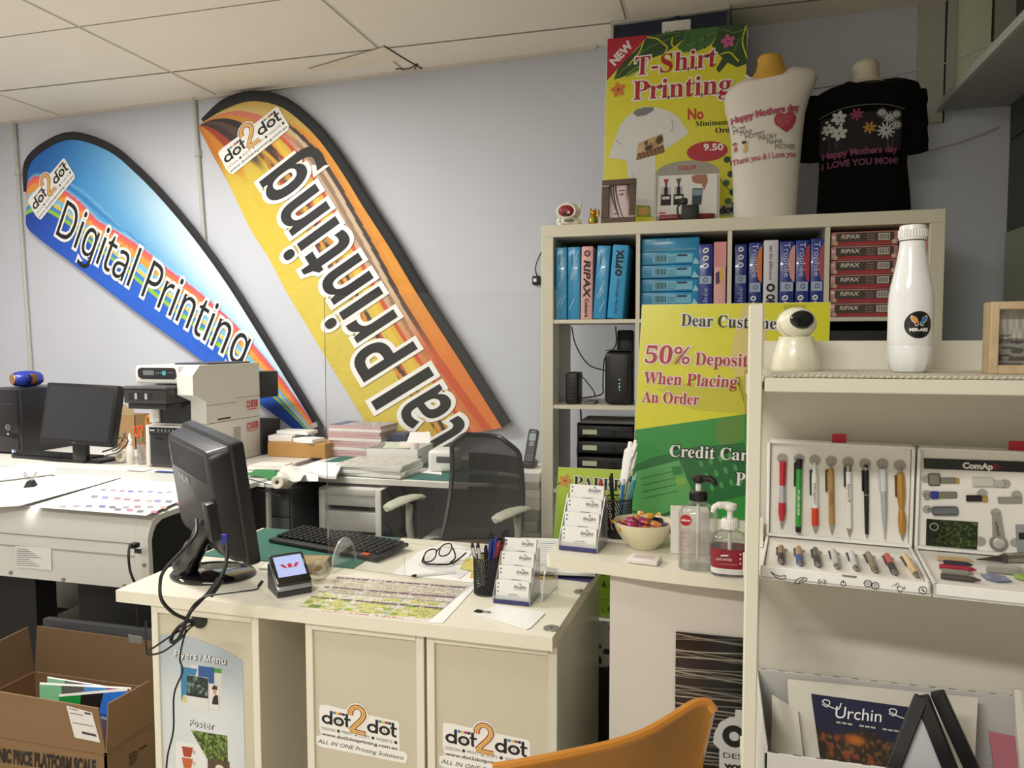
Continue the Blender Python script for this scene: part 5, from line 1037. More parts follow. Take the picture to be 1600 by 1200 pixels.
def dA(b, F):
    outl = [(247, 1240), (247, 1010), (262, 997), (285, 992), (315, 996), (345, 1006), (367, 1018), (379, 1030), (381, 1245)]
    q = [pf(F, p) for p in outl]
    x0 = min(p[0] for p in q); x1 = max(p[0] for p in q); y1 = max(p[1] for p in q); y0 = y1-.42
    def pcol(u, v): c = mixc((216, 221, 224), (164, 178, 187), sst(.55, 1, v)*.8+.3*np.abs(u-.5)); return mixc(c, (236, 238, 240), .5*sst(.3, 0, np.abs(u-.7))*sst(.8, .2, v))
    top = lambda u: np.interp(u, [0, .1, .28, .5, .73, .9, 1], [.955, .985, 1, .985, .95, .91, .88])
    b.grid(lambda u, v: (x0+(x1-x0)*u, y0+(y1-y0)*float(top(u))*v, .0006), 20, 24, printed(.4), F, pcol)
    sh = m('5d666e', .5); w_ = m('e9e9e6', .4)
    for s_, bl, br, tl in ((sans('Flyers / Menu', True), (1092, 500), (1412, 552), (1094, 460)), (sans('Poster', True), (1183, 928), (1335, 958), (1185, 888))):
        mk_text(b, F, s_, RA(bl[0]+7, bl[1]+6), RA(br[0]+7, br[1]+6), RA(tl[0]+7, tl[1]+6), sh, off=.0012); mk_text(b, F, s_, RA(*bl), RA(*br), RA(*tl), w_, off=.0022)
    def rq(pts, hx, off): b.poly([pf(F, RA(*p)) for p in pts], m(hx, .4), off, F)
    rq([(1190, 555), (1385, 578), (1385, 745), (1190, 720)], 'd8d8d6', .0008); rq([(1240, 560), (1340, 572), (1340, 672), (1240, 660)], '2c5a9c', .001); rq([(1338, 574), (1386, 580), (1386, 608), (1338, 602)], '4f9a4a', .001); rq([(1130, 565), (1235, 580), (1170, 790), (1135, 785)], '3a7fae', .0011); rq([(1150, 740), (1175, 745), (1175, 790), (1135, 785)], 'd8c890', .0012)
    rq([(1170, 615), (1305, 635), (1305, 855), (1170, 832)], 'dadcdc', .0013)
    def car(u, v): return mixc(mixc((30, 50, 44), (120, 140, 130), sst(.3, .9, vn(u*9, v*7, 4))), (20, 22, 26), .9*(np.abs(np.hypot((u-.6)*1.1, v-.4)-.27) < .05)+.9*(v < .12))
    q = [Vector(pf(F, RA(*p))+(0,)) for p in ((1170, 745), (1303, 765), (1303, 637), (1170, 617))]; b.grid(lambda u, v: tuple((q[0].lerp(q[1], u)).lerp(q[3].lerp(q[2], u), v))[:2]+(.0016,), 24, 20, printed(.4), F, car)
    rq([(1310, 672), (1372, 685), (1372, 838), (1310, 828)], 'e4e0da', .0015); rq([(1328, 790), (1335, 755), (1350, 740), (1365, 745), (1368, 802), (1328, 800)], '23232a', .0018); rq([(1330, 700), (1345, 690), (1358, 705), (1352, 738), (1338, 738)], 'c79a80', .0018); rq([(1326, 700), (1340, 680), (1360, 690), (1360, 710), (1330, 706)], '3a2420', .002)
    rq([(1100, 1028), (1292, 1060), (1292, 1290), (1100, 1260)], 'e6e6e6', .001)
    for y_, c in ((1060, 'a5402a'), (1130, 'c0622e'), (1195, 'b85a2c')):
        rq([(1138, y_+2), (1208, y_+12), (1196, y_+72), (1150, y_+66)], c, .0014); x, yv = pf(F, RA(1215, y_+40)); b.ring(x, yv, .003, .0046, m(c, .4), .0014, M=F, n=12)
    def grass(u, v): g = vn(u*18, v*14, 2)*.6+vn(u*40, v*36, 3)*.4; return mixc((34, 52, 14), (150, 176, 76), sst(.3, .8, g))
    q = [Vector(pf(F, RA(*p))+(0,)) for p in ((1295, 1140), (1425, 1160), (1422, 998), (1195, 962))]; b.grid(lambda u, v: tuple((q[0].lerp(q[1], u)).lerp(q[3].lerp(q[2], u), v))[:2]+(.0013,), 34, 26, printed(.4), F, grass)
    rq([(1300, 1140), (1435, 1160), (1440, 1260), (1300, 1240)], '5a4030', .0013); x, yv = pf(F, RA(1375, 1200)); b.disc(x, yv, .013, m('e0d8cc', .4), .010, .0017, M=F)
tA = cabinet('counter_cabinet', 'left white counter cabinet with the Flyers / Menu poster panel', -1.447, -1.12, 2.2, dA)
b = MB(); p = atY(312, 968, 1.658); b.cyl(p+Vector((0, -.004, 0)), p+Vector((0, .003, 0)), .0225, m('141414', .5), n=28); b.to('cable_hole', tA, 'round black cable hole')
def dL(bl, br, up, extra):
    def f(b, F):
        a, c, d = (Vector(pf(F, p)+(0,)) for p in (bl, br, up)); u = c-a; v = d-a; logo(b, F @ Matrix(((u.x, v.x, 0, a.x), (u.y, v.y, 0, a.y), (0, 0, 1, 0), (0, 0, 0, 1))), True)
    return f
lu = lambda x, y: R2(x, y)
cabinet('counter_cabinet', 'middle white counter cabinet with logo sticker left of the orange chair', -.986, -.667, 2.0, dL(R2(182, 1072), R2(585, 1155), R2(182, 738), True))
cabinet('counter_cabinet', 'right end white counter cabinet with logo sticker behind the orange chair', -.66, -.34, 2.30, dL(R2(775, 1172), R2(1215, 1258), R2(775, 818), True))
b = MB(); b.box(-1.118, -.988, 1.95, 1.965, 0, CZ-.034, m('aaa48e', .6)); b.thing('back_board', 'beige back board in the gap between the left and middle counter cabinets', 'board')

# ---------------------------------------------------------------- monitor on the counter
CZ_ = CZ
t = T('monitor', 'black computer monitor seen from behind on the left end of the counter', 'monitor', (-1.37, 1.83, CZ)); PB = m('1b1b1d', .35, n=.1, ns=60, bump=.06, bs=500)
b = MB(); b.loft([[(-1.385+.124*k*math.cos(a), 1.83+.100*k*math.sin(a), CZ+z) for a in [2*math.pi*i/40 for i in range(40)]] for k, z in ((1, .0005), (1.0, .005), (.96, .010), (.8, .015), (.4, .019), (.05, .02))], m('101012', .1, coat=.6)); b.to('base', t)
nx = Vector((.81, -.587, 0)).normalized(); ny = Vector((nx.y, -nx.x, 0))     # along the panel to the near edge; backwards, to the camera
ny = Vector((-.587, -.81, 0)).normalized(); tilt = R(8)
near = atD(388, 790, 1.97); cpan = near-nx*.215; cpan.z = (atD(375, 688, 1.97).z+atD(404, 889, 1.97).z)/2+.011
zx = (Vector((0, 0, 1))*math.cos(tilt)+ny*math.sin(tilt)); nyt = (ny*math.cos(tilt)-Vector((0, 0, 1))*math.sin(tilt))
MM = Matrix(((nx.x, -nyt.x, zx.x, cpan.x), (nx.y, -nyt.y, zx.y, cpan.y), (nx.z, -nyt.z, zx.z, cpan.z), (0, 0, 0, 1))) @ Matrix.Rotation(R(3), 4, 'Y')      # local: x along, y away from camera (screen), z up
def rrect(hx, hz, y, r_, cz=0, n=5):
    out = []
    for cx, cz_, a0 in ((hx-r_, hz-r_, 0), (-hx+r_, hz-r_, 90), (-hx+r_, -hz+r_, 180), (hx-r_, -hz+r_, 270)):
        for i in range(n): a = R(a0+90*i/(n-1)); out.append((cx+r_*math.cos(a), y, cz+cz_+r_*math.sin(a)))
    return out
b = MB(M=MM); b.loft([rrect(.213, .168, .010, .012), rrect(.215, .170, 0, .014), rrect(.214, .169, -.020, .014), rrect(.208, .163, -.026, .016)], PB); b.to('screen_housing', t)
b = MB(M=MM); b.rect(-.197, -.14, .197, .15, m('101113', .15), .0, M=FR((0, .0105, 0), (1, 0, 0), (0, 0, 1))); b.to('screen', t)
b = MB(M=MM); b.loft([rrect(.204, .161, -.022, .02, 0), rrect(.200, .156, -.046, .022, .002), rrect(.188, .142, -.072, .03, .010), rrect(.178, .134, -.076, .03, .010)], PB)
for i in range(17): z = .134-i*.0046; b.box(-.166, .150, -.0768, -.075, z, z+.0018, m('0b0b0c', .7))
b.text('PHILIPS', 0, .008, .018, m('8a8a90', .35), w=.10, al='c', bold=.06, off=.0005, M=FR((-.07, -.0768, .02), (1, 0, 0), (0, 0, 1)))
b.to('back_cover', t)
b = MB(M=MM); b.box(.14, .186, -.098, -.05, -.085, .02, PB, .006); b.to('connector_box', t)
n0 = Vector((-1.44, 1.782, CZ+.034)); n1 = atD(326, 818, 2.04)
b = MB(); b.tube([n0, n0.lerp(n1, .33), n0.lerp(n1, .66), n1, n1+Vector((.03, .03, .02))], .031, m('161617', .2, coat=.4), n=20, rs=[.036, .031, .027, .026, .026])
for k in range(6): a = -.9+k*.36; off = Vector((math.sin(a)*.030-.0, -math.cos(a)*.030, 0)); b.tube([n0+off*1.03, n0.lerp(n1, .5)+off*.97, n1+off*.85], .0022, m('2c2c2e', .2), n=6, k=2)
b.to('stand_neck', t)
CB = m('141414', .45)
def px3(pts): return [atD(x, y, d) for x, y, d in pts]
b = MB(); b.tube(px3([(307, 812, 1.92), (306, 835, 1.86), (285, 860, 1.83), (256, 892, 1.80), (250, 915, 1.78), (253, 938, 1.76), (270, 957, 1.765), (290, 967, 1.775), (302, 973, 1.79)]), .0042, CB)
b.thing('monitor_power_cable', 'thick black cable looping from the monitor down the left of the counter', 'cable')
b = MB(); b.tube(px3([(353, 842, 1.86), (355, 860, 1.84), (352, 885, 1.82), (342, 908, 1.80), (330, 922, 1.79), (312, 940, 1.77), (297, 957, 1.755), (287, 980, 1.755), (279, 998, 1.76), (268, 1003, 1.765), (270, 992, 1.77), (285, 975, 1.775), (304, 968, 1.79)]), .0044, CB)
f0, f1 = atD(345, 905, 1.795), atD(327, 930, 1.785); b.cyl(f0, f1, .0095, CB, n=14); b.box(-.008, .008, -.006, .006, -.016, .012, m('26308a', .4), .002, M=Matrix.Translation(atD(352, 842, 1.86))); b.thing('monitor_video_cable', 'black cable with ferrite bead and blue plug hanging from the monitor', 'cable')
b = MB(); b.tube(px3([(404, 916, 1.79), (400, 921, 1.78), (370, 925, 1.77), (325, 931, 1.765), (308, 940, 1.76), (296, 955, 1.755), (288, 975, 1.76), (290, 985, 1.77), (284, 1010, 1.775), (281, 1030, 1.775), (285, 1050, 1.775), (272, 1085, 1.775), (271, 1140, 1.775), (262, 1180, 1.775), (259, 1215, 1.775)]), .0022, CB, n=6); b.cyl(atD(404, 916, 1.79), atD(410, 908, 1.79), .004, CB)
b.thing('terminal_cable', 'thin black cable running from the card terminal down the cabinet front', 'cable')
b = MB(); b.tube(px3([(302, 974, 1.785), (270, 992, 1.77), (240, 1012, 1.765), (229, 1019, 1.77), (235, 1023, 1.765), (255, 1018, 1.76), (280, 1000, 1.765), (296, 982, 1.775), (305, 975, 1.79)]), .0024, CB, n=6); b.tube(px3([(228, 970, 1.80), (228, 1000, 1.775), (229, 1019, 1.77)]), .002, CB, n=6); b.thing('loose_cable', 'thin black cable loop hanging in front of the left counter cabinet', 'cable')

# ---------------------------------------------------------------- card terminal
t = T('card_terminal', 'black and silver card payment terminal with a lit red W logo screen on the counter', 'card terminal', (-1.098, 1.765, CZ), 47); A = WM[t.name]; hw = .045
b = MB(M=A); prof = [(-.058, .004), (-.062, .012), (-.060, .022), (.030, .078), (.045, .074), (.048, .004)]
def exr(pr, x0, x1, mat): return lambda b: b.prism(pr, x0, x1, mat, M=FR((0, 0, 0), (0, 1, 0), (0, 0, 1)))
exr([(-.05, .0), (-.052, .008), (-.05, .016), (.032, .072), (.048, .066), (.05, .0)], -hw, hw, m('3a3a3c', .4))(b); b.to('base', t)
sl_ = Matrix.Translation((0, -.056, .018)) @ Matrix.Rotation(math.atan2(.056, .082), 4, 'X')
b = MB(M=A @ sl_); b.box(-hw-.001, hw+.001, 0, .112, -.004, .006, m('a9abad', .25, .6), .004); b.to('silver_rim', t, 'silver rim'); b = MB(M=A @ sl_); b.box(-hw-.001, hw+.001, .010, .115, .004, .014, m('121214', .12, coat=.5), .005); b.to('front_panel', t)
b = MB(M=A @ sl_); G_ = glow('b9c4f2', 1.0); b.rect(-.037, .034, .037, .104, G_, .0146); RW = glow('c8143c', .9)
for q in ([(-.026, .076), (-.016, .076), (-.007, .062), (-.016, .062)], [(-.0055, .076), (.0055, .076), (.0055, .062), (-.0055, .062)], [(.016, .076), (.026, .076), (.016, .062), (.007, .062)]): b.poly(q, RW, .0150)
b.to('lit_screen', t)
b = MB(); b.box(-.05, .05, -.045, .045, 0, .028, m('a58a62', .7), .001, 1, M=LOC(-1.14, 1.945, CZ+.0004, 14)); b.thing('cardboard_box', 'flat brown cardboard box behind the card terminal', 'box')
b = MB(); b.box(-.05, .05, -.04, .04, 0, .004, PAPER, M=LOC(-1.24, 1.95, CZ+.0004, 8)); b.thing('receipt_pad', 'small white pad behind the card terminal', 'pad')
TPC = clear((.95, .94, .88), .10, .2, .08, (.85, .83, .76), 'tape_plastic')
t = T('tape_dispenser', 'clear tape roll standing on the counter left of the acrylic screen', 'tape', (-1.02, 1.935, CZ)); A = LOC(-1.065, 1.86, CZ+.0335, 35)
b = MB(M=A @ Matrix.Rotation(R(90), 4, 'X')); b.lathe([(.020, -.009), (.033, -.009), (.033, .009), (.020, .009), (.020, -.009)], TPC, 36); b.to('tape_ring', t); b = MB(M=A @ Matrix.Rotation(R(90), 4, 'X')); b.lathe([(.012, -.010), (.020, -.010), (.020, .010), (.012, .010), (.012, -.010)], clear((.9, .88, .8), .35, .2, .1, (.8, .77, .66), 'tape_core'), 28); b.to('core', t)

# ---------------------------------------------------------------- acrylic screen
ACR = clear((.985, .988, .985), .012, .03, .02, (.6, .62, .62), 'acrylic'); EDG = clear((.8, .84, .84), .45, .25, .1, (.85, .88, .88), 'acrylic_edge')
pl_ = Vector((-1.105, 1.99, CZ+.0005)); pr2 = Vector((-.391, 1.907, CZ+.0005)); ua = (pr2-pl_).normalized(); na = Vector((ua.y, -ua.x, 0)); FA = FR(pl_, ua, (0, 0, 1)); WA = (pr2-pl_).length
t = T('acrylic_screen', 'clear acrylic sneeze screen standing on the counter', 'screen', tuple((pl_+pr2)/2))
x1_, y1_ = pf(FA, (632, 848)); x2_ = WA-.05; HA = pf(FA, (690, 458))[1]
def arcp(cx, cy, r_, a0, a1, n=6): return [(cx+r_*math.cos(R(a0+(a1-a0)*i/n)), cy+r_*math.sin(R(a0+(a1-a0)*i/n))) for i in range(n+1)]
oa = [(0, 0), (x1_, 0)]+arcp(x1_+.02, y1_-.02, .02, 180, 90)+arcp(x2_-.02, y1_-.02, .02, 90, 0)+[(x2_, 0), (WA, 0)]+arcp(WA-.012, HA-.012, .012, 0, 90)+arcp(.012, HA-.012, .012, 90, 180)
b = MB(); b.prism(oa, -.002, .002, ACR, FA, EDG); b.to('pane', t)
for u_ in (.055, WA-.022):
    b = MB(); c0 = pl_+ua*u_; Ff = FR(c0, -na if False else (na*1.0), (0, 0, 1)); b.prism([(-.12, 0), (.12, 0)]+arcp(0, .0, .115, 0, 180, 24)[1:-1] if False else [(-.062, 0), (.062, 0)]+[(.062*math.cos(R(a)), .09*math.sin(R(a))) for a in range(8, 176, 8)], -.002, .002, ACR, Ff, EDG); b.to('foot', t)

# ---------------------------------------------------------------- price sheets
q = [atZ(*p, CZ+.0008) for p in ((452, 951), (681, 973), (738, 916), (522, 899))]
def sheet(u, v):
    c = mixc((226, 224, 214), (214, 208, 200), v); uu, vv = (u-.03)/.94, (v-.06)/.9
    c3 = np.floor(uu*3); f = uu*3-c3; row = np.floor(vv*24); inn = (f > .02)*(f < .97)*(uu > 0)*(uu < 1)*(vv > 0)*(vv < 1)
    n1 = vn(u*160, row*7.3+c3, 3); n2 = vn(c3*3+np.floor(f*5)*1.7, row*1.31, 8)
    base = np.where((vv > .52)[:, None], np.array([204, 196, 176]), np.array([206, 206, 128])); base = np.where(((n2 > .62))[:, None], np.array([224, 218, 206]), base); base = np.where(((n2 < .25)*(vv < .52))[:, None], np.array([160, 184, 84]), base); base = np.where(((n2 < .2)*(vv > .52))[:, None], np.array([186, 168, 148]), base)
    c = np.where(inn[:, None] > 0, base, c); ink = inn*(n1 > .58)*(np.abs((vv*24-row)-.5) < .32)*(f > .06); c = mixc(c, (92, 86, 92), .5*ink)
    hd = inn*((np.mod(row, 8) == 7)); c = mixc(c, (74, 62, 96), .85*hd*(n1 > .25)); ln = (np.abs(f-.99) < .012)+(np.abs(vv-.5) < .012); c = mixc(c, (150, 156, 190), .8*np.clip(ln*(uu > 0)*(uu < 1), 0, 1))
    c = mixc(c, (84, 130, 70), .9*(uu > .08)*(uu < .16)*(vv > .02)*(vv < .10)); return mixc(c, (196, 70, 60), .6*(vv < -.02)*(vv > -.05)*(n1 > .5)*(uu > .2)*(uu < .8))
b = MB(); b.grid(lambda u, v: tuple(q[0].lerp(q[1], u).lerp(q[3].lerp(q[2], u), v)), 200, 120, printed(.25), None, sheet); n_ = len(q); b.add([p-Vector((0, 0, .0007)) for p in q]+q, [(3, 2, 1, 0), (0, 1, 5, 4), (1, 2, 6, 5), (2, 3, 7, 6), (3, 0, 4, 7)], PAPER)
b.thing('price_sheet', 'laminated coloured price table sheet lying on the counter front', 'price sheet')
b = MB(); q = [atZ(*p, CZ+.0014) for p in ((668, 972), (692, 973), (746, 914), (736, 916))]; b.add(q+[p-Vector((0, 0, .0012)) for p in q], [(0, 1, 2, 3), (0, 4, 5, 1), (1, 5, 6, 2), (2, 6, 7, 3)], PAPER); b.thing('white_sheet', 'white sheet edge showing at the right of the price table', 'paper')
# papers, glasses and pen
def flatsheet(pts, z, mat, name, label, cat='paper', group=None, th=.0012):
    q = [atZ(*p, z) for p in pts]; b = MB(); n = len(q); b.add([p+Vector((0, 0, th)) for p in q]+q, [tuple(range(n))]+[(i, (i+1) % n, n+(i+1) % n, n+i) for i in range(n)], mat); return b.thing(name, label, cat, group)
flatsheet([(612, 897), (738, 911), (775, 874), (700, 846), (655, 862)], CZ+.0006, PAPER, 'paper_sheet', 'large white sheet under the glasses on the counter', group='white papers on the counter')
flatsheet([(650, 884), (718, 905), (752, 878), (690, 852)], CZ+.002, m('e2e1de', .7), 'paper_sheet', 'white note under the ballpoint pen on the counter', group='white papers on the counter')
flatsheet([(668, 876), (722, 888), (738, 862), (686, 850)], CZ+.0034, PAPER, 'paper_sheet', 'small white sheet directly under the glasses', group='white papers on the counter')
flatsheet([(718, 888), (742, 893), (748, 876), (728, 872)], CZ+.005, m('d8cc78', .7), 'sticky_note', 'yellow sticky note left of the mesh pen cup', 'note')
a, c = atZ(640, 900, CZ+.006), atZ(710, 894, CZ+.006)
pen('white and black ballpoint pen lying on the papers on the counter', c, a, Vector((0, 0, 1)), [(0, .85, .004, .004, WP, 'barrel'), (.85, .95, .004, .003, BLACK, 'grip'), (.95, 1, .002, .0006, STEEL, 'tip')], (.02, .3, .005, BLACK), None)
# spectacles
t = T('glasses', 'black-rimmed glasses with folded-out arms lying on the papers', 'glasses', tuple(atZ(690, 872, CZ+.005))); GB = m('141416', .25); LN_ = clear((.93, .95, .95), .04, .15, .02, (.7, .75, .75), 'lens')
gz = CZ+.006; l0 = atZ(660, 880, gz); l1 = atZ(735, 880, gz); hinge1 = atD(662, 876, 1.995); hinge2 = atD(713, 872, 1.99)
def lens(c_, rx_, rz_, dirx, mat, rim): 
    dx = Vector(dirx).normalized(); P = [c_+dx*(rx_*math.copysign(abs(math.cos(a))**.7, math.cos(a)))+Vector((0, .004, 1)).normalized()*(rz_*math.copysign(abs(math.sin(a))**.8, math.sin(a))) for a in [2*math.pi*i/24 for i in range(24)]]
    return P
def gp(px, py, h): return atZ(px, py, CZ+.006+h)
g1 = gp(672, 868, .021); g2 = gp(696, 859, .030); dx = (gp(686, 862, .026)-gp(660, 868, .021)).normalized(); up_ = (gp(676, 856, .045)-gp(671, 880, .004)).normalized()
def lens(c_): return [c_+dx*(.0195*math.copysign(abs(math.cos(a))**.75, math.cos(a)))+up_*(.0185*math.copysign(abs(math.sin(a))**.8, math.sin(a))) for a in [2*math.pi*i/24 for i in range(24)]]
b = MB()
for g in (g1, g2): b.tube(lens(g), .0021, GB, n=8, k=1, closed=True)
b.tube([g1+dx*.018+up_*.004, (g1+g2)/2+up_*.012, g2-dx*.018+up_*.004], .002, GB); b.to('frame', t)
for g in (g1, g2): b = MB(); b.add(lens(g), [tuple(range(24))], LN_); b.to('lens', t)
for pts in ((g1-dx*.020+up_*.002, gp(661, 879, .006), gp(682, 882, .004), gp(703, 881, .004), gp(716, 874, .010), gp(728, 864, .018)), (g2+dx*.020+up_*.004, gp(710, 862, .022), gp(711, 872, .008), gp(704, 879, .006))):
    b = MB(); b.tube(list(pts), .0026, GB, n=8); b.to('arm', t)
# pens in mesh cups
def mesh_cup(name, label, x, y, z, r_, h, pens_, mat=None):
    t = T(name, label, 'pen cup', (x, y, z)); A = WM[t.name]; mt = mat or m('1a1a1b', .5)
    b = MB(M=A); b.lathe([(0, .001), (r_*.93, .001), (r_*.95, .004)], mt, 28); b.tube([(r_*math.cos(a), r_*math.sin(a), h) for a in [2*math.pi*i/28 for i in range(28)]], .0018, mt, n=6, k=1, closed=True)
    b.tube([(r_*.95*math.cos(a), r_*.95*math.sin(a), .003) for a in [2*math.pi*i/28 for i in range(28)]], .0022, mt, n=6, k=1, closed=True); b.to('rim_and_base', t)
    b = MB(M=A); K = 40
    for i in range(K):
        for s_ in (1, -1): b.tube([(r_*(.95+.05*f)*math.cos(2*math.pi*(i/K+s_*f*.16)), r_*(.95+.05*f)*math.sin(2*math.pi*(i/K+s_*f*.16)), .003+f*(h-.003)) for f in [q/5 for q in range(6)]], .0011, mt, n=4, k=1)
    b.to('mesh_wall', t)
    for i, (lb, dx_, dy_, lean, ln, hx, hx2) in enumerate(pens_):
        p1 = A @ Vector((dx_*.5, dy_*.5, .006)); p0 = A @ Vector((dx_+lean, dy_, ln)); pen(lb, p0, p1, Vector((-.3, -1, 0)), [(0, .1, .0035, .0042, m(hx2, .3), 'button'), (.1, .9, .0045, .0045, m(hx, .3), 'barrel'), (.9, 1, .004, .0008, STEEL, 'tip')], (.05, .35, .0055, m(hx2, .3)), 'pens in the mesh cups')
c_ = atZ(760, 926, CZ)
mesh_cup('mesh_pen_cup', 'black mesh pen cup full of pens on the counter', c_.x, c_.y+.0, CZ, .034, .098, [('clear pen with black cap leaning left in the counter pen cup', -.02, -.01, -.016, .135, 'c9c9c6', '2a2a2a'), ('white pen second from the left in the counter pen cup', -.012, .002, -.012, .132, 'd4d4d2', '1c1c1c'), ('black pen at the back of the counter pen cup', 0, .012, -.004, .125, '1e1e22', '1e1e22'), ('dark blue pen in the middle of the counter pen cup', .008, .0, .006, .145, '24347e', '2c3c90'), ('blue pen right of the middle in the counter pen cup', .014, .006, .012, .150, '2a3f96', '2a3f96'), ('dark red pen at the right of the counter pen cup', .018, -.004, .02, .142, '7a2430', 'a03a44'), ('maroon pen furthest right in the counter pen cup', .022, .004, .026, .148, '5e2028', '2a2024'), ('silver pen behind the blue pens in the counter pen cup', .006, .016, .008, .14, 'a5a5a8', '55555a')])
# card holders
HOLD = clear((.94, .95, .96), .10, .22, .03, (.8, .82, .85), 'clear_acrylic'); CARD = m('ecebe8', .5); PUR = m('3c3a70', .5)
def card_holder(label, cl, x, y, z, rz):
    t = T('card_holder', label, 'card holder', (x, y, z), rz, 'clear card holders'); A = WM[t.name]; b = MB(M=A); hw = .0485
    b.box(-hw, hw, -.045, .05, 0, .0025, HOLD)
    for s_ in (-1, 1): b.prism([(-.047, 0), (.052, 0), (.052, .125), (.030, .125), (-.047, .022)], s_*hw-.001, s_*hw+.001, HOLD, FR((0, 0, 0), (0, 1, 0), (0, 0, 1)), EDG)
    for i in range(4): y0 = -.047+i*.0235; z0 = .001+i*.031; b.box(-hw, hw, y0, y0+.002, z0, z0+.020, HOLD); b.box(-hw, hw, y0+.002, y0+.022, z0, z0+.002, HOLD)
    b.box(-hw, hw, .05, .052, 0, .12, HOLD); b.to('tiers', t)
    b = MB(M=A); b.box(-hw+.001, hw-.001, -.0482, -.0472, .001, .011, PUR); b.to('name_strip', t, 'purple strip along the bottom front')
    nm_ = ('bottom', 'second', 'third', 'top')
    for i in range(4):
        y0 = -.043+i*.0235; z0 = .0035+i*.031; Q = A @ LOC(0, y0, z0, 0, -10)
        b = MB(M=Q); b.box(-.044, .044, 0, .012, 0, .053, CARD, .0005, 1); F = FR((-.044, -.0004, 0), (1, 0, 0), (0, 0, 1))
        for zz in (.046, .036): b.disc(.006, zz, .0022, m('55555a', .5), off=.0003, n=10, M=F)
        if i == 0: b.disc(.006, .026, .0022, m('55555a', .5), off=.0003, n=10, M=F)
        b.text('dot', .048, .037, .0085, m('2c2c2c', .5), w=.0135, bold=.01, off=.0003, M=F); b.text('2', .0645, .036, .014, m('3a3a3a', .5), w=.006, al='c', off=.0003, M=F); b.text('dot', .067, .037, .0085, m('2c2c2c', .5), w=.0135, bold=.01, off=.0003, M=F)
        b.rect(.048, .033, .081, .0338, m('9a9a9a', .5), .0003, F); b.rect(.035, .020, .06, .0212, m('5a5a5a', .5), .0003, F); b.rect(.03, .0165, .065, .0172, m('aaaaaa', .5), .0003, F)
        b.rect(.015, .006, .078, .0068, m('b5b5b5', .5), .0003, F)
        b.thing('business_card_stack', f'stack of white business cards in the {nm_[i]} tier of the {cl} card holder', 'business cards', 'business cards in the clear holders')
c_ = atZ(803, 945, CZ); card_holder('clear tiered business card holder standing on the counter beside the pen cup', 'counter', c_.x-.005, c_.y+.045, CZ+.0004, -2)
# white card with clip
q = [(738, 960), (823, 984), (829, 982), (851, 960), (848, 957), (779, 946)]
flatsheet(q, CZ+.0003, m('f0f0ee', .3), 'white_card', 'blank white card with rounded corners at the counter front corner', 'card', th=.0022)
def binder_clip(label, P, s, rz):
    t = T('binder_clip', label, 'clip', tuple(P), rz); A = WM[t.name]; b = MB(M=A); b.prism([(-.012*s, 0), (.012*s, 0), (.004*s, .016*s), (-.004*s, .016*s)], -.016*s, .016*s, BLACK, FR((0, 0, 0), (0, 1, 0), (0, 0, 1))); b.to('clamp', t)
    b = MB(M=A)
    for d in (-1, 1): b.tube([(-.007*s, d*.004*s, .015*s), (-.006*s, d*.012*s, .032*s), (0, d*.014*s, .037*s), (.006*s, d*.012*s, .032*s), (.007*s, d*.004*s, .015*s)], .0011*s, STEEL, n=6)
    b.to('wire_handles', t)
b = MB(); p = atZ(748, 957, CZ+.003); b.poly([(-.012, 0), (.004, -.003), (.010, .008), (0, .012), (-.008, .014)], BLACK, .003, Matrix.Translation(p)); b.prism([(-.012, 0), (.004, -.003), (.010, .008), (0, .012), (-.008, .014)], .0, .0029, BLACK, Matrix.Translation(p)); b.tube([p+Vector((.004, .004, .002)), p+Vector((.02, .0, .002)), p+Vector((.03, .004, .002)), p+Vector((.02, .008, .002)), p+Vector((.006, .008, .002))], .0009, m('4a4a4a', .3, .6), n=6); b.thing('small_clip', 'tiny black clip with wire handles on the blank white card', 'clip')
# purple leaflet with ring
flatsheet([(862, 903), (922, 910), (938, 893), (884, 885)], CZ+.0006, PUR, 'purple_leaflet', 'dark purple leaflet with an oval white ring on the counter back corner', 'leaflet', th=.001)
b = bpy.data.objects['purple_leaflet']; p = atZ(904, 898, CZ+.002)
mb = MB(); mb.ring(p.x, p.y, .022, .0245, m('c9c8e0', .5), p.z, e=.8); mb.rect(p.x-.014, p.y-.003, p.x+.014, p.y+.003, m('c9c8e0', .5), p.z); WM['purple_leaflet'] = Matrix.Translation(b.location); mb.to('white_print', b)
# keyboard
kq = [atZ(*p, CZ+.003) for p in ((404, 853), (452, 829), (634, 852), (600, 890))]
o = kq[0]; ku = (kq[3]-kq[0]); ku.z = 0; W_k = .46; ku.normalize(); kv = Vector((-ku.y, ku.x, 0))
t = T('keyboard', 'black computer keyboard behind the acrylic screen on the counter', 'keyboard', tuple((kq[0]+kq[2])/2)); FK = FR(Vector((kq[0].x+.005, kq[0].y+.045, CZ+.0026)), ku, kv)
b = MB(); b.box(0, W_k, 0, .165, 0, .014, m('151516', .4), .006, M=FK @ Matrix.Rotation(R(3), 4, 'X')); b.to('case', t)
b = MB(); KM = m('121213', .6, spec=.25)
for r in range(6):
    n = 18; 
    for i in range(n): b.box(.012+i*.0245, .012+i*.0245+.0205, .028+r*.0215, .028+r*.0215+.0175, .014, .0215, KM, .0025, 1, M=FK @ Matrix.Rotation(R(3), 4, 'X'))
b.to('keys', t); b = MB(); b.box(W_k-.065, W_k-.035, .004, .022, .013, .0175, m('c4461e', .4), .003, M=FK @ Matrix.Rotation(R(3), 4, 'X')); b.to('orange_badge', t, 'orange key at the front right')
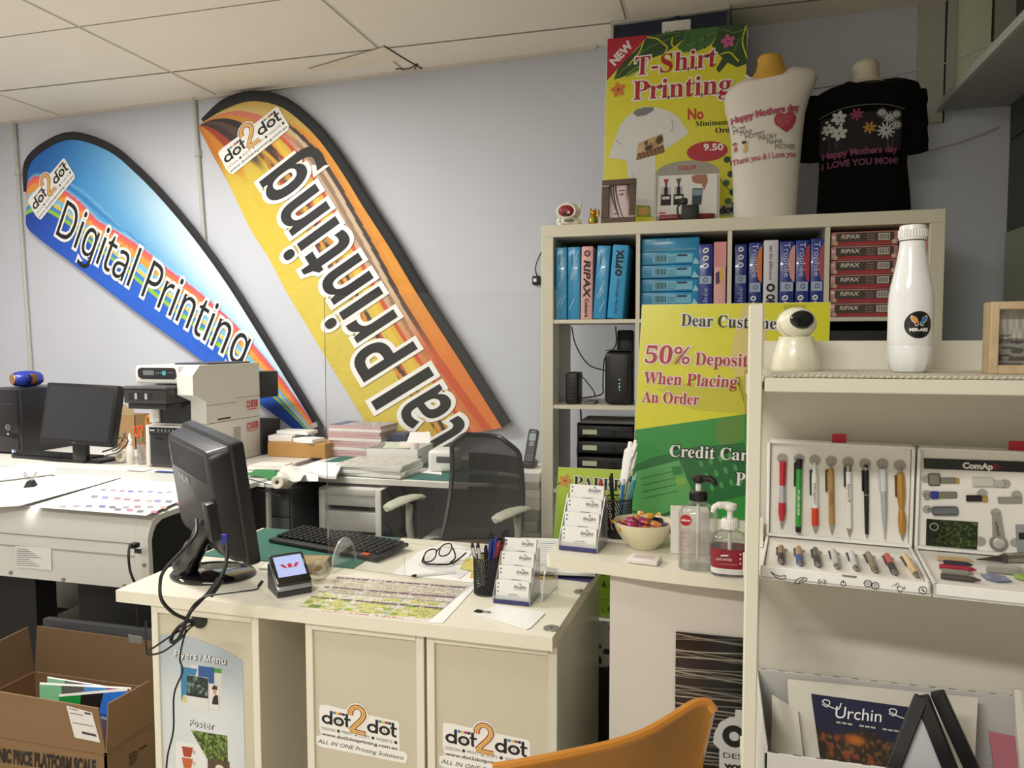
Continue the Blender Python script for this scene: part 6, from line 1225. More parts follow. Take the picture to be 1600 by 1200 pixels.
# documents propped behind the cup
q = [atZ(*p, CZ+.002) for p in ((770, 880), (845, 905), (868, 846), (790, 838))]
b = MB(); yl = m('d8bc5a', .6); b.box(-.10, .14, -.10, .14, 0, .004, yl, M=LOC(-.585, 2.10, CZ+.0005, 14)); b.thing('yellow_folder', 'yellow folder under the white documents behind the pen cup', 'folder')
b = MB(); D_ = LOC(-.47, 2.16, CZ+.019, 8, 5); b.box(-.10, .14, -.12, .15, 0, .010, PAPER, .001, 1, M=D_)
for i in range(12): b.rect(-.08, .12-i*.018, .05+.06*((i*7) % 5)/5, .123-i*.018, m('a9a8b4', .6), .0104, D_)
b.rect(-.09, .10, .13, .104, m('6a78b0', .6), .0106, D_); b.thing('document_pile', 'white printed documents with blue lines behind the pen cup', 'papers')

# ================================================================ sideboard between counter and display
BZ = .865; t = T('sideboard', 'white side table with a curved front edge holding the sweets bowl and hand sanitisers', 'side table', (.05, 2.0, 0))
ob = [(-.386, 1.752), (-.378, 1.742), (-.30, 1.728), (-.22, 1.716), (-.14, 1.70), (-.06, 1.690), (.03, 1.682), (.15, 1.675), (.50, 1.66), (.50, 2.36), (-.380, 2.36)]
b = MB(); b.prism(ob, BZ-.03, BZ-.0005, CW); b.to('top_board', t); MB().box(-.233, .50, 1.752, 1.77, 0, BZ-.031, m('d9d2c8', .5, n=.03, ns=5)).to('front_panel', t); MB().box(.48, .5, 1.77, 2.3, 0, BZ-.031, CW).to('side_panel', t); MB().box(-.233, -.215, 1.77, 2.3, 0, BZ-.031, CW).to('side_panel', t)
t = T('logo_board', 'black board with fine white lines and a logo sticker leaning under the side table', 'board', (.1, 1.74, 0)); F = FR((-.079, 1.744, .0), (1, 0, 0), (0, 0, 1)); p = pf(F, (1056, 988))
def lines(u, v):
    c = np.zeros((len(u), 3))+np.array([12, 11, 11]); c = mixc(c, (52, 30, 20), .8*sst(.35, .1, u)*sst(.4, .8, v))
    s_ = 0
    for k in range(96): yk = k/96+.012*np.sin(u*3+k*2.1)+.01*np.sin(k*5.3); s_ = s_+(np.abs(v-yk) < .0019)*(.4+.5*((k*7) % 5)/5)
    return mixc(c, (196, 186, 168), np.clip(s_, 0, .8)*(1.05-u*.5))
hB = pf(F, (1056, 988))[1]; b = MB(); b.box(0, .30, 0, hB, -.006, 0, BLACK, M=F); b.art(.0, .0, .30, hB, 24, 820, lines, printed(.18), .0008, F)
a, c, d = (Vector(pf(F, p_)+(0,)) for p_ in ((1112, 1232), (1290, 1262), (1112, 1060))); u = c-a; v = d-a
Lw = m('c9c9c6', .5); b.poly([pf(F, p_) for p_ in ((1114, 1160), (1116, 1145), (1125, 1128), (1140, 1120), (1148, 1120), (1149, 1108), (1290, 1120), (1290, 1320), (1122, 1320), (1124, 1170))], Lw, .0014, F)
x, y = pf(F, (1147, 1150)); b.ring(x, y, .011, .026, INK, .002, M=F); b.rect(x+.017, y-.026, x+.03, y+.055, INK, .0021, F); b.text('ot2dot', x+.036, y-.026, .055, INK, w=.2, bold=.05, off=.002, M=F)
mk_text(b, F, 'DESIGN', (1130, 1183), (1192, 1190), (1130, 1175), INK, off=.002); mk_text(b, F, 'www.dot2dot', (1131, 1199), (1260, 1210), (1131, 1190), INK, bold=.04, off=.002); b.to('printed_board', t)
# things on the side table
c_ = atZ(906, 862, BZ); card_holder('clear tiered business card holder at the left end of the side table', 'side table', c_.x, c_.y+.045, BZ+.0004, -6)
t = T('sweets_bowl', 'cream bowl full of wrapped sweets on the side table', 'bowl', (-.166, 1.872, BZ)); A = WM[t.name]
MB(M=A).lathe([(0, .002), (.034, .0005), (.036, .004), (.055, .022), (.068, .043), (.074, .062), (.0745, .066), (.072, .066), (.069, .058), (.062, .042), (.048, .022), (.03, .012), (0, .010)], m('e2dab8', .3, coat=.3), 44).to('bowl', t)
rs = random.Random(8); cc = ['d08a34', '9a2a6c', 'd88a3c', 'b0306a', '2a2f5a', 'd09a38', '8a2f7a', 'd89a50']; nmz = {'d08a34': 'amber', '9a2a6c': 'magenta', 'd88a3c': 'orange', 'd09a38': 'gold', '8a2f7a': 'purple', 'd89a50': 'peach', 'c8862a': 'amber', '8a2a6a': 'magenta', 'd0703a': 'orange', 'b0306a': 'pink', '2a2f5a': 'dark blue', 'c99a30': 'gold', '7a2f7a': 'purple', 'd08a44': 'peach'}
pl = ['at the left rim', 'left of centre', 'at the front rim', 'in the middle', 'at the right rim', 'at the back rim', 'right of centre', 'on top of the heap']; proto = None
spots = [(-.052, -.006, .058), (-.028, -.02, .064), (0, -.045, .060), (0, -.012, .072), (.052, -.004, .06), (-.01, .045, .062), (.03, -.02, .068), (.012, .012, .080), (-.036, .026, .064), (.036, .028, .066), (-.02, .008, .074), (.026, -.042, .058), (-.03, -.044, .056), (-.052, .02, .056), (.05, .026, .056), (.004, .03, .072)]
more = ['behind the left rim', 'at the back right', 'left of the top sweet', 'at the front right', 'at the front left', 'at the far left', 'at the far right', 'behind the top sweet']
for i, (x, y, z) in enumerate(spots):
    hx = cc[(i*3+i//8) % 8]; wr = m(hx, .2, n=.25, ns=60, bump=.5, bs=120, kind='foil', coat=.4); t = T('wrapped_sweet', f'{nmz[hx]} wrapped sweet {(pl+more)[i]} of the cream bowl', 'sweet', (-.166+x, 1.872+y, BZ+z-.012), rs.uniform(0, 180), 'wrapped sweets in the bowl')
    A = WM[t.name] @ Matrix.Rotation(R(rs.uniform(-25, 25)), 4, 'Y'); b = MB(M=A); b.ell((0, 0, .006), (.017, .0105, .0095), wr, nu=14, nv=8); b.to('wrapped_body', t)
    for s_ in (-1, 1):
        b = MB(M=A); b.add([(s_*.015, 0, .006)]+[(s_*.030, .011*math.sin(a), .006+.006*math.cos(a*1.0)) for a in [k*.6-1.8 for k in range(7)]], [(0, k, k+1) for k in range(1, 7)], wr); b.add([(s_*.013, 0, .0065)]+[(s_*.029, .009*math.sin(a), .008-.005*math.cos(a)) for a in [k*.6-1.8 for k in range(7)]], [(0, k, k+1) for k in range(1, 7)], wr); b.to('twist_end', t)
b = MB(); b.box(-.036, .036, -.026, .026, 0, .012, m('e6dcd8', .5), .004, M=LOC(atZ(1006, 880, BZ).x, atZ(1006, 880, BZ).y+.01, BZ+.0003, -8)); 
F = LOC(atZ(1006, 880, BZ).x, atZ(1006, 880, BZ).y+.01, BZ+.0003, -8)
for i in range(3): b.rect(-.022, -.012+i*.009, .024, -.010+i*.009, m('c9908e', .5), .0125, F)
b.thing('soap_pack', 'small pink and white packet in front of the sweets bowl', 'packet')
b = MB(); b.box(-.045, .045, -.03, .03, 0, .105, m('e4e0d8', .5), .001, 1, M=LOC(atZ(1068, 866, BZ).x+.012, 1.86, BZ+.0003, 4)); b.thing('white_box', 'plain white box behind the clear pump bottle', 'box')
GEL = clear((.95, .955, .95), .05, .2, .02, (.85, .85, .85), 'gel_bottle'); GEL2 = clear((.94, .945, .94), .05, .1, .02, (.8, .8, .8), 'gel')
def pump(label, x, y, h, r_, caph, lab, capm, mk):
    t = T('sanitiser_bottle', label, 'bottle', (x, y, BZ)); A = WM[t.name]; b = MB(M=A); e = 3.2
    rr = [ringz(z, r_*k*1.05, r_*k*.85, n=40, e=e-(z > h*.8)*.8) for z, k in ((0, .9), (.003, 1), (h*.55, 1.0), (h*.84, .99), (h*.92, .86), (h*.98, .5), (h, .36), (h+.006, .35))]
    b.loft(rr, GEL); b.to('bottle', t); b = MB(M=A); b.loft([ringz(z, r_*k*1.0, r_*k*.8, n=30, e=e) for z, k in ((.003, .95), (h*.52, .95), (h*.53, .6))], GEL2); b.to('gel', t)
    b = MB(M=A); b.lathe([(0, h+.004), (.019, h+.004), (.0195, h+.022), (.016, h+.026), (0, h+.026)], capm, 28)
    for i in range(24): a = i*.2618; b.box(-.001, .001, -.0202, -.0185, h+.006, h+.02, capm, M=Matrix.Rotation(a, 4, 'Z'))
    b.cyl((0, 0, h+.024), (0, 0, h+.045), .0065, m('e0dedb', .4) if mk else capm); b.cyl((0, 0, .02), (0, 0, h), .004, m('dcdcd8', .4), n=10); b.to('pump_collar', t)
    b = MB(M=A); b.lathe([(0, h+.044), (.011, h+.044), (.015, h+.050), (.014, h+.058), (0, h+.062)], capm, 24); s_ = 1 if mk else -1; b.tube([(0, 0, h+.053), (s_*.02, -.006, h+.055), (s_*.032, -.01, h+.052), (s_*.037, -.012, h+.040)], .0065, capm, n=10, rs=[.009, .008, .0065, .005]); b.to('pump_head', t); return t, A
c_ = atZ(1090, 886, BZ); t, A = pump('tall clear hand sanitiser pump bottle with black pump and red oval label', c_.x, c_.y-.002, .150, .041, 0, None, m('161617', .3), True)
b = MB(M=A); F = FR((0, -.0366, 0), (1, 0, 0), (0, 0, 1)); b.disc(-.026, .115, .013, RED, .0125, .0004, M=F); b.text('Lifebuoy', -.026, .113, .005, WHITE, w=.021, al='c', bold=.03, off=.0008, M=F)
RT2 = m('c98a8a', .5)
for k, (y0, w_) in enumerate(((.085, .03), (.075, .026), (.055, .034), (.046, .02), (.03, .03))): b.rect(-.036, y0, -.036+w_*.6, y0+.0022, RT2, .0005, F)
b.text('hand', -.037, .093, .006, RT2, w=.018, off=.0005, M=F); b.text('sanitiser', -.037, .064, .006, RT2, w=.022, off=.0005, M=F); b.to('label', t)
c_ = atZ(1138, 898, BZ); t, A = pump('hand sanitiser pump bottle with white pump and dark red wrap label', c_.x+.002, c_.y+.008, .098, .038, 0, None, m('e9e7e2', .35), False)
b = MB(M=A); b.loft([ringz(z, .0403, .0327, n=40, e=3.2) for z in (.008, .020)], m('dcdad6', .4), cap=False); b.loft([ringz(z, .0404, .0328, n=40, e=3.2) for z in (.020, .062)], m('8a1c2c', .35), cap=False)
F = FR((0, -.0330, 0), (1, 0, 0), (0, 0, 1)); b.text('HAND SANITISER', -.012, .038, .005, m('e0c4c4', .4), w=.034, al='c', bold=.02, off=.0006, M=F); b.poly([(-.02, .047), (-.004, .048), (-.002, .051), (-.018, .050)], WHITE, .0006, F)
for z in (.034, .044, .054): b.disc(.022, z, .0022, m('e0c4c4', .4), off=.0006, n=8, M=F)
b.rect(-.024, .030, .018, .0305, m('e0c4c4', .4), .0006, F); b.to('label', t, 'dark red and white label')
# pens and feather dusters behind the bowl
c_ = atZ(962, 838, BZ); mesh_cup('dark_pen_cup', 'dark pen cup with markers behind the side table card holder', -.245, 1.965, BZ, .04, .10, [('red marker leaning in the dark pen cup', -.03, -.01, -.012, .15, 'a02c34', 'c04048'), ('thick black marker in the dark pen cup', -.012, 0, -.002, .165, '1a1a1c', '121214'), ('blue pen in the dark pen cup', .012, .004, .006, .15, '2f74b0', 'd0d4da'), ('teal marker in the dark pen cup', .03, .002, .02, .165, '2f8a86', '7cc0b4'), ('silver pen in the dark pen cup', .02, .010, .016, .158, '9aa0a6', '4a4e54')])
b = MB(); WF = m('e6e6e4', .85)
for (x0, y0, x1, y1, w_) in ((972, 768, 985, 690, .016), (984, 740, 992, 700, .012), (983, 720, 993, 688, .011)):
    p0 = atD(x0, y0, 2.02); p1 = atD(x1, y1, 2.04); b.tube([p0, p0.lerp(p1, .35), p0.lerp(p1, .7), p1], w_, WF, n=10, flat=.4, rs=[w_*.45, w_, w_*1.1, w_*.5])
b.tube([atD(968, 812, 2.0), atD(972, 768, 2.02)], .003, m('d0d0ce', .5), k=1)
b.thing('white_quills', 'white cloth-wrapped sticks standing upright behind the sweets bowl', 'sticks')
b = MB(); b.box(-.03, .03, -.012, .012, 0, .10, m('7fa3b0', .4, n=.2, ns=200), .002, M=LOC(-.335, 1.90, BZ+.0003, -6)); b.thing('teal_box', 'pale teal box behind the side table card holder', 'box')
# big deposit poster
o = atY(984.5, 842, 2.22); o.z = BZ+.001; tl = atY(1003, 476, 2.30); F = FR(o, (1, .0, 0), (tl-o).normalized()); WP_ = atY(1298, 476, 2.3).x-tl.x; HP_ = (tl-o).length
t = T('deposit_poster', 'large yellow and green Dear Customer deposit notice board leaning behind the side table', 'poster', (o.x+WP_/2, 2.26, BZ)); b = MB(); b.box(0, WP_, 0, HP_, -.008, 0, m('dedccf', .5), M=F)
YB = m('d9d52a', .3); GB1 = m('2f8f3c', .3); GB2 = m('277a3a', .3); GB3 = m('5aa55c', .3); GB4 = m('1f6a34', .3)
b.rect(.001, .001, WP_-.001, HP_-.001, YB, .0004, F); R7 = lambda X, Y: (860+X/3.333, 560+Y/3.333)
def P7(pts, mat, off): b.poly([pf(F, R7(*p)) for p in pts], mat, off, F)
Y2 = m('c6c236', .3); P7([(550, 160), (700, 130), (830, 120), (1010, 90), (1010, 290), (750, 270), (690, 240)], Y2, .0006); P7([(1010, 60), (1140, 30), (1140, 280), (1010, 300)], m('b9a54a', .3), .0007)
mk_poly(b, F, [(1160, 476), (1195, 476), (1200, 540), (1165, 640), (1140, 560), (1150, 510)], m('d8c878', .3), .0006); mk_poly(b, F, [(1225, 476), (1260, 476), (1250, 540), (1225, 540)], m('b9b52a', .3), .0006)
g = [pf(F, R7(445, 372)), pf(F, R7(1010, 292))]; sl = (g[1][1]-g[0][1])/(g[1][0]-g[0][0]); b.poly([(.001, .001), (WP_-.001, .001), (WP_-.001, g[0][1]+sl*WP_), (.001, g[0][1])], GB1, .0009, F)
P7([(870, 320), (1010, 296), (1010, 420), (930, 460), (880, 460), (860, 400)], m('5f8a3a', .3), .0012)
P7([(430, 560), (520, 520), (760, 460), (1010, 440), (1060, 700), (600, 820), (425, 800)], GB4, .0013); P7([(440, 590), (670, 530), (760, 740), (560, 820), (425, 790)], GB3, .0016); P7([(630, 565), (680, 560), (690, 600), (640, 610)], GB2, .002); P7([(650, 625), (700, 615), (712, 650), (660, 665)], m('7fae4a', .3), .002)
for i, s_ in enumerate((('STREET', 300), ('PARTY', 340))): mk_text(b, F, s_[0], R7(520+i*26, 640+i*28), R7(560+i*30, 730+i*10), R7(545+i*26, 632+i*28), GB2, off=.0024) if False else None
for r in range(4):
    P7([(470+r*6, 625+r*34), (640+r*8, 585+r*34), (641+r*8, 590+r*34), (471+r*6, 630+r*34)], GB2, .002)
for r in range(3):
    for c in range(4): x, y = pf(F, R7(785+c*50+r*28, 550+r*62-c*14)); b.disc(x, y, .0062, GB2, .0115, .0018, M=F, rot=.35); b.disc(x, y, .0052, m('4f9a56', .3), .0103, .0021, M=F, rot=.35)
BK = m('16160f', .4); RD = m('a8202e', .4); PKW = m('eed8d0', .4)
mk_text(b, F, serif('Dear Customer,'), (1064, 509), (1228, 515), (1065, 491), BK, line=.06, lmat=WHITE, off=.003)
mk_text(b, F, serif('50%'), (1007, 567), (1077, 569), (1010, 541), RD, line=.06, lmat=PKW, off=.003); mk_text(b, F, serif('Deposit'), (1086, 570), (1168, 573), (1087, 551), RD, line=.06, lmat=PKW, off=.003)
mk_text(b, F, serif('When Placing'), (1005, 599), (1151, 606), (1007, 581), RD, line=.06, lmat=PKW, off=.003); mk_text(b, F, serif('An Order'), (1003, 628), (1092, 633), (1004, 611), RD, line=.06, lmat=PKW, off=.003)
mk_text(b, F, serif('Credit Card'), (1046, 713), (1182, 721), (1047, 695), WHITE, line=.06, lmat=BK, off=.003); mk_text(b, F, serif('P'), (1149, 758), (1164, 759), (1150, 738), WHITE, line=.06, lmat=BK, off=.003)
b.to('printed_board', t)
# paper price sign behind
o = Vector((-.545, 2.5, .44)); tl = atY(872, 730, 2.53); F = FR(o, (1, 0, 0), (tl-o).normalized()); H_ = (tl-o).length; t = T('paper_sign', 'lime green PAPER price sign standing behind the counter end', 'sign', (-.4, 2.5, .44))
b = MB(); b.box(0, .27, 0, H_, -.006, 0, WHITE, M=F); b.art(0, 0, .27, H_, 10, 30, lambda u, v: mixc((150, 190, 48), (186, 210, 80), sst(.5, 1, v)), printed(.4), .0005, F)
mk_text(b, F, serif('PAPER'), (896, 761), (975, 768), (897, 744), BK, line=.05, lmat=WHITE, off=.002); x, y = pf(F, (883, 751))
for k in range(5): a = k*1.257; b.disc(x+.012*math.cos(a), y+.012*math.sin(a), .012, m('d2924a', .5), .007, .001+.0001*k, M=F, rot=a)
b.disc(x, y, .004, m('a03a2a', .5), off=.002, M=F); b.disc(x-.02, y-.01, .010, m('3f6a2c', .5), .004, .001, M=F, rot=.6); b.disc(x-.03, y+.004, .008, m('3f6a2c', .5), .004, .001, M=F, rot=2.2)
for (py, s_) in ((899, '3 x'), (917, '4 x'), (937, '....'), (957, '- 9')): mk_text(b, F, serif(s_), (940, py), (957, py+1), (940, py-9), BK, off=.002)
b.to('printed_board', t)
b = MB(); b.box(-.55, -.26, 2.46, 2.66, 0, .28, m('18181a', .6)); b.thing('black_stool_box', 'black box on the floor behind the counter end', 'box')
def flor(u, v): return mixc((206, 204, 198), (30, 28, 28), 1.0*(vn(u*14, v*9, 3) > .6))
b = MB(); b.box(-.55, -.26, 2.47, 2.65, .2802, .438, m('cfcdc6', .6)); b.art(-.55, .2805, -.26, .4375, 50, 26, flor, printed(.6), .001, FR((0, 2.47, 0), (1, 0, 0), (0, 0, 1))); b.thing('patterned_box', 'black and white patterned box under the lime green sign', 'box')
# ================================================================ desks along the back wall
DZ = .78; DW = m('dcd9d2', .4, n=.02)
def desk(label, x0, x1, y0, y1, legs):
    t = T('desk', label, 'desk', ((x0+x1)/2, (y0+y1)/2, 0)); MB().box(x0, x1, y0, y1, DZ-.028, DZ-.0006, DW, .002, 1).to('desktop', t)
    for x, y in legs: MB().box(x, x+.04, y, y+.04, 0, DZ-.029, m('55555a', .5)).to('leg', t)
desk('white desk on the left holding the computers and printers', -4.6, -1.99, 2.88, 3.76, ((-4.5, 3.0), (-2.2, 3.6), (-3.2, 3.6), (-4.5, 3.6)))
desk('white desk with a green mat behind the office chair', -1.92, -.915, 2.98, 3.70, ((-1.74, 3.45), (-.96, 3.4), (-1.88, 3.6), (-.97, 3.6)))
b = MB(); b.box(-1.86, -.93, 3.0, 3.55, DZ+.0003, DZ+.0025, m('2a6b62', .6, n=.05)); b.thing('desk_mat', 'green cutting mat on the desk behind the office chair', 'mat')
# computer tower
p = atZ(66, 702, DZ); t = T('computer_tower', 'black computer tower with round badge at the far left of the desk', 'computer', (-3.98, 3.35, DZ)); TB = m('19191b', .35, n=.1)
xa = atY(-28, 700, 3.15).x; xb = atY(31, 700, 3.15).x; hT = atY(20, 608, 3.15).z
b = MB(); b.box(xa, xb, 3.17, 3.55, DZ, hT, TB, .006); b.to('case', t)
b = MB(); b.box(xa, xb, 3.145, 3.172, DZ+.01, hT-.002, m('121214', .2, coat=.4), .006); x_ = atY(11, 668, 3.14).x; z_ = atY(11, 668, 3.14).z; Ff = FR((x_, 3.1447, z_), (1, 0, 0), (0, 0, 1)); b.ring(0, 0, .013, .016, m('b5b8bd', .3, .6), .0006, M=Ff); b.text('DELL', 0, -.005, .009, m('b5b8bd', .3), w=.022, al='c', off=.0006, M=Ff); b.disc(0, -.035, .005, WHITE, off=.0006, M=Ff, n=10)
b.box(-.10, .04, -.001, .0, .125, .1265, m('6a6a6e', .3, .5), M=Matrix.Translation((x_, 3.145, z_))); b.rect(.02, -.135, .034, -.118, m('c6d2ea', .4), .0006, Ff); b.rect(.038, -.133, .046, -.12, m('7f9ad0', .4), .0006, Ff); b.to('front_panel', t)
t = T('bluetooth_speaker', 'blue and copper barrel speaker on top of the black computer tower', 'speaker', tuple(atY(42, 606, 3.33))); c_ = atY(42, 592, 3.33); SA = LOC(c_.x, c_.y, hT+.045, 72) @ Matrix.Scale(1.12, 4)
b = MB(M=SA @ Matrix.Rotation(R(90), 4, 'Y')); SB = m('2a3aa0', .3, coat=.3); b.lathe([(0, -.066), (.024, -.066), (.033, -.056), (.039, -.03), (.041, 0), (.039, .03), (.033, .056), (.024, .066), (0, .066)], SB, 32); b.to('barrel', t)
CO = m('c08a5a', .25, .6)
for s_ in (-1, 1): b = MB(M=SA @ Matrix.Rotation(R(90), 4, 'Y')); b.lathe([(0, s_*.0665), (.016, s_*.0668), (.025, s_*.0675), (.027, s_*.064)], CO, 28); b.to('end_cap', t); b = MB(M=SA); b.ell((.012, -.033, .0), (.026, .012, .028), CO); b.ell((-.004, -.036, 0), (.02, .010, .022), m('202c7a', .4)); b.to('front_grille', t)
b = MB(); b.tube([c_+Vector((.06, 0, .02)), c_+Vector((.085, -.01, .0)), c_+Vector((.08, -.01, -.035)), c_+Vector((.05, -.03, -.045))], .0022, BLACK); b.thing('speaker_cord', 'thin black cord hanging beside the blue speaker', 'cord')
# monitor on the desk
t = T('monitor', 'black flat monitor switched off on the left desk beside the computer tower', 'monitor', tuple(atZ(118, 704, DZ)), 0); q = [atD(60, 691, 3.72), atD(172, 699, 3.62), atD(186, 602, 3.66), atD(70, 597, 3.76)]
u = (q[1]-q[0]); Wm = u.length; v = (q[3]-q[0]); Hm = v.length; F = FR(q[0], u.normalized(), (v-u.normalized()*v.dot(u.normalized())).normalized())
MK = m('161617', .35); b = MB(M=F); b.box(0, Wm, 0, Hm, -.05, 0, MK, .006); b.to('housing', t); b = MB(M=F); b.rect(.018, .024, Wm-.018, Hm-.016, m('26272a', .12, coat=.4), .0008); b.text('DELL', Wm/2, .007, .007, m('88888a', .4), w=.02, al='c', off=.0008); b.to('screen', t)
b = MB(); c_ = F @ Vector((Wm/2, 0, -.03)); b.box(c_.x-.04, c_.x+.04, c_.y-.0, c_.y+.03, DZ+.012, c_.z+.05, MK, .004); b.box(c_.x-.11, c_.x+.11, c_.y+.01, c_.y+.15, DZ, DZ+.014, MK, .006); b.to('stand', t)
def kb(name, label, q0, q1, q3, hx, hk, rows=6, n=20):
    o = atZ(*q0, DZ+.001); u = atZ(*q1, DZ+.001)-o; v = atZ(*q3, DZ+.001)-o; Wk = u.length; u.normalize(); vv = Vector((-u.y, u.x, 0)); Hk = max(.12, min(.14, v.dot(vv))); F = FR(o, u, vv); t = T(name, label, 'keyboard', tuple(o))
    b = MB(M=F); b.box(0, Wk, 0, Hk, 0, .016, m(hx, .45), .005); b.to('case', t); b = MB(M=F)
    for r in range(rows):
        for i in range(n): b.box(.01+i*(Wk-.02)/n, .01+(i+.82)*(Wk-.02)/n, .014+r*(Hk-.02)/rows, .014+(r+.8)*(Hk-.02)/rows, .016, .022, m(hk, .5), .0015, 1)
    b.to('keys', t)
kb('keyboard', 'black keyboard in front of the switched-off monitor on the left desk', (17, 715), (131, 724), (38, 703), '1a1a1b', '202022')
kb('keyboard', 'white keyboard on the desk right of the stacked printers', (384, 735), (440, 737), (398, 722), 'd6d4cc', 'e2e0d8', 5, 15)
# things between monitor and printers
t = T('desk_organiser', 'brown cardboard organiser with open flaps behind the scissors', 'box', tuple(atZ(207, 700, DZ))); c_ = atY(207, 690, 3.52); b = MB(M=Matrix.Translation((c_.x, 3.52, DZ))); CBD = m('a8865a', .8, n=.06, bump=.1)
for (x0, x1, y0, y1) in ((-.07, .07, -.055, -.052), (-.07, .07, .052, .055), (-.07, -.067, -.055, .055), (.067, .07, -.055, .055)): b.box(x0, x1, y0, y1, 0, .19, CBD)
b.box(-.067, .067, -.052, .052, 0, .003, CBD); b.to('box', t); b = MB(M=Matrix.Translation((c_.x, 3.52, DZ+.19))); b.box(-.068, .068, -.003, 0, 0, .05, m('bfa880', .8), M=LOC(0, -.053, 0, 0, 14)); b.box(-.003, 0, -.05, .05, 0, .05, m('bfa880', .8), M=LOC(-.068, 0, 0, 0, 0, -14)); b.to('flaps', t)
c_ = atZ(217, 727, DZ); t = T('scissors_cup', 'clear cup holding scissors and pencils in front of the printers', 'cup', (c_.x, c_.y+.05, DZ)); A = WM[t.name]; MB(M=A).lathe([(0, .001), (.035, .001), (.037, .004), (.040, .10), (.038, .10), (.034, .006)], clear((.9, .88, .85), .15, .1), 24).to('cup', t)
def scis(label, x, y, hx, lean, hh):
    b = MB(M=A @ LOC(x, y, .012, 0, lean*.4, lean)); b.box(-.006, .006, -.0015, .0015, 0, hh-.05, STEEL); OR = m(hx, .35)
    for s_ in (-1, 1): b.tube([(s_*.012+.013*math.cos(a), 0, hh-.022+.026*math.sin(a)) for a in [2*math.pi*i/14 for i in range(14)]], .0048, OR, n=8, k=1, closed=True)
    b.thing('scissors', label, 'scissors')
scis('orange-handled scissors standing tallest in the clear cup', .006, .012, 'd88a2a', 6, .22); scis('red orange-handled scissors at the left of the clear cup', -.014, -.012, 'd2441e', -8, .17); scis('red-handled scissors at the right of the clear cup', .02, 0, 'c03a24', 12, .16)
for lb, x, l_, hx in (('orange pencil leaning in the clear cup by the printers', .0, -.02, 'd06a2c'), ('red pencil leaning in the clear cup by the printers', .014, .03, 'b83a34'), ('green marker leaning in the clear cup by the printers', -.01, -.004, '5f8a3a')): pen(lb, A @ Vector((x+l_, -.01, .17)), A @ Vector((x, -.005, .008)), (0, -1, 0), [(0, .9, .0045, .0045, m(hx, .4), 'barrel'), (.9, 1, .004, .0008, m('d8c09a', .5), 'tip')], None, 'pencils in the clear cup')
c_ = atZ(199, 726, DZ); t = T('glue_bottle', 'small white dropper bottle standing left of the scissors cup', 'bottle', (c_.x, c_.y+.02, DZ)); A = WM[t.name]; MB(M=A).lathe([(0, 0), (.017, 0), (.018, .003), (.018, .08), (.012, .09), (.012, .10)], m('e2dfd6', .35), 20).to('bottle', t); MB(M=A).lathe([(.013, .098), (.013, .118), (.007, .125), (.004, .15), (0, .152)], m('ecebe6', .35), 20).to('cap', t)
b = MB(); c_ = atZ(186, 724, DZ); b.lathe([(.014, -.01), (.03, -.01), (.03, .01), (.014, .01), (.014, -.01)], m('cfcbb0', .4), 24, M=Matrix.Translation((c_.x, c_.y+.02, DZ+.031)) @ Matrix.Rotation(R(70), 4, 'X')); b.thing('tape_roll', 'cream tape roll standing left of the dropper bottle', 'tape')
b = MB(); c_ = atZ(217, 735, DZ); b.box(-.05, .05, -.02, .03, .0003, .003, m('d8cfcf', .6), M=Matrix.Translation(c_)); b.box(-.02, .09, -.03, 0, .0003, .002, m('3a4f8a', .5), M=Matrix.Translation(c_+Vector((.12, .01, 0)))); b.thing('desk_cards', 'flat white and blue cards lying before the scissors cup', 'cards', stuff=False)
b = MB(); b.tube(px3([(160, 706, 3.6), (178, 700, 3.6), (190, 690, 3.62), (196, 676, 3.65)]), .004, CB); b.tube(px3([(165, 712, 3.5), (185, 706, 3.52), (200, 690, 3.6), (192, 678, 3.62)]), .003, CB); b.tube(px3([(176, 690, 3.62), (190, 684, 3.62), (186, 700, 3.58), (175, 705, 3.55)]), .003, CB); b.thing('desk_cables', 'tangle of black cables between the left monitor and the cardboard organiser', 'cable')
# the two stacked printers
PW1 = m('d9d6cf', .4, n=.02); PK = m('232324', .4); PXa, PXb, PYf, PYb = -2.62, -2.30, 2.96, 3.45
zt = atY(303, 571, 2.98).z; zm = atY(330, 664, 3.0).z
t = T('printer', 'white printer with black output tray stacked on top of another printer', 'printer', ((PXa+PXb)/2, 3.2, zm)); b = MB()
b.prism([(PYf+.06, zm+.001), (PYb, zm+.001), (PYb, zt), (PYf+.02, zt), (PYf-.03, zt-.045), (PYf-.03, zt-.135), (PYf+.06, zt-.17)], PXb-.085, PXb, PW1, FR((0, 0, 0), (0, 1, 0), (0, 0, 1)))
b.box(PXa, PXb-.085, PYf+.10, PYb, zm+.001, zt, PW1, .004); b.box(PXa, PXb-.08, PYf-.025, PYf+.12, zt-.085, zt, PW1, .012); b.box(PXa+.0, PXa+.055, PYf+.06, PYf+.12, zm+.001, zm+.10, PW1, .003); b.box(PXa+.05, PXb-.08, PYf+.07, PYf+.1, zm+.001, zm+.11, PK); b.box(PXa+.12, PXb-.02, PYf+.1, PYb-.05, zt, zt+.008, m('3a3d4a', .5))
zc = zm+.085; b.box(PXb-.0002, PXb+.0006, PYf+.06, PYb-.20, zc, zc+.002, m('6a6862', .6)); b.box(PXb-.0002, PXb+.0006, PYb-.2, PYb, zc+.02, zc+.022, m('6a6862', .6)); b.box(PXb-.0002, PXb+.0012, PYf+.14, PYf+.24, zm+.010, zm+.018, m('3a3a38', .6)); b.to('body', t)
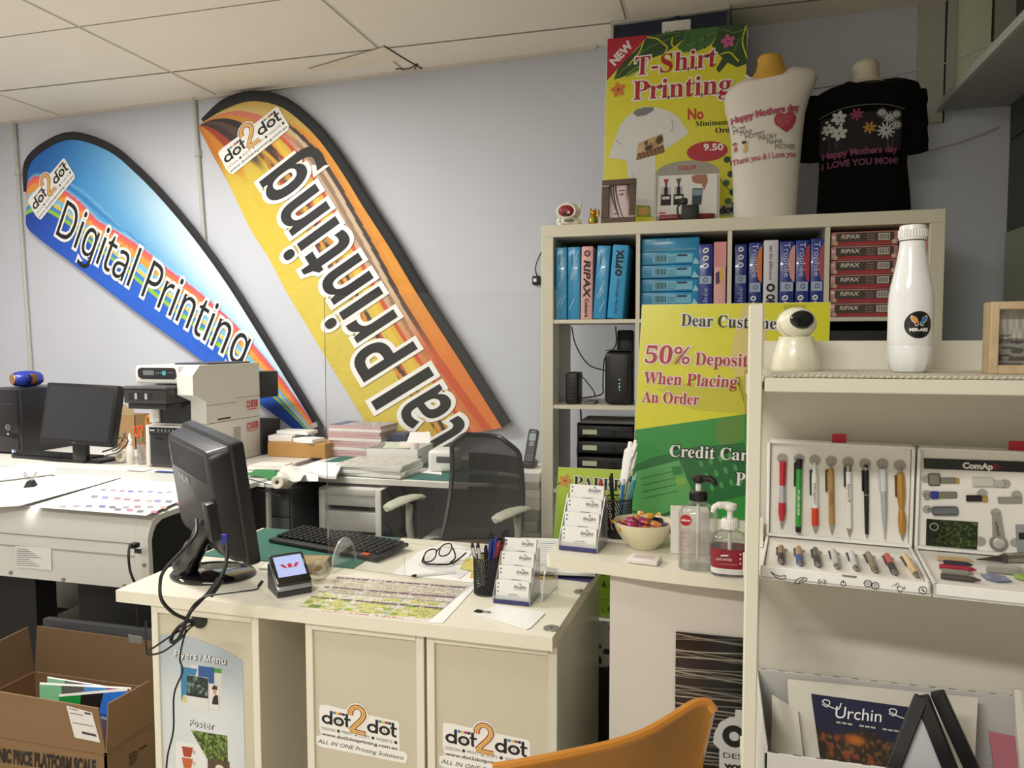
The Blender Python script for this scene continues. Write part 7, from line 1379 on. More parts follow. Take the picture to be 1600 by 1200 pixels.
b = MB(); Fc = FR((PXa+.02, PYf-.0205, zt-.062), (1, 0, 0), (0, -.1, 1)); b.prism([(0, .012), (.02, 0), (.20, 0), (.21, .012), (.205, .045), (.195, .052), (.015, .052), (0, .04)], 0, .006, PK, Fc); b.rect(.03, .018, .09, .04, m('6f7470', .3), .0066, Fc); b.disc(.145, .028, .011, glow('46c8d8', .8), off=.0066, M=Fc)
for i in range(3): b.disc(.105+i*.011, .028, .003, m('8a8a8a', .4), off=.0066, M=Fc, n=8)
for i in range(2): b.disc(.175+i*.014, .03, .003, m('8a8a8a', .4), off=.0066, M=Fc, n=8)
b.to('control_panel', t, 'black control panel with a lit round button')
b = MB(); zb_ = zt-.10; b.box(PXa-.004, PXb-.088, PYf-.10, PYf+.06, zb_-.005, zb_+.008, m('55555a', .2), .003); b.box(PXa-.002, PXb-.09, PYf-.096, PYf+.06, zb_-.072, zb_-.005, m('2c2b2a', .35), .006); b.box(PXa+.01, PXb-.105, PYf-.085, PYf+.04, zb_-.098, zb_-.072, m('262524', .4), .004); b.box(PXa+.025, PXa+.155, PYf-.0972, PYf-.09, zb_-.055, zb_-.022, BLACK)
for x_ in (.04, .095): b.box(PXa+x_+.02, PXa+x_+.034, PYf-.099, PYf-.095, zb_-.052, zb_-.025, m('9a9a98', .3))
b.to('output_tray', t, 'black output tray'); b = MB(); b.box(PXa+.01, PXb+.004, PYb+.001, PYb+.17, zm+.09, zt-.05, m('1e1e20', .6), .004); b.to('rear_unit', t, 'black rear unit')
ST = m('b8333a', .5)
def sticker(b, zc_): 
    Fs = FR((PXb+.0008, PYb-.12, zc_), (0, 1, 0), (0, 0, 1)); b.rect(0, 0, .10, .052, m('dccfc8', .5), .0004, Fs); b.rect(.036, .014, .098, .05, ST, .0008, Fs); b.rect(.004, .014, .03, .048, ST, .0008, Fs); b.rect(.010, .022, .02, .04, m('dccfc8', .5), .0012, Fs)
    for i in range(4): b.rect(.045, .020+i*.007, .088-.006*(i % 2), .0225+i*.007, m('d8a8a4', .5), .0012, Fs)
    b.rect(.01, .003, .09, .008, ST, .0008, Fs)
b = MB(); sticker(b, zm+.036); b.to('service_sticker', t, 'red service sticker')
t = T('printer', 'lower white printer with black front under the other printer', 'printer', ((PXa+PXb)/2, 3.2, DZ)); zl = zm-.001; b = MB(); b.box(PXa+.02, PXb, PYf+.06, PYb, DZ+.001, zl, PW1, .004); b.box(PXa+.0, PXa+.022, PYf+.03, PYf+.2, DZ+.001, zl-.01, m('e8e6e0', .35), .006); b.box(PXa, PXb-.02, PYf+.03, PYf+.12, zl-.018, zl-.008, m('e8e6e0', .35), .004)
for i in range(9): b.box(PXb-.0002, PXb+.0008, PYf+.26, PYf+.32, DZ+.095+i*.009, DZ+.098+i*.009, m('2c2c2a', .6))
b.box(PXb-.001, PXb+.004, PYf+.08, PYb-.02, DZ+.03, DZ+.034, m('c6c3bb', .4)); b.to('body', t)
b = MB(); b.box(PXa+.022, PXb-.03, PYf+.035, PYf+.07, DZ+.012, zl-.05, m('303133', .35), .004); b.box(PXa+.022, PXb-.03, PYf+.028, PYf+.07, zl-.05, zl-.018, m('1e1e20', .25), .003); b.box(PXa+.03, PXa+.055, PYf+.0265, PYf+.03, zl-.034, zl-.029, WHITE)
for i in range(5): b.box(PXa+.075+i*.02, PXa+.079+i*.02, PYf+.0265, PYf+.03, zl-.036, zl-.026, m('bdbdbd', .4))
b.box(PXa+.05, PXa+.09, PYf+.033, PYf+.037, zl-.075, zl-.066, BLACK); b.to('front_panel', t, 'black front panel'); b = MB(); sticker(b, zl-.075); b.to('service_sticker', t, 'red service sticker'); b = MB(); b.box(PXa+.01, PXb+.012, PYb+.001, PYb+.17, DZ+.001, zl-.03, m('1e1e20', .6), .004); b.to('rear_unit', t, 'black rear unit')
# brown carton with white boxes and handset
x0 = atY(418, 700, 3.42).x; x1 = atY(508, 700, 3.42).x; b = MB(); b.box(x0, x1, 3.42, 3.62, DZ+.0005, DZ+.075, m('b58a50', .8, n=.05), .002, 1); b.thing('brown_carton', 'open brown carton on the desk right of the printers', 'carton')
for k, (a, c, y_, z_, h_, rz, lb) in enumerate(((427, 462, 3.50, .0756, .03, 6, 'white box lying at the left on the brown carton'), (440, 490, 3.55, .107, .018, -4, 'flat white box lying topmost on the brown carton'), (466, 500, 3.47, .0756, .022, -10, 'white packet at the right on the brown carton'))):
    xa_, xb_ = atY(a, 690, y_).x, atY(c, 690, y_).x; b = MB(M=LOC((xa_+xb_)/2, y_, DZ+z_, rz)); b.box(-(xb_-xa_)/2, (xb_-xa_)/2, -.05, .05, 0, h_, WHITE, .002, 1); b.thing('white_packet', lb, 'box', 'white boxes on the brown carton')
hx = atY(487, 680, 3.6).x; p0 = Vector((hx, 3.64, DZ+.155)); p1 = Vector((hx+.075, 3.64, DZ+.002)); t = T('cordless_handset', 'dark cordless handset leaning on the right end of the brown carton', 'phone', tuple(p1)); b = MB(); bar(b, p1, p0, .045, .024, m('3a3d44', .35), (-.35, -1, .5), .006); b.to('handset_body', t); b = MB(); bar(b, p0.lerp(p1, .02)+Vector((-.006, -.012, .004)), p0.lerp(p1, .2)+Vector((-.006, -.012, .004)), .036, .008, m('9a9ca0', .3), (-.35, -1, .5), .003); b.to('earpiece', t, 'grey earpiece')
# folders, mat roll and wire tray at the end of the left desk
b = MB(); quad(b, atD(384, 742, 3.18), atD(455, 752, 3.10), atD(478, 738, 3.3), atD(398, 733, 3.4), .004, m('2f7a44', .5), .006, nrm=(0, 0, 1)); b.thing('green_folder', 'green plastic sheet at the end of the left desk', 'folder')
b = MB(); quad(b, atD(432, 744, 3.12), atD(470, 752, 3.06), atD(486, 728, 3.35), atD(440, 728, 3.4), .003, m('d5d5cc', .5), .008, nrm=(0, 0, 1)); b.thing('white_film', 'crumpled whitish plastic film beside the green sheet', 'film')
b = MB(); A = Matrix.Translation(atD(433, 754, 3.02)) @ Matrix.Rotation(R(78), 4, 'X') @ Matrix.Rotation(R(14), 4, 'Y'); b.lathe([(.008, 0), (.012, .002), (.024, .002), (.026, 0), (.026, -.12), (.0, -.12)], m('ddd8c6', .5), 24, M=A); b.lathe([(0, -.01), (.012, -.008)], m('7a6a4c', .6), 16, M=A); b.thing('cream_roll', 'cream roll end sticking out below the green sheet', 'roll')
t = T('wire_tray', 'black wire tray under the green sheet', 'tray', tuple(atD(415, 755, 3.05))); b = MB(); c_ = atD(388, 748, 3.08); u = (atD(440, 762, 3.04)-c_)
for z in (0, -.035): b.tube([c_+Vector((0, 0, z)), c_+Vector((0, 0, z))+u], .002, BLACK, k=1, n=5); b.tube([c_+Vector((0, .2, z)), c_+Vector((0, .2, z))+u], .002, BLACK, k=1, n=5)
for i in range(5): p = c_+u*(i/4); b.tube([p, p+Vector((0, 0, -.035)), p+Vector((0, .2, -.035)), p+Vector((0, .2, 0))], .0018, BLACK, k=1, n=5)
b.to('wires', t); b = MB(); b.box(.01, u.x-.01, .01, .19, -.033, -.02, PAPER, M=Matrix.Translation(c_)); b.thing('tray_papers', 'white papers lying in the black wire tray', 'papers')
# drawer pedestal
t = T('drawer_pedestal', 'dark grey drawer pedestal with curved handles under the desk end', 'drawers', (-2.0, 3.0, 0)); GP = m('5c5e62', .45); px0, px1, py = -2.13, -1.775, 2.87; zT = atY(440, 765, py).z
b = MB(); b.box(px0, px1, py+.016, py+.50, .05, zT, GP, .004); b.to('case', t); hts = (.0, .105, .215, .42, .62)
for i in range(4):
    b = MB(); za = zT-.02-hts[i+1]+.003; zb_ = zT-.02-hts[i]; b.box(px0+.006, px1-.006, py, py+.0155, za, zb_, m('6a6c70', .4), .003); o = b.to('drawer', t)
    zc = (za+zb_)/2+.01; b = MB(); b.tube([(px0+.06, py, zc), (px0+.075, py-.02, zc-.004), (px0+.14, py-.026, zc-.006), (px0+.20, py-.02, zc+.002), (px0+.215, py, zc+.006)], .005, STEEL, n=8); b.to('handle', o)
# white drawer frame
t = T('white_drawer_unit', 'white metal drawer unit under the desk with dark gaps between the drawers', 'drawers', (-1.6, 3.1, 0)); wy = 2.93; xa = atY(498, 790, wy).x; xb = atY(596, 790, wy).x; zT = DZ-.04; WF_ = m('d2d1cb', .4)
b = MB()
for (x0, x1, z0, z1) in ((xa, xa+.03, 0, zT), (xb-.03, xb, 0, zT), (xa+.03, xb-.03, zT-.03, zT)): b.box(x0, x1, wy, wy+.4, z0, z1, WF_, .003)
b.box(xb-.004, xb, wy, wy+.42, 0, zT, m('8f8e88', .5)); b.box(xa+.03, xb-.03, wy+.05, wy+.06, 0, zT, m('3a3c3c', .7)); zs = [atY(540, y, wy).z for y in (768, 791, 800, 830, 836, 870)]
b.box(xa+.03, xb-.03, wy+.0, wy+.4, atY(540, 845, wy).z, atY(540, 838, wy).z, WF_); b.to('frame', t)
for z1, z0 in ((zs[0], zs[1]), (zs[2], zs[3])): b = MB(); b.box(xa+.03, xb-.03, wy+.006, wy+.045, z0, z1, m('c6c6c0', .4, n=.05), .003); b.to('drawer', t)
b = MB(); b.box(xb+.03, xb+.11, 2.92, 3.1, 0, .50, m('7a7a76', .6)); b.thing('grey_box', 'grey box standing behind the left chair arm under the desk', 'box')
b = MB(); b.box(-1.22, -1.13, 2.95, 3.2, 0, .52, m('a7a6a0', .6), .003); b.thing('white_carton', 'white carton standing under the desk behind the office chair', 'carton')
b = MB(); b.box(-1.12, -.92, 2.97, 3.25, 0, .50, m('8a7452', .8), .003); b.thing('brown_box', 'brown box under the desk behind the office chair', 'box')
# piles on the right desk
def rz_box(b, x, y, z, w_, d_, h_, rz, mat): b.box(-w_/2, w_/2, -d_/2, d_/2, 0, h_, mat, .0012, 1, M=LOC(x, y, z, rz))
c_ = atY(563, 700, 3.6); rs = random.Random(3)
ordn = ('bottom', 'second', 'third', 'fourth', 'fifth', 'sixth', 'seventh', 'eighth', 'ninth', 'top')
for i in range(10):
    b = MB(); h_ = .0158; rz_ = -2+rs.uniform(-2, 2); dx = .02+rs.uniform(-.006, .006); wm = m(('c9a5a5', 'e2dcd8')[i % 3 == 2], .6, n=.1, ns=200, stretch=(1, 1, 30))
    rz_box(b, c_.x+dx, 3.595, DZ+.0028+i*.0162, .30, .20, h_, rz_, wm)
    F = LOC(c_.x+dx, 3.595, DZ+.0028+i*.0162+h_, rz_)
    if i == 9:
        def cov(u, v): return mixc(mixc((196, 192, 198), (90, 92, 110), .7*(vn(u*40, v*30, 3) > .55)), (84, 90, 124), 1.0*(u < .22))
        b.art(-.149, -.099, .149, .099, 60, 44, cov, printed(.4), .0006, F)
    b.thing('magazine', f'{"pink-edged" if i % 3 != 2 else "white-edged"} magazine, {ordn[i]} of the tall pile on the right desk', 'magazine', 'magazines in the tall pile')
b = MB(); rz_box(b, c_.x+.245, 3.60, DZ+.0028, .10, .12, .12, -5, m('3e4258', .5)); b.thing('dark_books', 'dark blue bound pile beside the tall magazine pile', 'books')
c2_ = atY(585, 735, 3.11)
for i in range(4):
    b = MB(); rz_ = (-6, 2, -3, 1)[i]; rz_box(b, c2_.x+(.0, .01, .02, .02)[i], 3.115, DZ+.003+i*.0125, (.40, .36, .33, .32)[i], .235, .0118, rz_, m(('d9d8d3', 'e6e5e1', 'c9c8c2', 'dddcd6')[i], .6))
    if i == 3: b.art(-.158, -.115, .158, .115, 60, 40, lambda u, v: mixc((206, 202, 192), (150, 148, 142), .6*(vn(u*44, v*20, 5) > .56)), printed(.5), .0006, LOC(c2_.x+.02, 3.115, DZ+.003+3*.0125+.0118, rz_))
    b.thing('booklet', f'white booklet, {("bottom", "second", "third", "top")[i]} of the low pile at the front of the right desk', 'booklet', 'booklets in the low pile')
t = T('paper_bundle', 'loose white sheets hanging over the front left corner of the right desk', 'papers', tuple(atD(500, 738, 3.3))); b = MB(); q = (atD(468, 735, 3.22), atD(525, 745, 3.16), atD(535, 722, 3.4), atD(488, 722, 3.45)); quad(b, *q, .012, PAPER, .004, nrm=(0, 0, 1)); b.to('sheets', t)
b = MB(); quad(b, atD(469, 752, 3.17), atD(497, 752, 3.16), atD(497, 742, 3.18), atD(468, 737, 3.2), .002, PAPER); b.to('hanging_sheet', t)
# white tray with odds and ends
xa = atY(571, 710, 3.25).x; xb = atY(650, 710, 3.25).x; t = T('white_tray', 'white open desk tray with papers right of the magazine pile', 'tray', ((xa+xb)/2, 3.3, DZ+.003)); b = MB(M=LOC(xa, 3.255, DZ+.003, 4)); w_ = xb-xa; WB = m('e2e1dc', .45)
for (x0, x1, y0, y1, z1) in ((0, w_, 0, .003, .085), (0, w_, .24, .243, .085), (0, .003, 0, .243, .085), (w_-.003, w_, 0, .243, .085), (0, w_, 0, .243, .004)): b.box(x0, x1, y0, y1, 0, z1, WB)
b.disc(w_-.0, .0, .0001, BLACK) if False else None; b.to('tray', t); b = MB(); b.cyl((xb+.0025, 3.30, DZ+.05), (xb+.004, 3.30, DZ+.05), .006, BLACK); b.to('finger_hole', t)
for k, (a, c, y0, y1, z_, hx, lb) in enumerate(((598, 640, 700, 692, .09, 'c9cfb8', 'pale green note lying in the white desk tray'), (620, 655, 704, 690, .095, 'e4d8d4', 'pink printed slip lying in the white desk tray'), (635, 672, 692, 675, .0, 'eceae6', 'white card standing upright in the white desk tray'))):
    b = MB(); q0 = atY(a, y0, 3.32); q1 = atY(c, y0, 3.34); q2 = atY(c, y1, 3.42); q3 = atY(a+6, y1, 3.40); q0.z = max(q0.z, DZ+.01); q1.z = max(q1.z, DZ+.01); quad(b, q0, q1, q2, q3, .0015, m(hx, .6), .001); b.thing('tray_paper', lb, 'paper', 'papers in the white tray')
c_ = atY(687, 725, 3.2); t = T('card_reader', 'white desk label printer with a grey window beside the office chair', 'label printer', (c_.x, 3.24, DZ+.003)); b = MB(M=LOC(c_.x, 3.24, DZ+.003, 4)); b.box(-.055, .075, -.06, .08, 0, .10, m('e4e2dd', .35), .02, 4); b.to('body', t); b = MB(M=LOC(c_.x, 3.24, DZ+.003, 4)); b.box(-.015, .07, -.0612, -.05, .04, .075, m('55565a', .3), .006); b.to('window', t)
b = MB(); q = [atZ(x, y, DZ+.0035) for x, y in ((655, 738), (690, 742), (690, 731), (672, 730))]; b.add(q, [(0, 1, 2, 3)], PAPER); b.thing('loose_card', 'small white card lying on the green desk mat left of the office chair', 'paper')
# paper tower and phone by the bookshelf
xa = atY(822, 740, 3.2).x; xb = atY(850, 740, 3.2).x
for i in range(8):
    b = MB(); h_ = (.05, .05, .045, .05, .05, .035, .03, .04)[i]; z_ = .0005+sum((.05, .05, .045, .05, .05, .035, .03, .04)[:i])+i*.001+.46
    rz_box(b, -.805+rs.uniform(-.004, .004), 3.2, z_, .18, .25, h_, rs.uniform(-2, 2), m(('9a9890', 'a9a7a0', '8f8d86', '77756e', 'b5b3ac', 'c2c0ba', 'a3a19a', 'd9d7d2')[i], .7, n=.15, ns=120, stretch=(1, 1, 20))); b.thing('paper_pile', f'grey paper bundle, {("bottom", "second", "third", "fourth", "fifth", "sixth", "seventh", "top")[i]} of the pile between office chair and bookshelf', 'paper bundle', 'paper bundles by the bookshelf')
ztp = .46+.35+.0085
b = MB(); b.box(-.90, -.70, 3.07, 3.33, 0, .4598, m('4c4a46', .6)); b.thing('small_cabinet', 'low grey cabinet carrying the paper bundles beside the bookshelf', 'cabinet')
t = T('cordless_phone', 'black cordless phone standing in its base on the paper bundles', 'phone', (atY(832, 705, 3.22).x, 3.22, ztp)); p0 = atY(826, 708, 3.2); p0.z = ztp+.012; p1 = atY(835, 671, 3.24); b = MB(); bar(b, p0, p1, .048, .024, m('232427', .3), (0, -1, .2), .008); F = FR(p0, (1, 0, 0), (p1-p0).normalized()); n_ = Vector((F[0][2], F[1][2], F[2][2])); L_ = (p1-p0).length
b.rect(-.015, L_-.052, .015, L_-.02, m('8a9aa0', .3), .0128, F); b.rect(-.01, L_-.014, .01, L_-.008, m('6a6a6e', .3), .0128, F); b.ring(0, L_-.066, .005, .009, m('b0b2b4', .3), .0128, M=F, n=14)
for r in range(4):
    for c in range(3): b.rect(-.017+c*.012, .008+r*.010, -.008+c*.012, .014+r*.010, m('5c5e62', .4), .0128, F)
b.to('handset', t); b = MB(); b.box(p0.x-.03, p0.x+.03, 3.175, 3.265, ztp, ztp+.03, m('1d1d1f', .4), .012, 3); b.to('base', t)

# ================================================================ office chair
t = T('office_chair', 'black mesh-back office chair with pale armrests behind the counter', 'office chair', (-.95, 2.6, 0)); 
MSH = bpy.data.materials.new('chair_mesh'); MSH.use_nodes = True; nt = MSH.node_tree; pb_ = nt.nodes['Principled BSDF']; pb_.inputs['Base Color'].default_value = rgb('141210')+(1,); pb_.inputs['Roughness'].default_value = .7
tcx = nt.nodes.new('ShaderNodeTexCoord'); ck = nt.nodes.new('ShaderNodeTexChecker'); ck.inputs['Scale'].default_value = 420; nt.links.new(tcx.outputs['Object'], ck.inputs['Vector']); mm_ = nt.nodes.new('ShaderNodeMath'); mm_.operation = 'MULTIPLY_ADD'; mm_.inputs[1].default_value = .22; mm_.inputs[2].default_value = .76; nt.links.new(ck.outputs['Fac'], mm_.inputs[0]); nt.links.new(mm_.outputs[0], pb_.inputs['Alpha'])
q = dict(bl=atD(690, 842, 2.78), br=atD(812, 846, 2.80), tl=atD(704, 676, 2.84), tr=atD(808, 690, 2.86)); 
def cb(u, v): 
    p = q['bl'].lerp(q['br'], u).lerp(q['tl'].lerp(q['tr'], u), v); r_ = min(1, (1-v)/.16); cu = .5+(u-.5)*(1-.42*(1-r_)**2.2); p = q['bl'].lerp(q['br'], cu).lerp(q['tl'].lerp(q['tr'], cu), v); bow = .05*(1-(2*u-1)**2)+.03*math.sin(v*3.1); return p+Vector((.35, .93, 0))*bow
b = MB(); b.grid(lambda u, v: tuple(cb(u, v)), 24, 24, MSH); b.to('mesh_back', t)
edge = [cb(0, i/10) for i in range(11)]+[cb(i/10, 1) for i in range(1, 10)]+[cb(1, 1-i/10) for i in range(11)]+[cb(1-i/10, 0) for i in range(1, 10)]
b = MB(); b.tube(edge, .009, m('17171a', .4), n=8, k=3, closed=True); b.to('back_frame', t)
b = MB(); LB = m('3b2f26', .6)
for v0, v1 in ((.62, .80), (.50, .585), (.30, .46)): rr_ = [cb(.12+.76*i/10, v0)+Vector((.3, .8, 0))*.035 for i in range(11)]; r2_ = [cb(.12+.76*i/10, v1)+Vector((.3, .8, 0))*.035 for i in range(11)]; b.add(rr_+r2_, [(i, i+1, 12+i, 11+i) for i in range(10)], LB)
b.to('lumbar_slats', t)
b = MB(); b.tube([cb(.5, 0)+Vector((.05, .09, .1)), cb(.5, 0)+Vector((.02, .06, -.08)), Vector((cb(.5, 0).x-.06, cb(.5, 0).y-.02, .46))], .03, m('17171a', .4), n=10); b.to('back_support', t)
sc_ = Vector((cb(.5, 0).x-.10, cb(.5, 0).y-.22, .0)); b = MB(); b.box(-.22, .22, -.21, .21, .56, .62, m('1b1a1a', .8, bump=.2), .028, 4, M=LOC(sc_.x, sc_.y, 0, -20)); b.to('seat', t)
AG = m('b5b6a4', .45)
for (a0, a1, foot, y_) in (((604, 794), (661, 777), (638, 845), 2.62), ((774, 812), (828, 796), (808, 850), 2.66)):
    p0 = atD(*a0, y_-.03); p1 = atD(*a1, y_+.12); d_ = (p1-p0); d_.z = 0; sd = Vector((-d_.y, d_.x, 0)).normalized(); b = MB(); rr = []
    for f, wd, dz in ((0, .012, -.004), (.04, .026, 0), (.2, .034, .006), (.5, .036, .012), (.8, .032, .010), (.96, .022, .004), (1, .010, 0)): c_ = p0.lerp(p1, f)+Vector((0, 0, dz)); rr.append([c_+sd*wd*math.cos(a)+Vector((0, 0, .009*math.sin(a))) for a in [2*math.pi*i/16 for i in range(16)]])
    b.loft(rr, AG); b.to('armrest', t, 'pale grey armrest')
    b = MB(); m_ = p0.lerp(p1, .62)-Vector((0, 0, .012)); b.tube([m_, m_+Vector((.0, .0, -.10)), Vector((m_.x*.75+sc_.x*.25, m_.y*.8+sc_.y*.2, .60)), Vector((m_.x*.5+sc_.x*.5, m_.y*.5+sc_.y*.5, .575))], .019, m('9d9e90', .5), n=10, flat=.6); b.to('arm_post', t)
b = MB(); b.cyl((sc_.x, sc_.y, .1), (sc_.x, sc_.y, .56), .025, STEEL); b.to('gas_lift', t)
for k in range(5): a = k*1.257+.3; e = sc_+Vector((.28*math.cos(a), .28*math.sin(a), .06)); b = MB(); b.tube([sc_+Vector((0, 0, .11)), e], .018, BLACK, k=1); b.ell((e.x, e.y, .03), (.03, .03, .03), BLACK); b.to('base_leg', t)

# ================================================================ plotter
t = T('plotter', 'large white wide-format plotter with black end recess in front of the left desk', 'plotter', (-2.9, 2.4, 0)); QX0, QX1 = -3.9, -1.80; QW = m('d2d2cd', .35, n=.015); yf, yb, zb_, zt_ = 2.05, 2.76, .555, .80
pr = [(yf, zb_), (yf-.004, zt_-.075), (yf+.004, zt_-.045), (yf+.02, zt_-.018), (yf+.05, zt_-.002), (yf+.09, zt_), (yb-.03, zt_+.008), (yb, zt_-.01), (yb, zb_)]
b = MB(); b.prism(pr, QX0, QX1-.05, QW, FR((0, 0, 0), (0, 1, 0), (0, 0, 1))); b.box(QX0, QX1-.05, yf-.006, yf, zt_-.092, zt_-.089, m('8f8f8a', .5)); b.box(QX0, QX1-.05, yf-.0048, yf+.001, zt_-.135, zt_-.131, m('9a9a95', .5)); b.box(QX0, QX1-.055, yf-.002, yf+.3, zt_-.0, zt_+.0015, m('bcbcb7', .4)) if False else None; b.to('body', t)
b = MB(); po = pr; n_ = len(po)
def shr(k): cy, cz = (yf+yb)/2, (zb_+zt_)/2; return [(cy+(y-cy)*(1-k/(yb-yf)*2), cz+(z-cz)*(1-k/(zt_-zb_)*2)) for y, z in po]
ins = shr(.018); Fp = FR((0, 0, 0), (0, 1, 0), (0, 0, 1))
b.prism(po, QX1-.0495, QX1-.012, QW, Fp); vs = [(y, z, QX1-.012) for y, z in po]+[(y, z, QX1+.004) for y, z in po]+[(y, z, QX1+.004) for y, z in ins]+[(y, z, QX1-.011) for y, z in ins]
b.add(vs, [(k*n_+i, k*n_+(i+1) % n_, (k+1)*n_+(i+1) % n_, (k+1)*n_+i) for k in range(3) for i in range(n_)], QW, Fp); b.poly(ins, m('131314', .6), QX1-.0105, Fp); b.to('end_cap', t)
b = MB(); Fq = FR((0, yf-.0045, 0), (1, 0, 0), (0, 0, 1))
mk_poly(b, Fq, [(24, 853), (80, 856), (81, 891), (25, 886)], m('dedede', .5), .0006); 
for r in range(9): mk_poly(b, Fq, [(26, 857+r*3.2), (44+(r*5) % 22, 858+r*3.2), (44+(r*5) % 22, 859.2+r*3.2), (26, 858.2+r*3.2)], m('8a8a88', .6), .0009)
b.to('rating_label', t)
for p_ in ((16, 895), (98, 906), (194, 916), (225, 883)): b = MB(); p = pf(Fq, p_); b.cyl((p[0], yf-.006, p[1]), (p[0], yf, p[1]), .0065, m('8a8a86', .4, .3), n=14); b.to('screw', t)
b = MB(); mk_poly(b, Fq, [(210, 857), (221, 858), (221, 865), (210, 864)], BLACK, .0008); b.to('socket', t)
lx = lambda px: atY(px, 950, 2.2).x
for x0, x1 in ((lx(-90), lx(57)), (lx(123), lx(236))): b = MB(); b.box(x0, x1, 2.20, 2.29, 0, .554, m('0e0e0f', .7)); b.to('leg', t)
b = MB(); b.box(QX0, QX1-.1, 2.30, 2.36, .20, .24, m('101011', .6)); b.to('stand_beam', t)
b = MB(); b.tube(px3([(212, 851, 2.42), (203, 853, 2.40), (201, 870, 2.38), (203, 890, 2.38), (208, 905, 2.38), (214, 918, 2.40), (214, 945, 2.42), (216, 980, 2.42)]), .0042, CB); b.box(-.012, .012, -.014, .012, -.008, .008, CB, .003, M=Matrix.Translation(atD(210, 852, 2.42))); b.thing('plotter_cable', 'black power cable plugged into the front of the plotter', 'cable')
# on the plotter
ZP = zt_+.0095
def lay(pts, z, mat, th=.0012): q = [atZ(*p, z) for p in pts]; b = MB(); n = len(q); b.add([p+Vector((0, 0, th)) for p in q]+q, [tuple(range(n))]+[(i, (i+1) % n, n+(i+1) % n, n+i) for i in range(n)], mat); return b, [p+Vector((0, 0, th)) for p in q]
b, q = lay([(-60, 795), (30, 791), (150, 758), (190, 746), (75, 740), (-60, 748)], ZP, PAPER, .002); b.thing('large_sheet', 'large white sheet lying under the clipped sheet on the plotter', 'paper', 'sheets on the plotter')
b, q = lay([(-60, 782), (32, 780), (145, 751), (60, 744), (-60, 752)], ZP+.0022, m('f4f4f2', .6), .003); b.thing('large_sheet', 'white paper block held by the black binder clip on the plotter', 'paper', 'sheets on the plotter')
b = MB(); a_, c_ = atZ(-60, 750, ZP+.03), atZ(84, 733, ZP+.03); a_.z = c_.z = ZP+.033; b.cyl(a_, c_, .027, PAPER, n=28); b.cyl(c_, c_+(c_-a_).normalized()*.001, .02, m('b9b7b0', .7), n=24); b.thing('paper_roll', 'white paper roll lying on the plotter behind the clipped sheets', 'paper roll')
binder_clip('large black binder clip with wire handles on the white paper block', atZ(48, 760, ZP+.0055), 1.5, -60)
b, q = lay([(46, 792), (228, 806), (300, 775), (290, 756), (190, 748), (150, 760)], ZP-.0, m('ecebea', .35), .0012); Fz = FR((0, 0, ZP+.0014), (1, 0, 0), (0, 1, 0)); rs = random.Random(5); cl = ['8a8694', 'cf7a8c', '8a8cba', 'a9868f', 'cfa59c', '77777f', '6a6da8', 'a09aa2']
for r, (xl, yl_, xr, yr, n_) in enumerate(((160, 765, 262, 770, 8), (148, 777, 280, 785, 9), (98, 791, 255, 793, 9), (182, 797, 238, 800, 4))):
    for i in range(n_):
        f = i/(n_-1); cx, cy = xl+(xr-xl)*f+rs.uniform(-2, 2), yl_+(yr-yl_)*f+rs.uniform(-1, 1); s = 5 if r else 4; hh = 1.7 if r else 1.0
        b.poly([pf(Fz, p_) for p_ in ((cx-s, cy+hh), (cx+s, cy+hh+.4), (cx+s+2, cy-hh), (cx-s+2, cy-hh-.4))], m(rs.choice(cl), .5), .0004, Fz)
b.thing('printed_sheet', 'white sheet printed with rows of small coloured pictures on the plotter', 'printed sheet')
# under the plotter
p0, p1 = atY(52, 945, 2.78), atY(128, 911, 2.78); b = MB(); b.box(p0.x-.05, p1.x+.04, 2.78, 3.0, p0.z, .60, m('c9c7c2', .7), .003); b.box(p0.x-.05, p1.x+.04, 2.78, 3.0, 0, p0.z-.0005, m('1f1e1e', .8)); mk_poly(b, FR((0, 2.779, 0), (1, 0, 0), (0, 0, 1)), [(55, 935), (66, 934), (66, 940), (55, 941)], m('a03028', .6)); b.thing('white_carton', 'white topped carton with a red mark standing behind the plotter legs', 'carton')
c_ = atY(66, 965, 2.64); hB = atY(66, 952, 2.60).z; t = T('waste_bin', 'blue bag-lined bin under the plotter', 'bin', (c_.x-.02, 2.64, 0)); A = WM[t.name]; b = MB(M=A); b.lathe([(0, .004), (.055, .004), (.066, hB-.06), (.068, hB-.05)], m('2a2a2c', .5), 24); b.to('bin', t); b = MB(M=A); rr = [[(r_*(1+.05*math.sin(a*7+z*40))*math.cos(a), r_*(1+.05*math.sin(a*5+z*30))*math.sin(a), z) for a in [2*math.pi*i/36 for i in range(36)]] for r_, z in ((.070, hB-.12), (.074, hB-.05), (.071, hB), (.06, hB+.002), (.055, hB-.05))]; b.loft(rr, m('2f7f9f', .35, n=.2, ns=20, bump=.4, bs=30), cap=False); b.ell((.055, -.05, hB-.06), (.022, .02, .022), m('2a6f8f', .35, bump=.4, bs=30)); b.to('bag_liner', t, 'blue plastic bag liner')
z_ = atY(100, 968, 2.52).z; b = MB(); b.box(atY(76, 980, 2.52).x, atY(124, 980, 2.52).x, 2.52, 2.70, 0, z_, m('c2bfb4', .8), .003); b.thing('paper_box', 'pale box of papers on the floor under the plotter', 'box')
b = MB(); quad(b, atD(202, 1004, 2.3), atD(222, 1006, 2.3), atD(222, 996, 2.3), atD(200, 992, 2.3), .004, m('7a7a78', .5)); b.thing('plug_block', 'small grey plug block on the black plotter stand', 'plug')
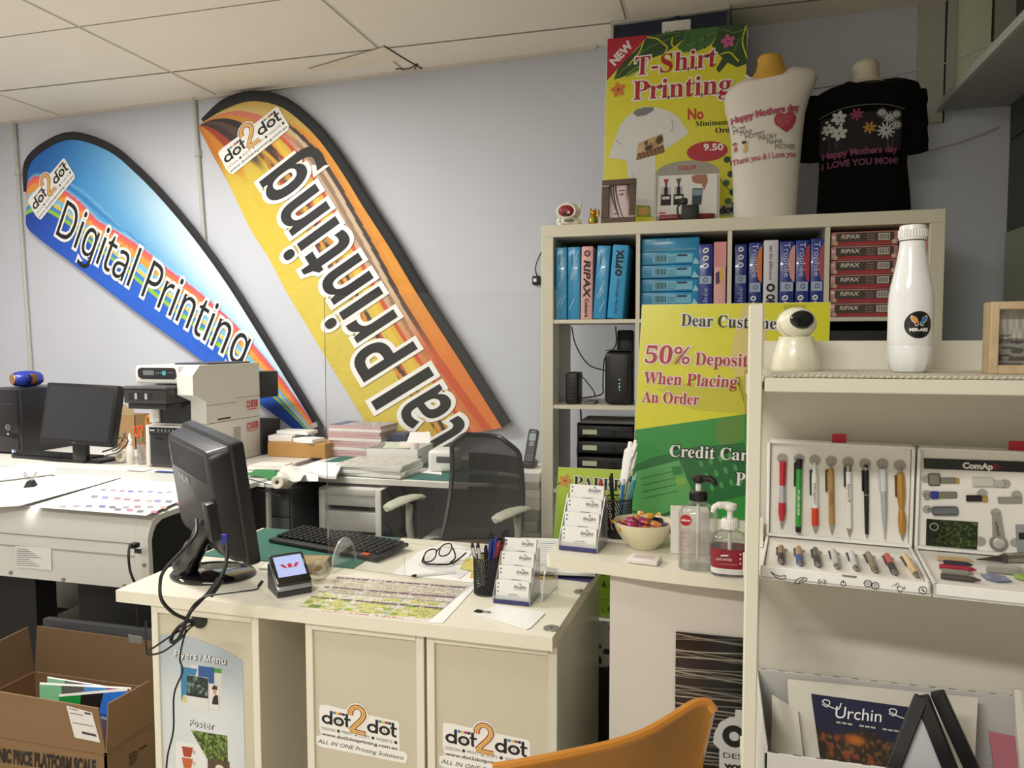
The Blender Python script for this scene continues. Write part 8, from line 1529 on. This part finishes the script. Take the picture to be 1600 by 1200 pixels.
# ================================================================ cardboard box with colour cards
t = T('cardboard_box', 'large open brown cardboard box with raised flaps on the floor at bottom left', 'cardboard box', (-1.9, 1.8, 0)); KB = m('836647', .85, n=.06, ns=12, bump=.08, bs=60); KI = m('755d41', .85, n=.05)
bx0, bx1, by0, by1 = -2.20, -1.575, 1.615, 1.97; zc = .27; b = MB(); th = .005
for (x0, x1, y0, y1) in ((bx0, bx1, by0, by0+th), (bx0, bx1, by1-th, by1), (bx0, bx0+th, by0, by1), (bx1-th, bx1, by0, by1)): b.box(x0, x1, y0, y1, 0.0, zc, KB)
b.box(bx0, bx1, by0, by1, 0, .004, KI); Fb = FR((bx0, by0-.0004, 0), (1, 0, 0), (0, 0, 1)); mk_text(b, Fb, 'NIC PRICE PLATFORM SCALE', (-2, 1189), (150, 1209), (-2, 1170), m('2a2018', .8), bold=.06, off=.0006)
mk_poly(b, Fb, [(100, 1100), (143, 1112), (157, 1160), (116, 1152)], m('dcdad4', .6), .0006) if False else None
b.box(bx0, bx1, by0-.001, by0, .262, .264, m('7a5a34', .9)); b.to('box_body', t)
Fs = FR((bx1+.0004, by0, 0), (0, 1, 0), (0, 0, 1)); b = MB(); mk_text(b, Fs, 'LCD', (202, 1186), (214, 1180), (202, 1178), m('2a2018', .8), bold=.03); mk_text(b, Fs, 'QTY', (202, 1196), (214, 1190), (202, 1189), m('2a2018', .8), bold=.03); mk_poly(b, Fs, [(217, 1173), (229, 1166), (229, 1163), (217, 1170)], m('2a2018', .8)); b.to('side_print', t)
b = MB(); fl = [Vector((bx0, by0, zc)), Vector((bx1, by0, zc)), atY(153, 1107, by0-.01), Vector((bx0, by0-.01, .405))]; quad(b, *fl, .004, KB); o = b.to('front_flap', t)
FF_ = FR(fl[0], (1, 0, 0), (fl[3]-fl[0]).normalized()); b = MB(); mk_poly(b, FF_, [(104, 1102), (144, 1113), (157, 1160), (117, 1152)], m('dedcd8', .5), .001); lt = m('3a3a3a', .6)
for pts in ([(132, 1112), (142, 1114), (143, 1117), (133, 1115)], [(128, 1142), (150, 1147), (152, 1151), (129, 1146)], [(108, 1106), (122, 1109), (122, 1110), (108, 1107)], [(110, 1113), (130, 1117), (130, 1118), (110, 1114)], [(114, 1128), (146, 1134), (146, 1135), (114, 1129)]): mk_poly(b, FF_, pts, lt, .0014)
b.to('shipping_label', o, 'white shipping label')
b = MB(); quad(b, (bx0, by1, zc), (bx1, by1, zc), (bx1-.01, by1+.02, .41), (bx0+.0, by1+.015, .42), .004, KI, nrm=(0, -1, 0)); b.to('back_flap', t); b = MB(); quad(b, (bx1, by0, zc), (bx1, by1, zc), atZ(231, 1064, .41), atZ(168, 1099, .405), .004, KB, nrm=(-1, 0, 0)); b.to('right_flap', t); b = MB(); quad(b, (bx0, by1, zc), (bx0, by0, zc), (bx0-.02, by0, .40), (bx0-.02, by1, .42), .004, KI, nrm=(1, 0, 0)); b.to('left_flap', t)
def card3(name, label, pts, y0, y1, cols, group='colour cards in the cardboard box'):
    a, b_, c, d = atY(*pts[0], y0), atY(*pts[1], y0), atY(*pts[2], y1), atY(*pts[3], y1); b = MB(); quad(b, a, b_, c, d, .003, WHITE)
    F = FR(a, (b_-a), (d-a)); n_ = len(cols)
    for i, c_ in enumerate(cols): lo = a.lerp(b_, i/n_); hi = a.lerp(b_, (i+1)/n_); tl_ = d.lerp(c, i/n_); tr_ = d.lerp(c, (i+1)/n_); nn = (b_-a).cross(d-a).normalized()*.0012; b.add([p+nn for p in (lo.lerp(tl_, .05), hi.lerp(tr_, .05), hi.lerp(tr_, .95), lo.lerp(tl_, .95))], [(0, 1, 2, 3)], m(c_, .25))
    b.thing(name, label, 'card', group)
card3('colour_card', 'colour card with pale green end at the back of the cardboard box', [(75, 1105), (188, 1110), (186, 1075), (74, 1057)], 1.80, 1.86, ('6f9a78', '4a4f50', '3a6a9a', '8a3a5a'))
card3('colour_card', 'colour card with pale green left end in the middle of the cardboard box', [(64, 1140), (200, 1132), (204, 1074), (62, 1066)], 1.72, 1.78, ('6aa57c', '4a4848', '3f77b0', '7f1f4a'))
card3('colour_card', 'colour card with bright green, black and blue bands at the front of the cardboard box', [(100, 1160), (165, 1165), (200, 1075), (92, 1085)], 1.66, 1.70, ('158a3a', '17181a', '2a6fd0'))
b = MB(); b.box(-2.19, -1.58, 2.00, 2.025, 0, .44, m('4a4c50', .6)); b.thing('grey_board', 'dark grey board standing behind the cardboard box', 'board')
b = MB(); quad(b, (-1.66, 1.64, .02), (-1.60, 1.64, .02), (-1.60, 1.65, .34), (-1.65, 1.65, .345), .01, clear((.9, .9, .95), .3, .2, .1, (.7, .7, .78), 'plastic_film'), .004); b.thing('plastic_wrap', 'clear plastic wrap in the front corner of the cardboard box', 'plastic wrap')
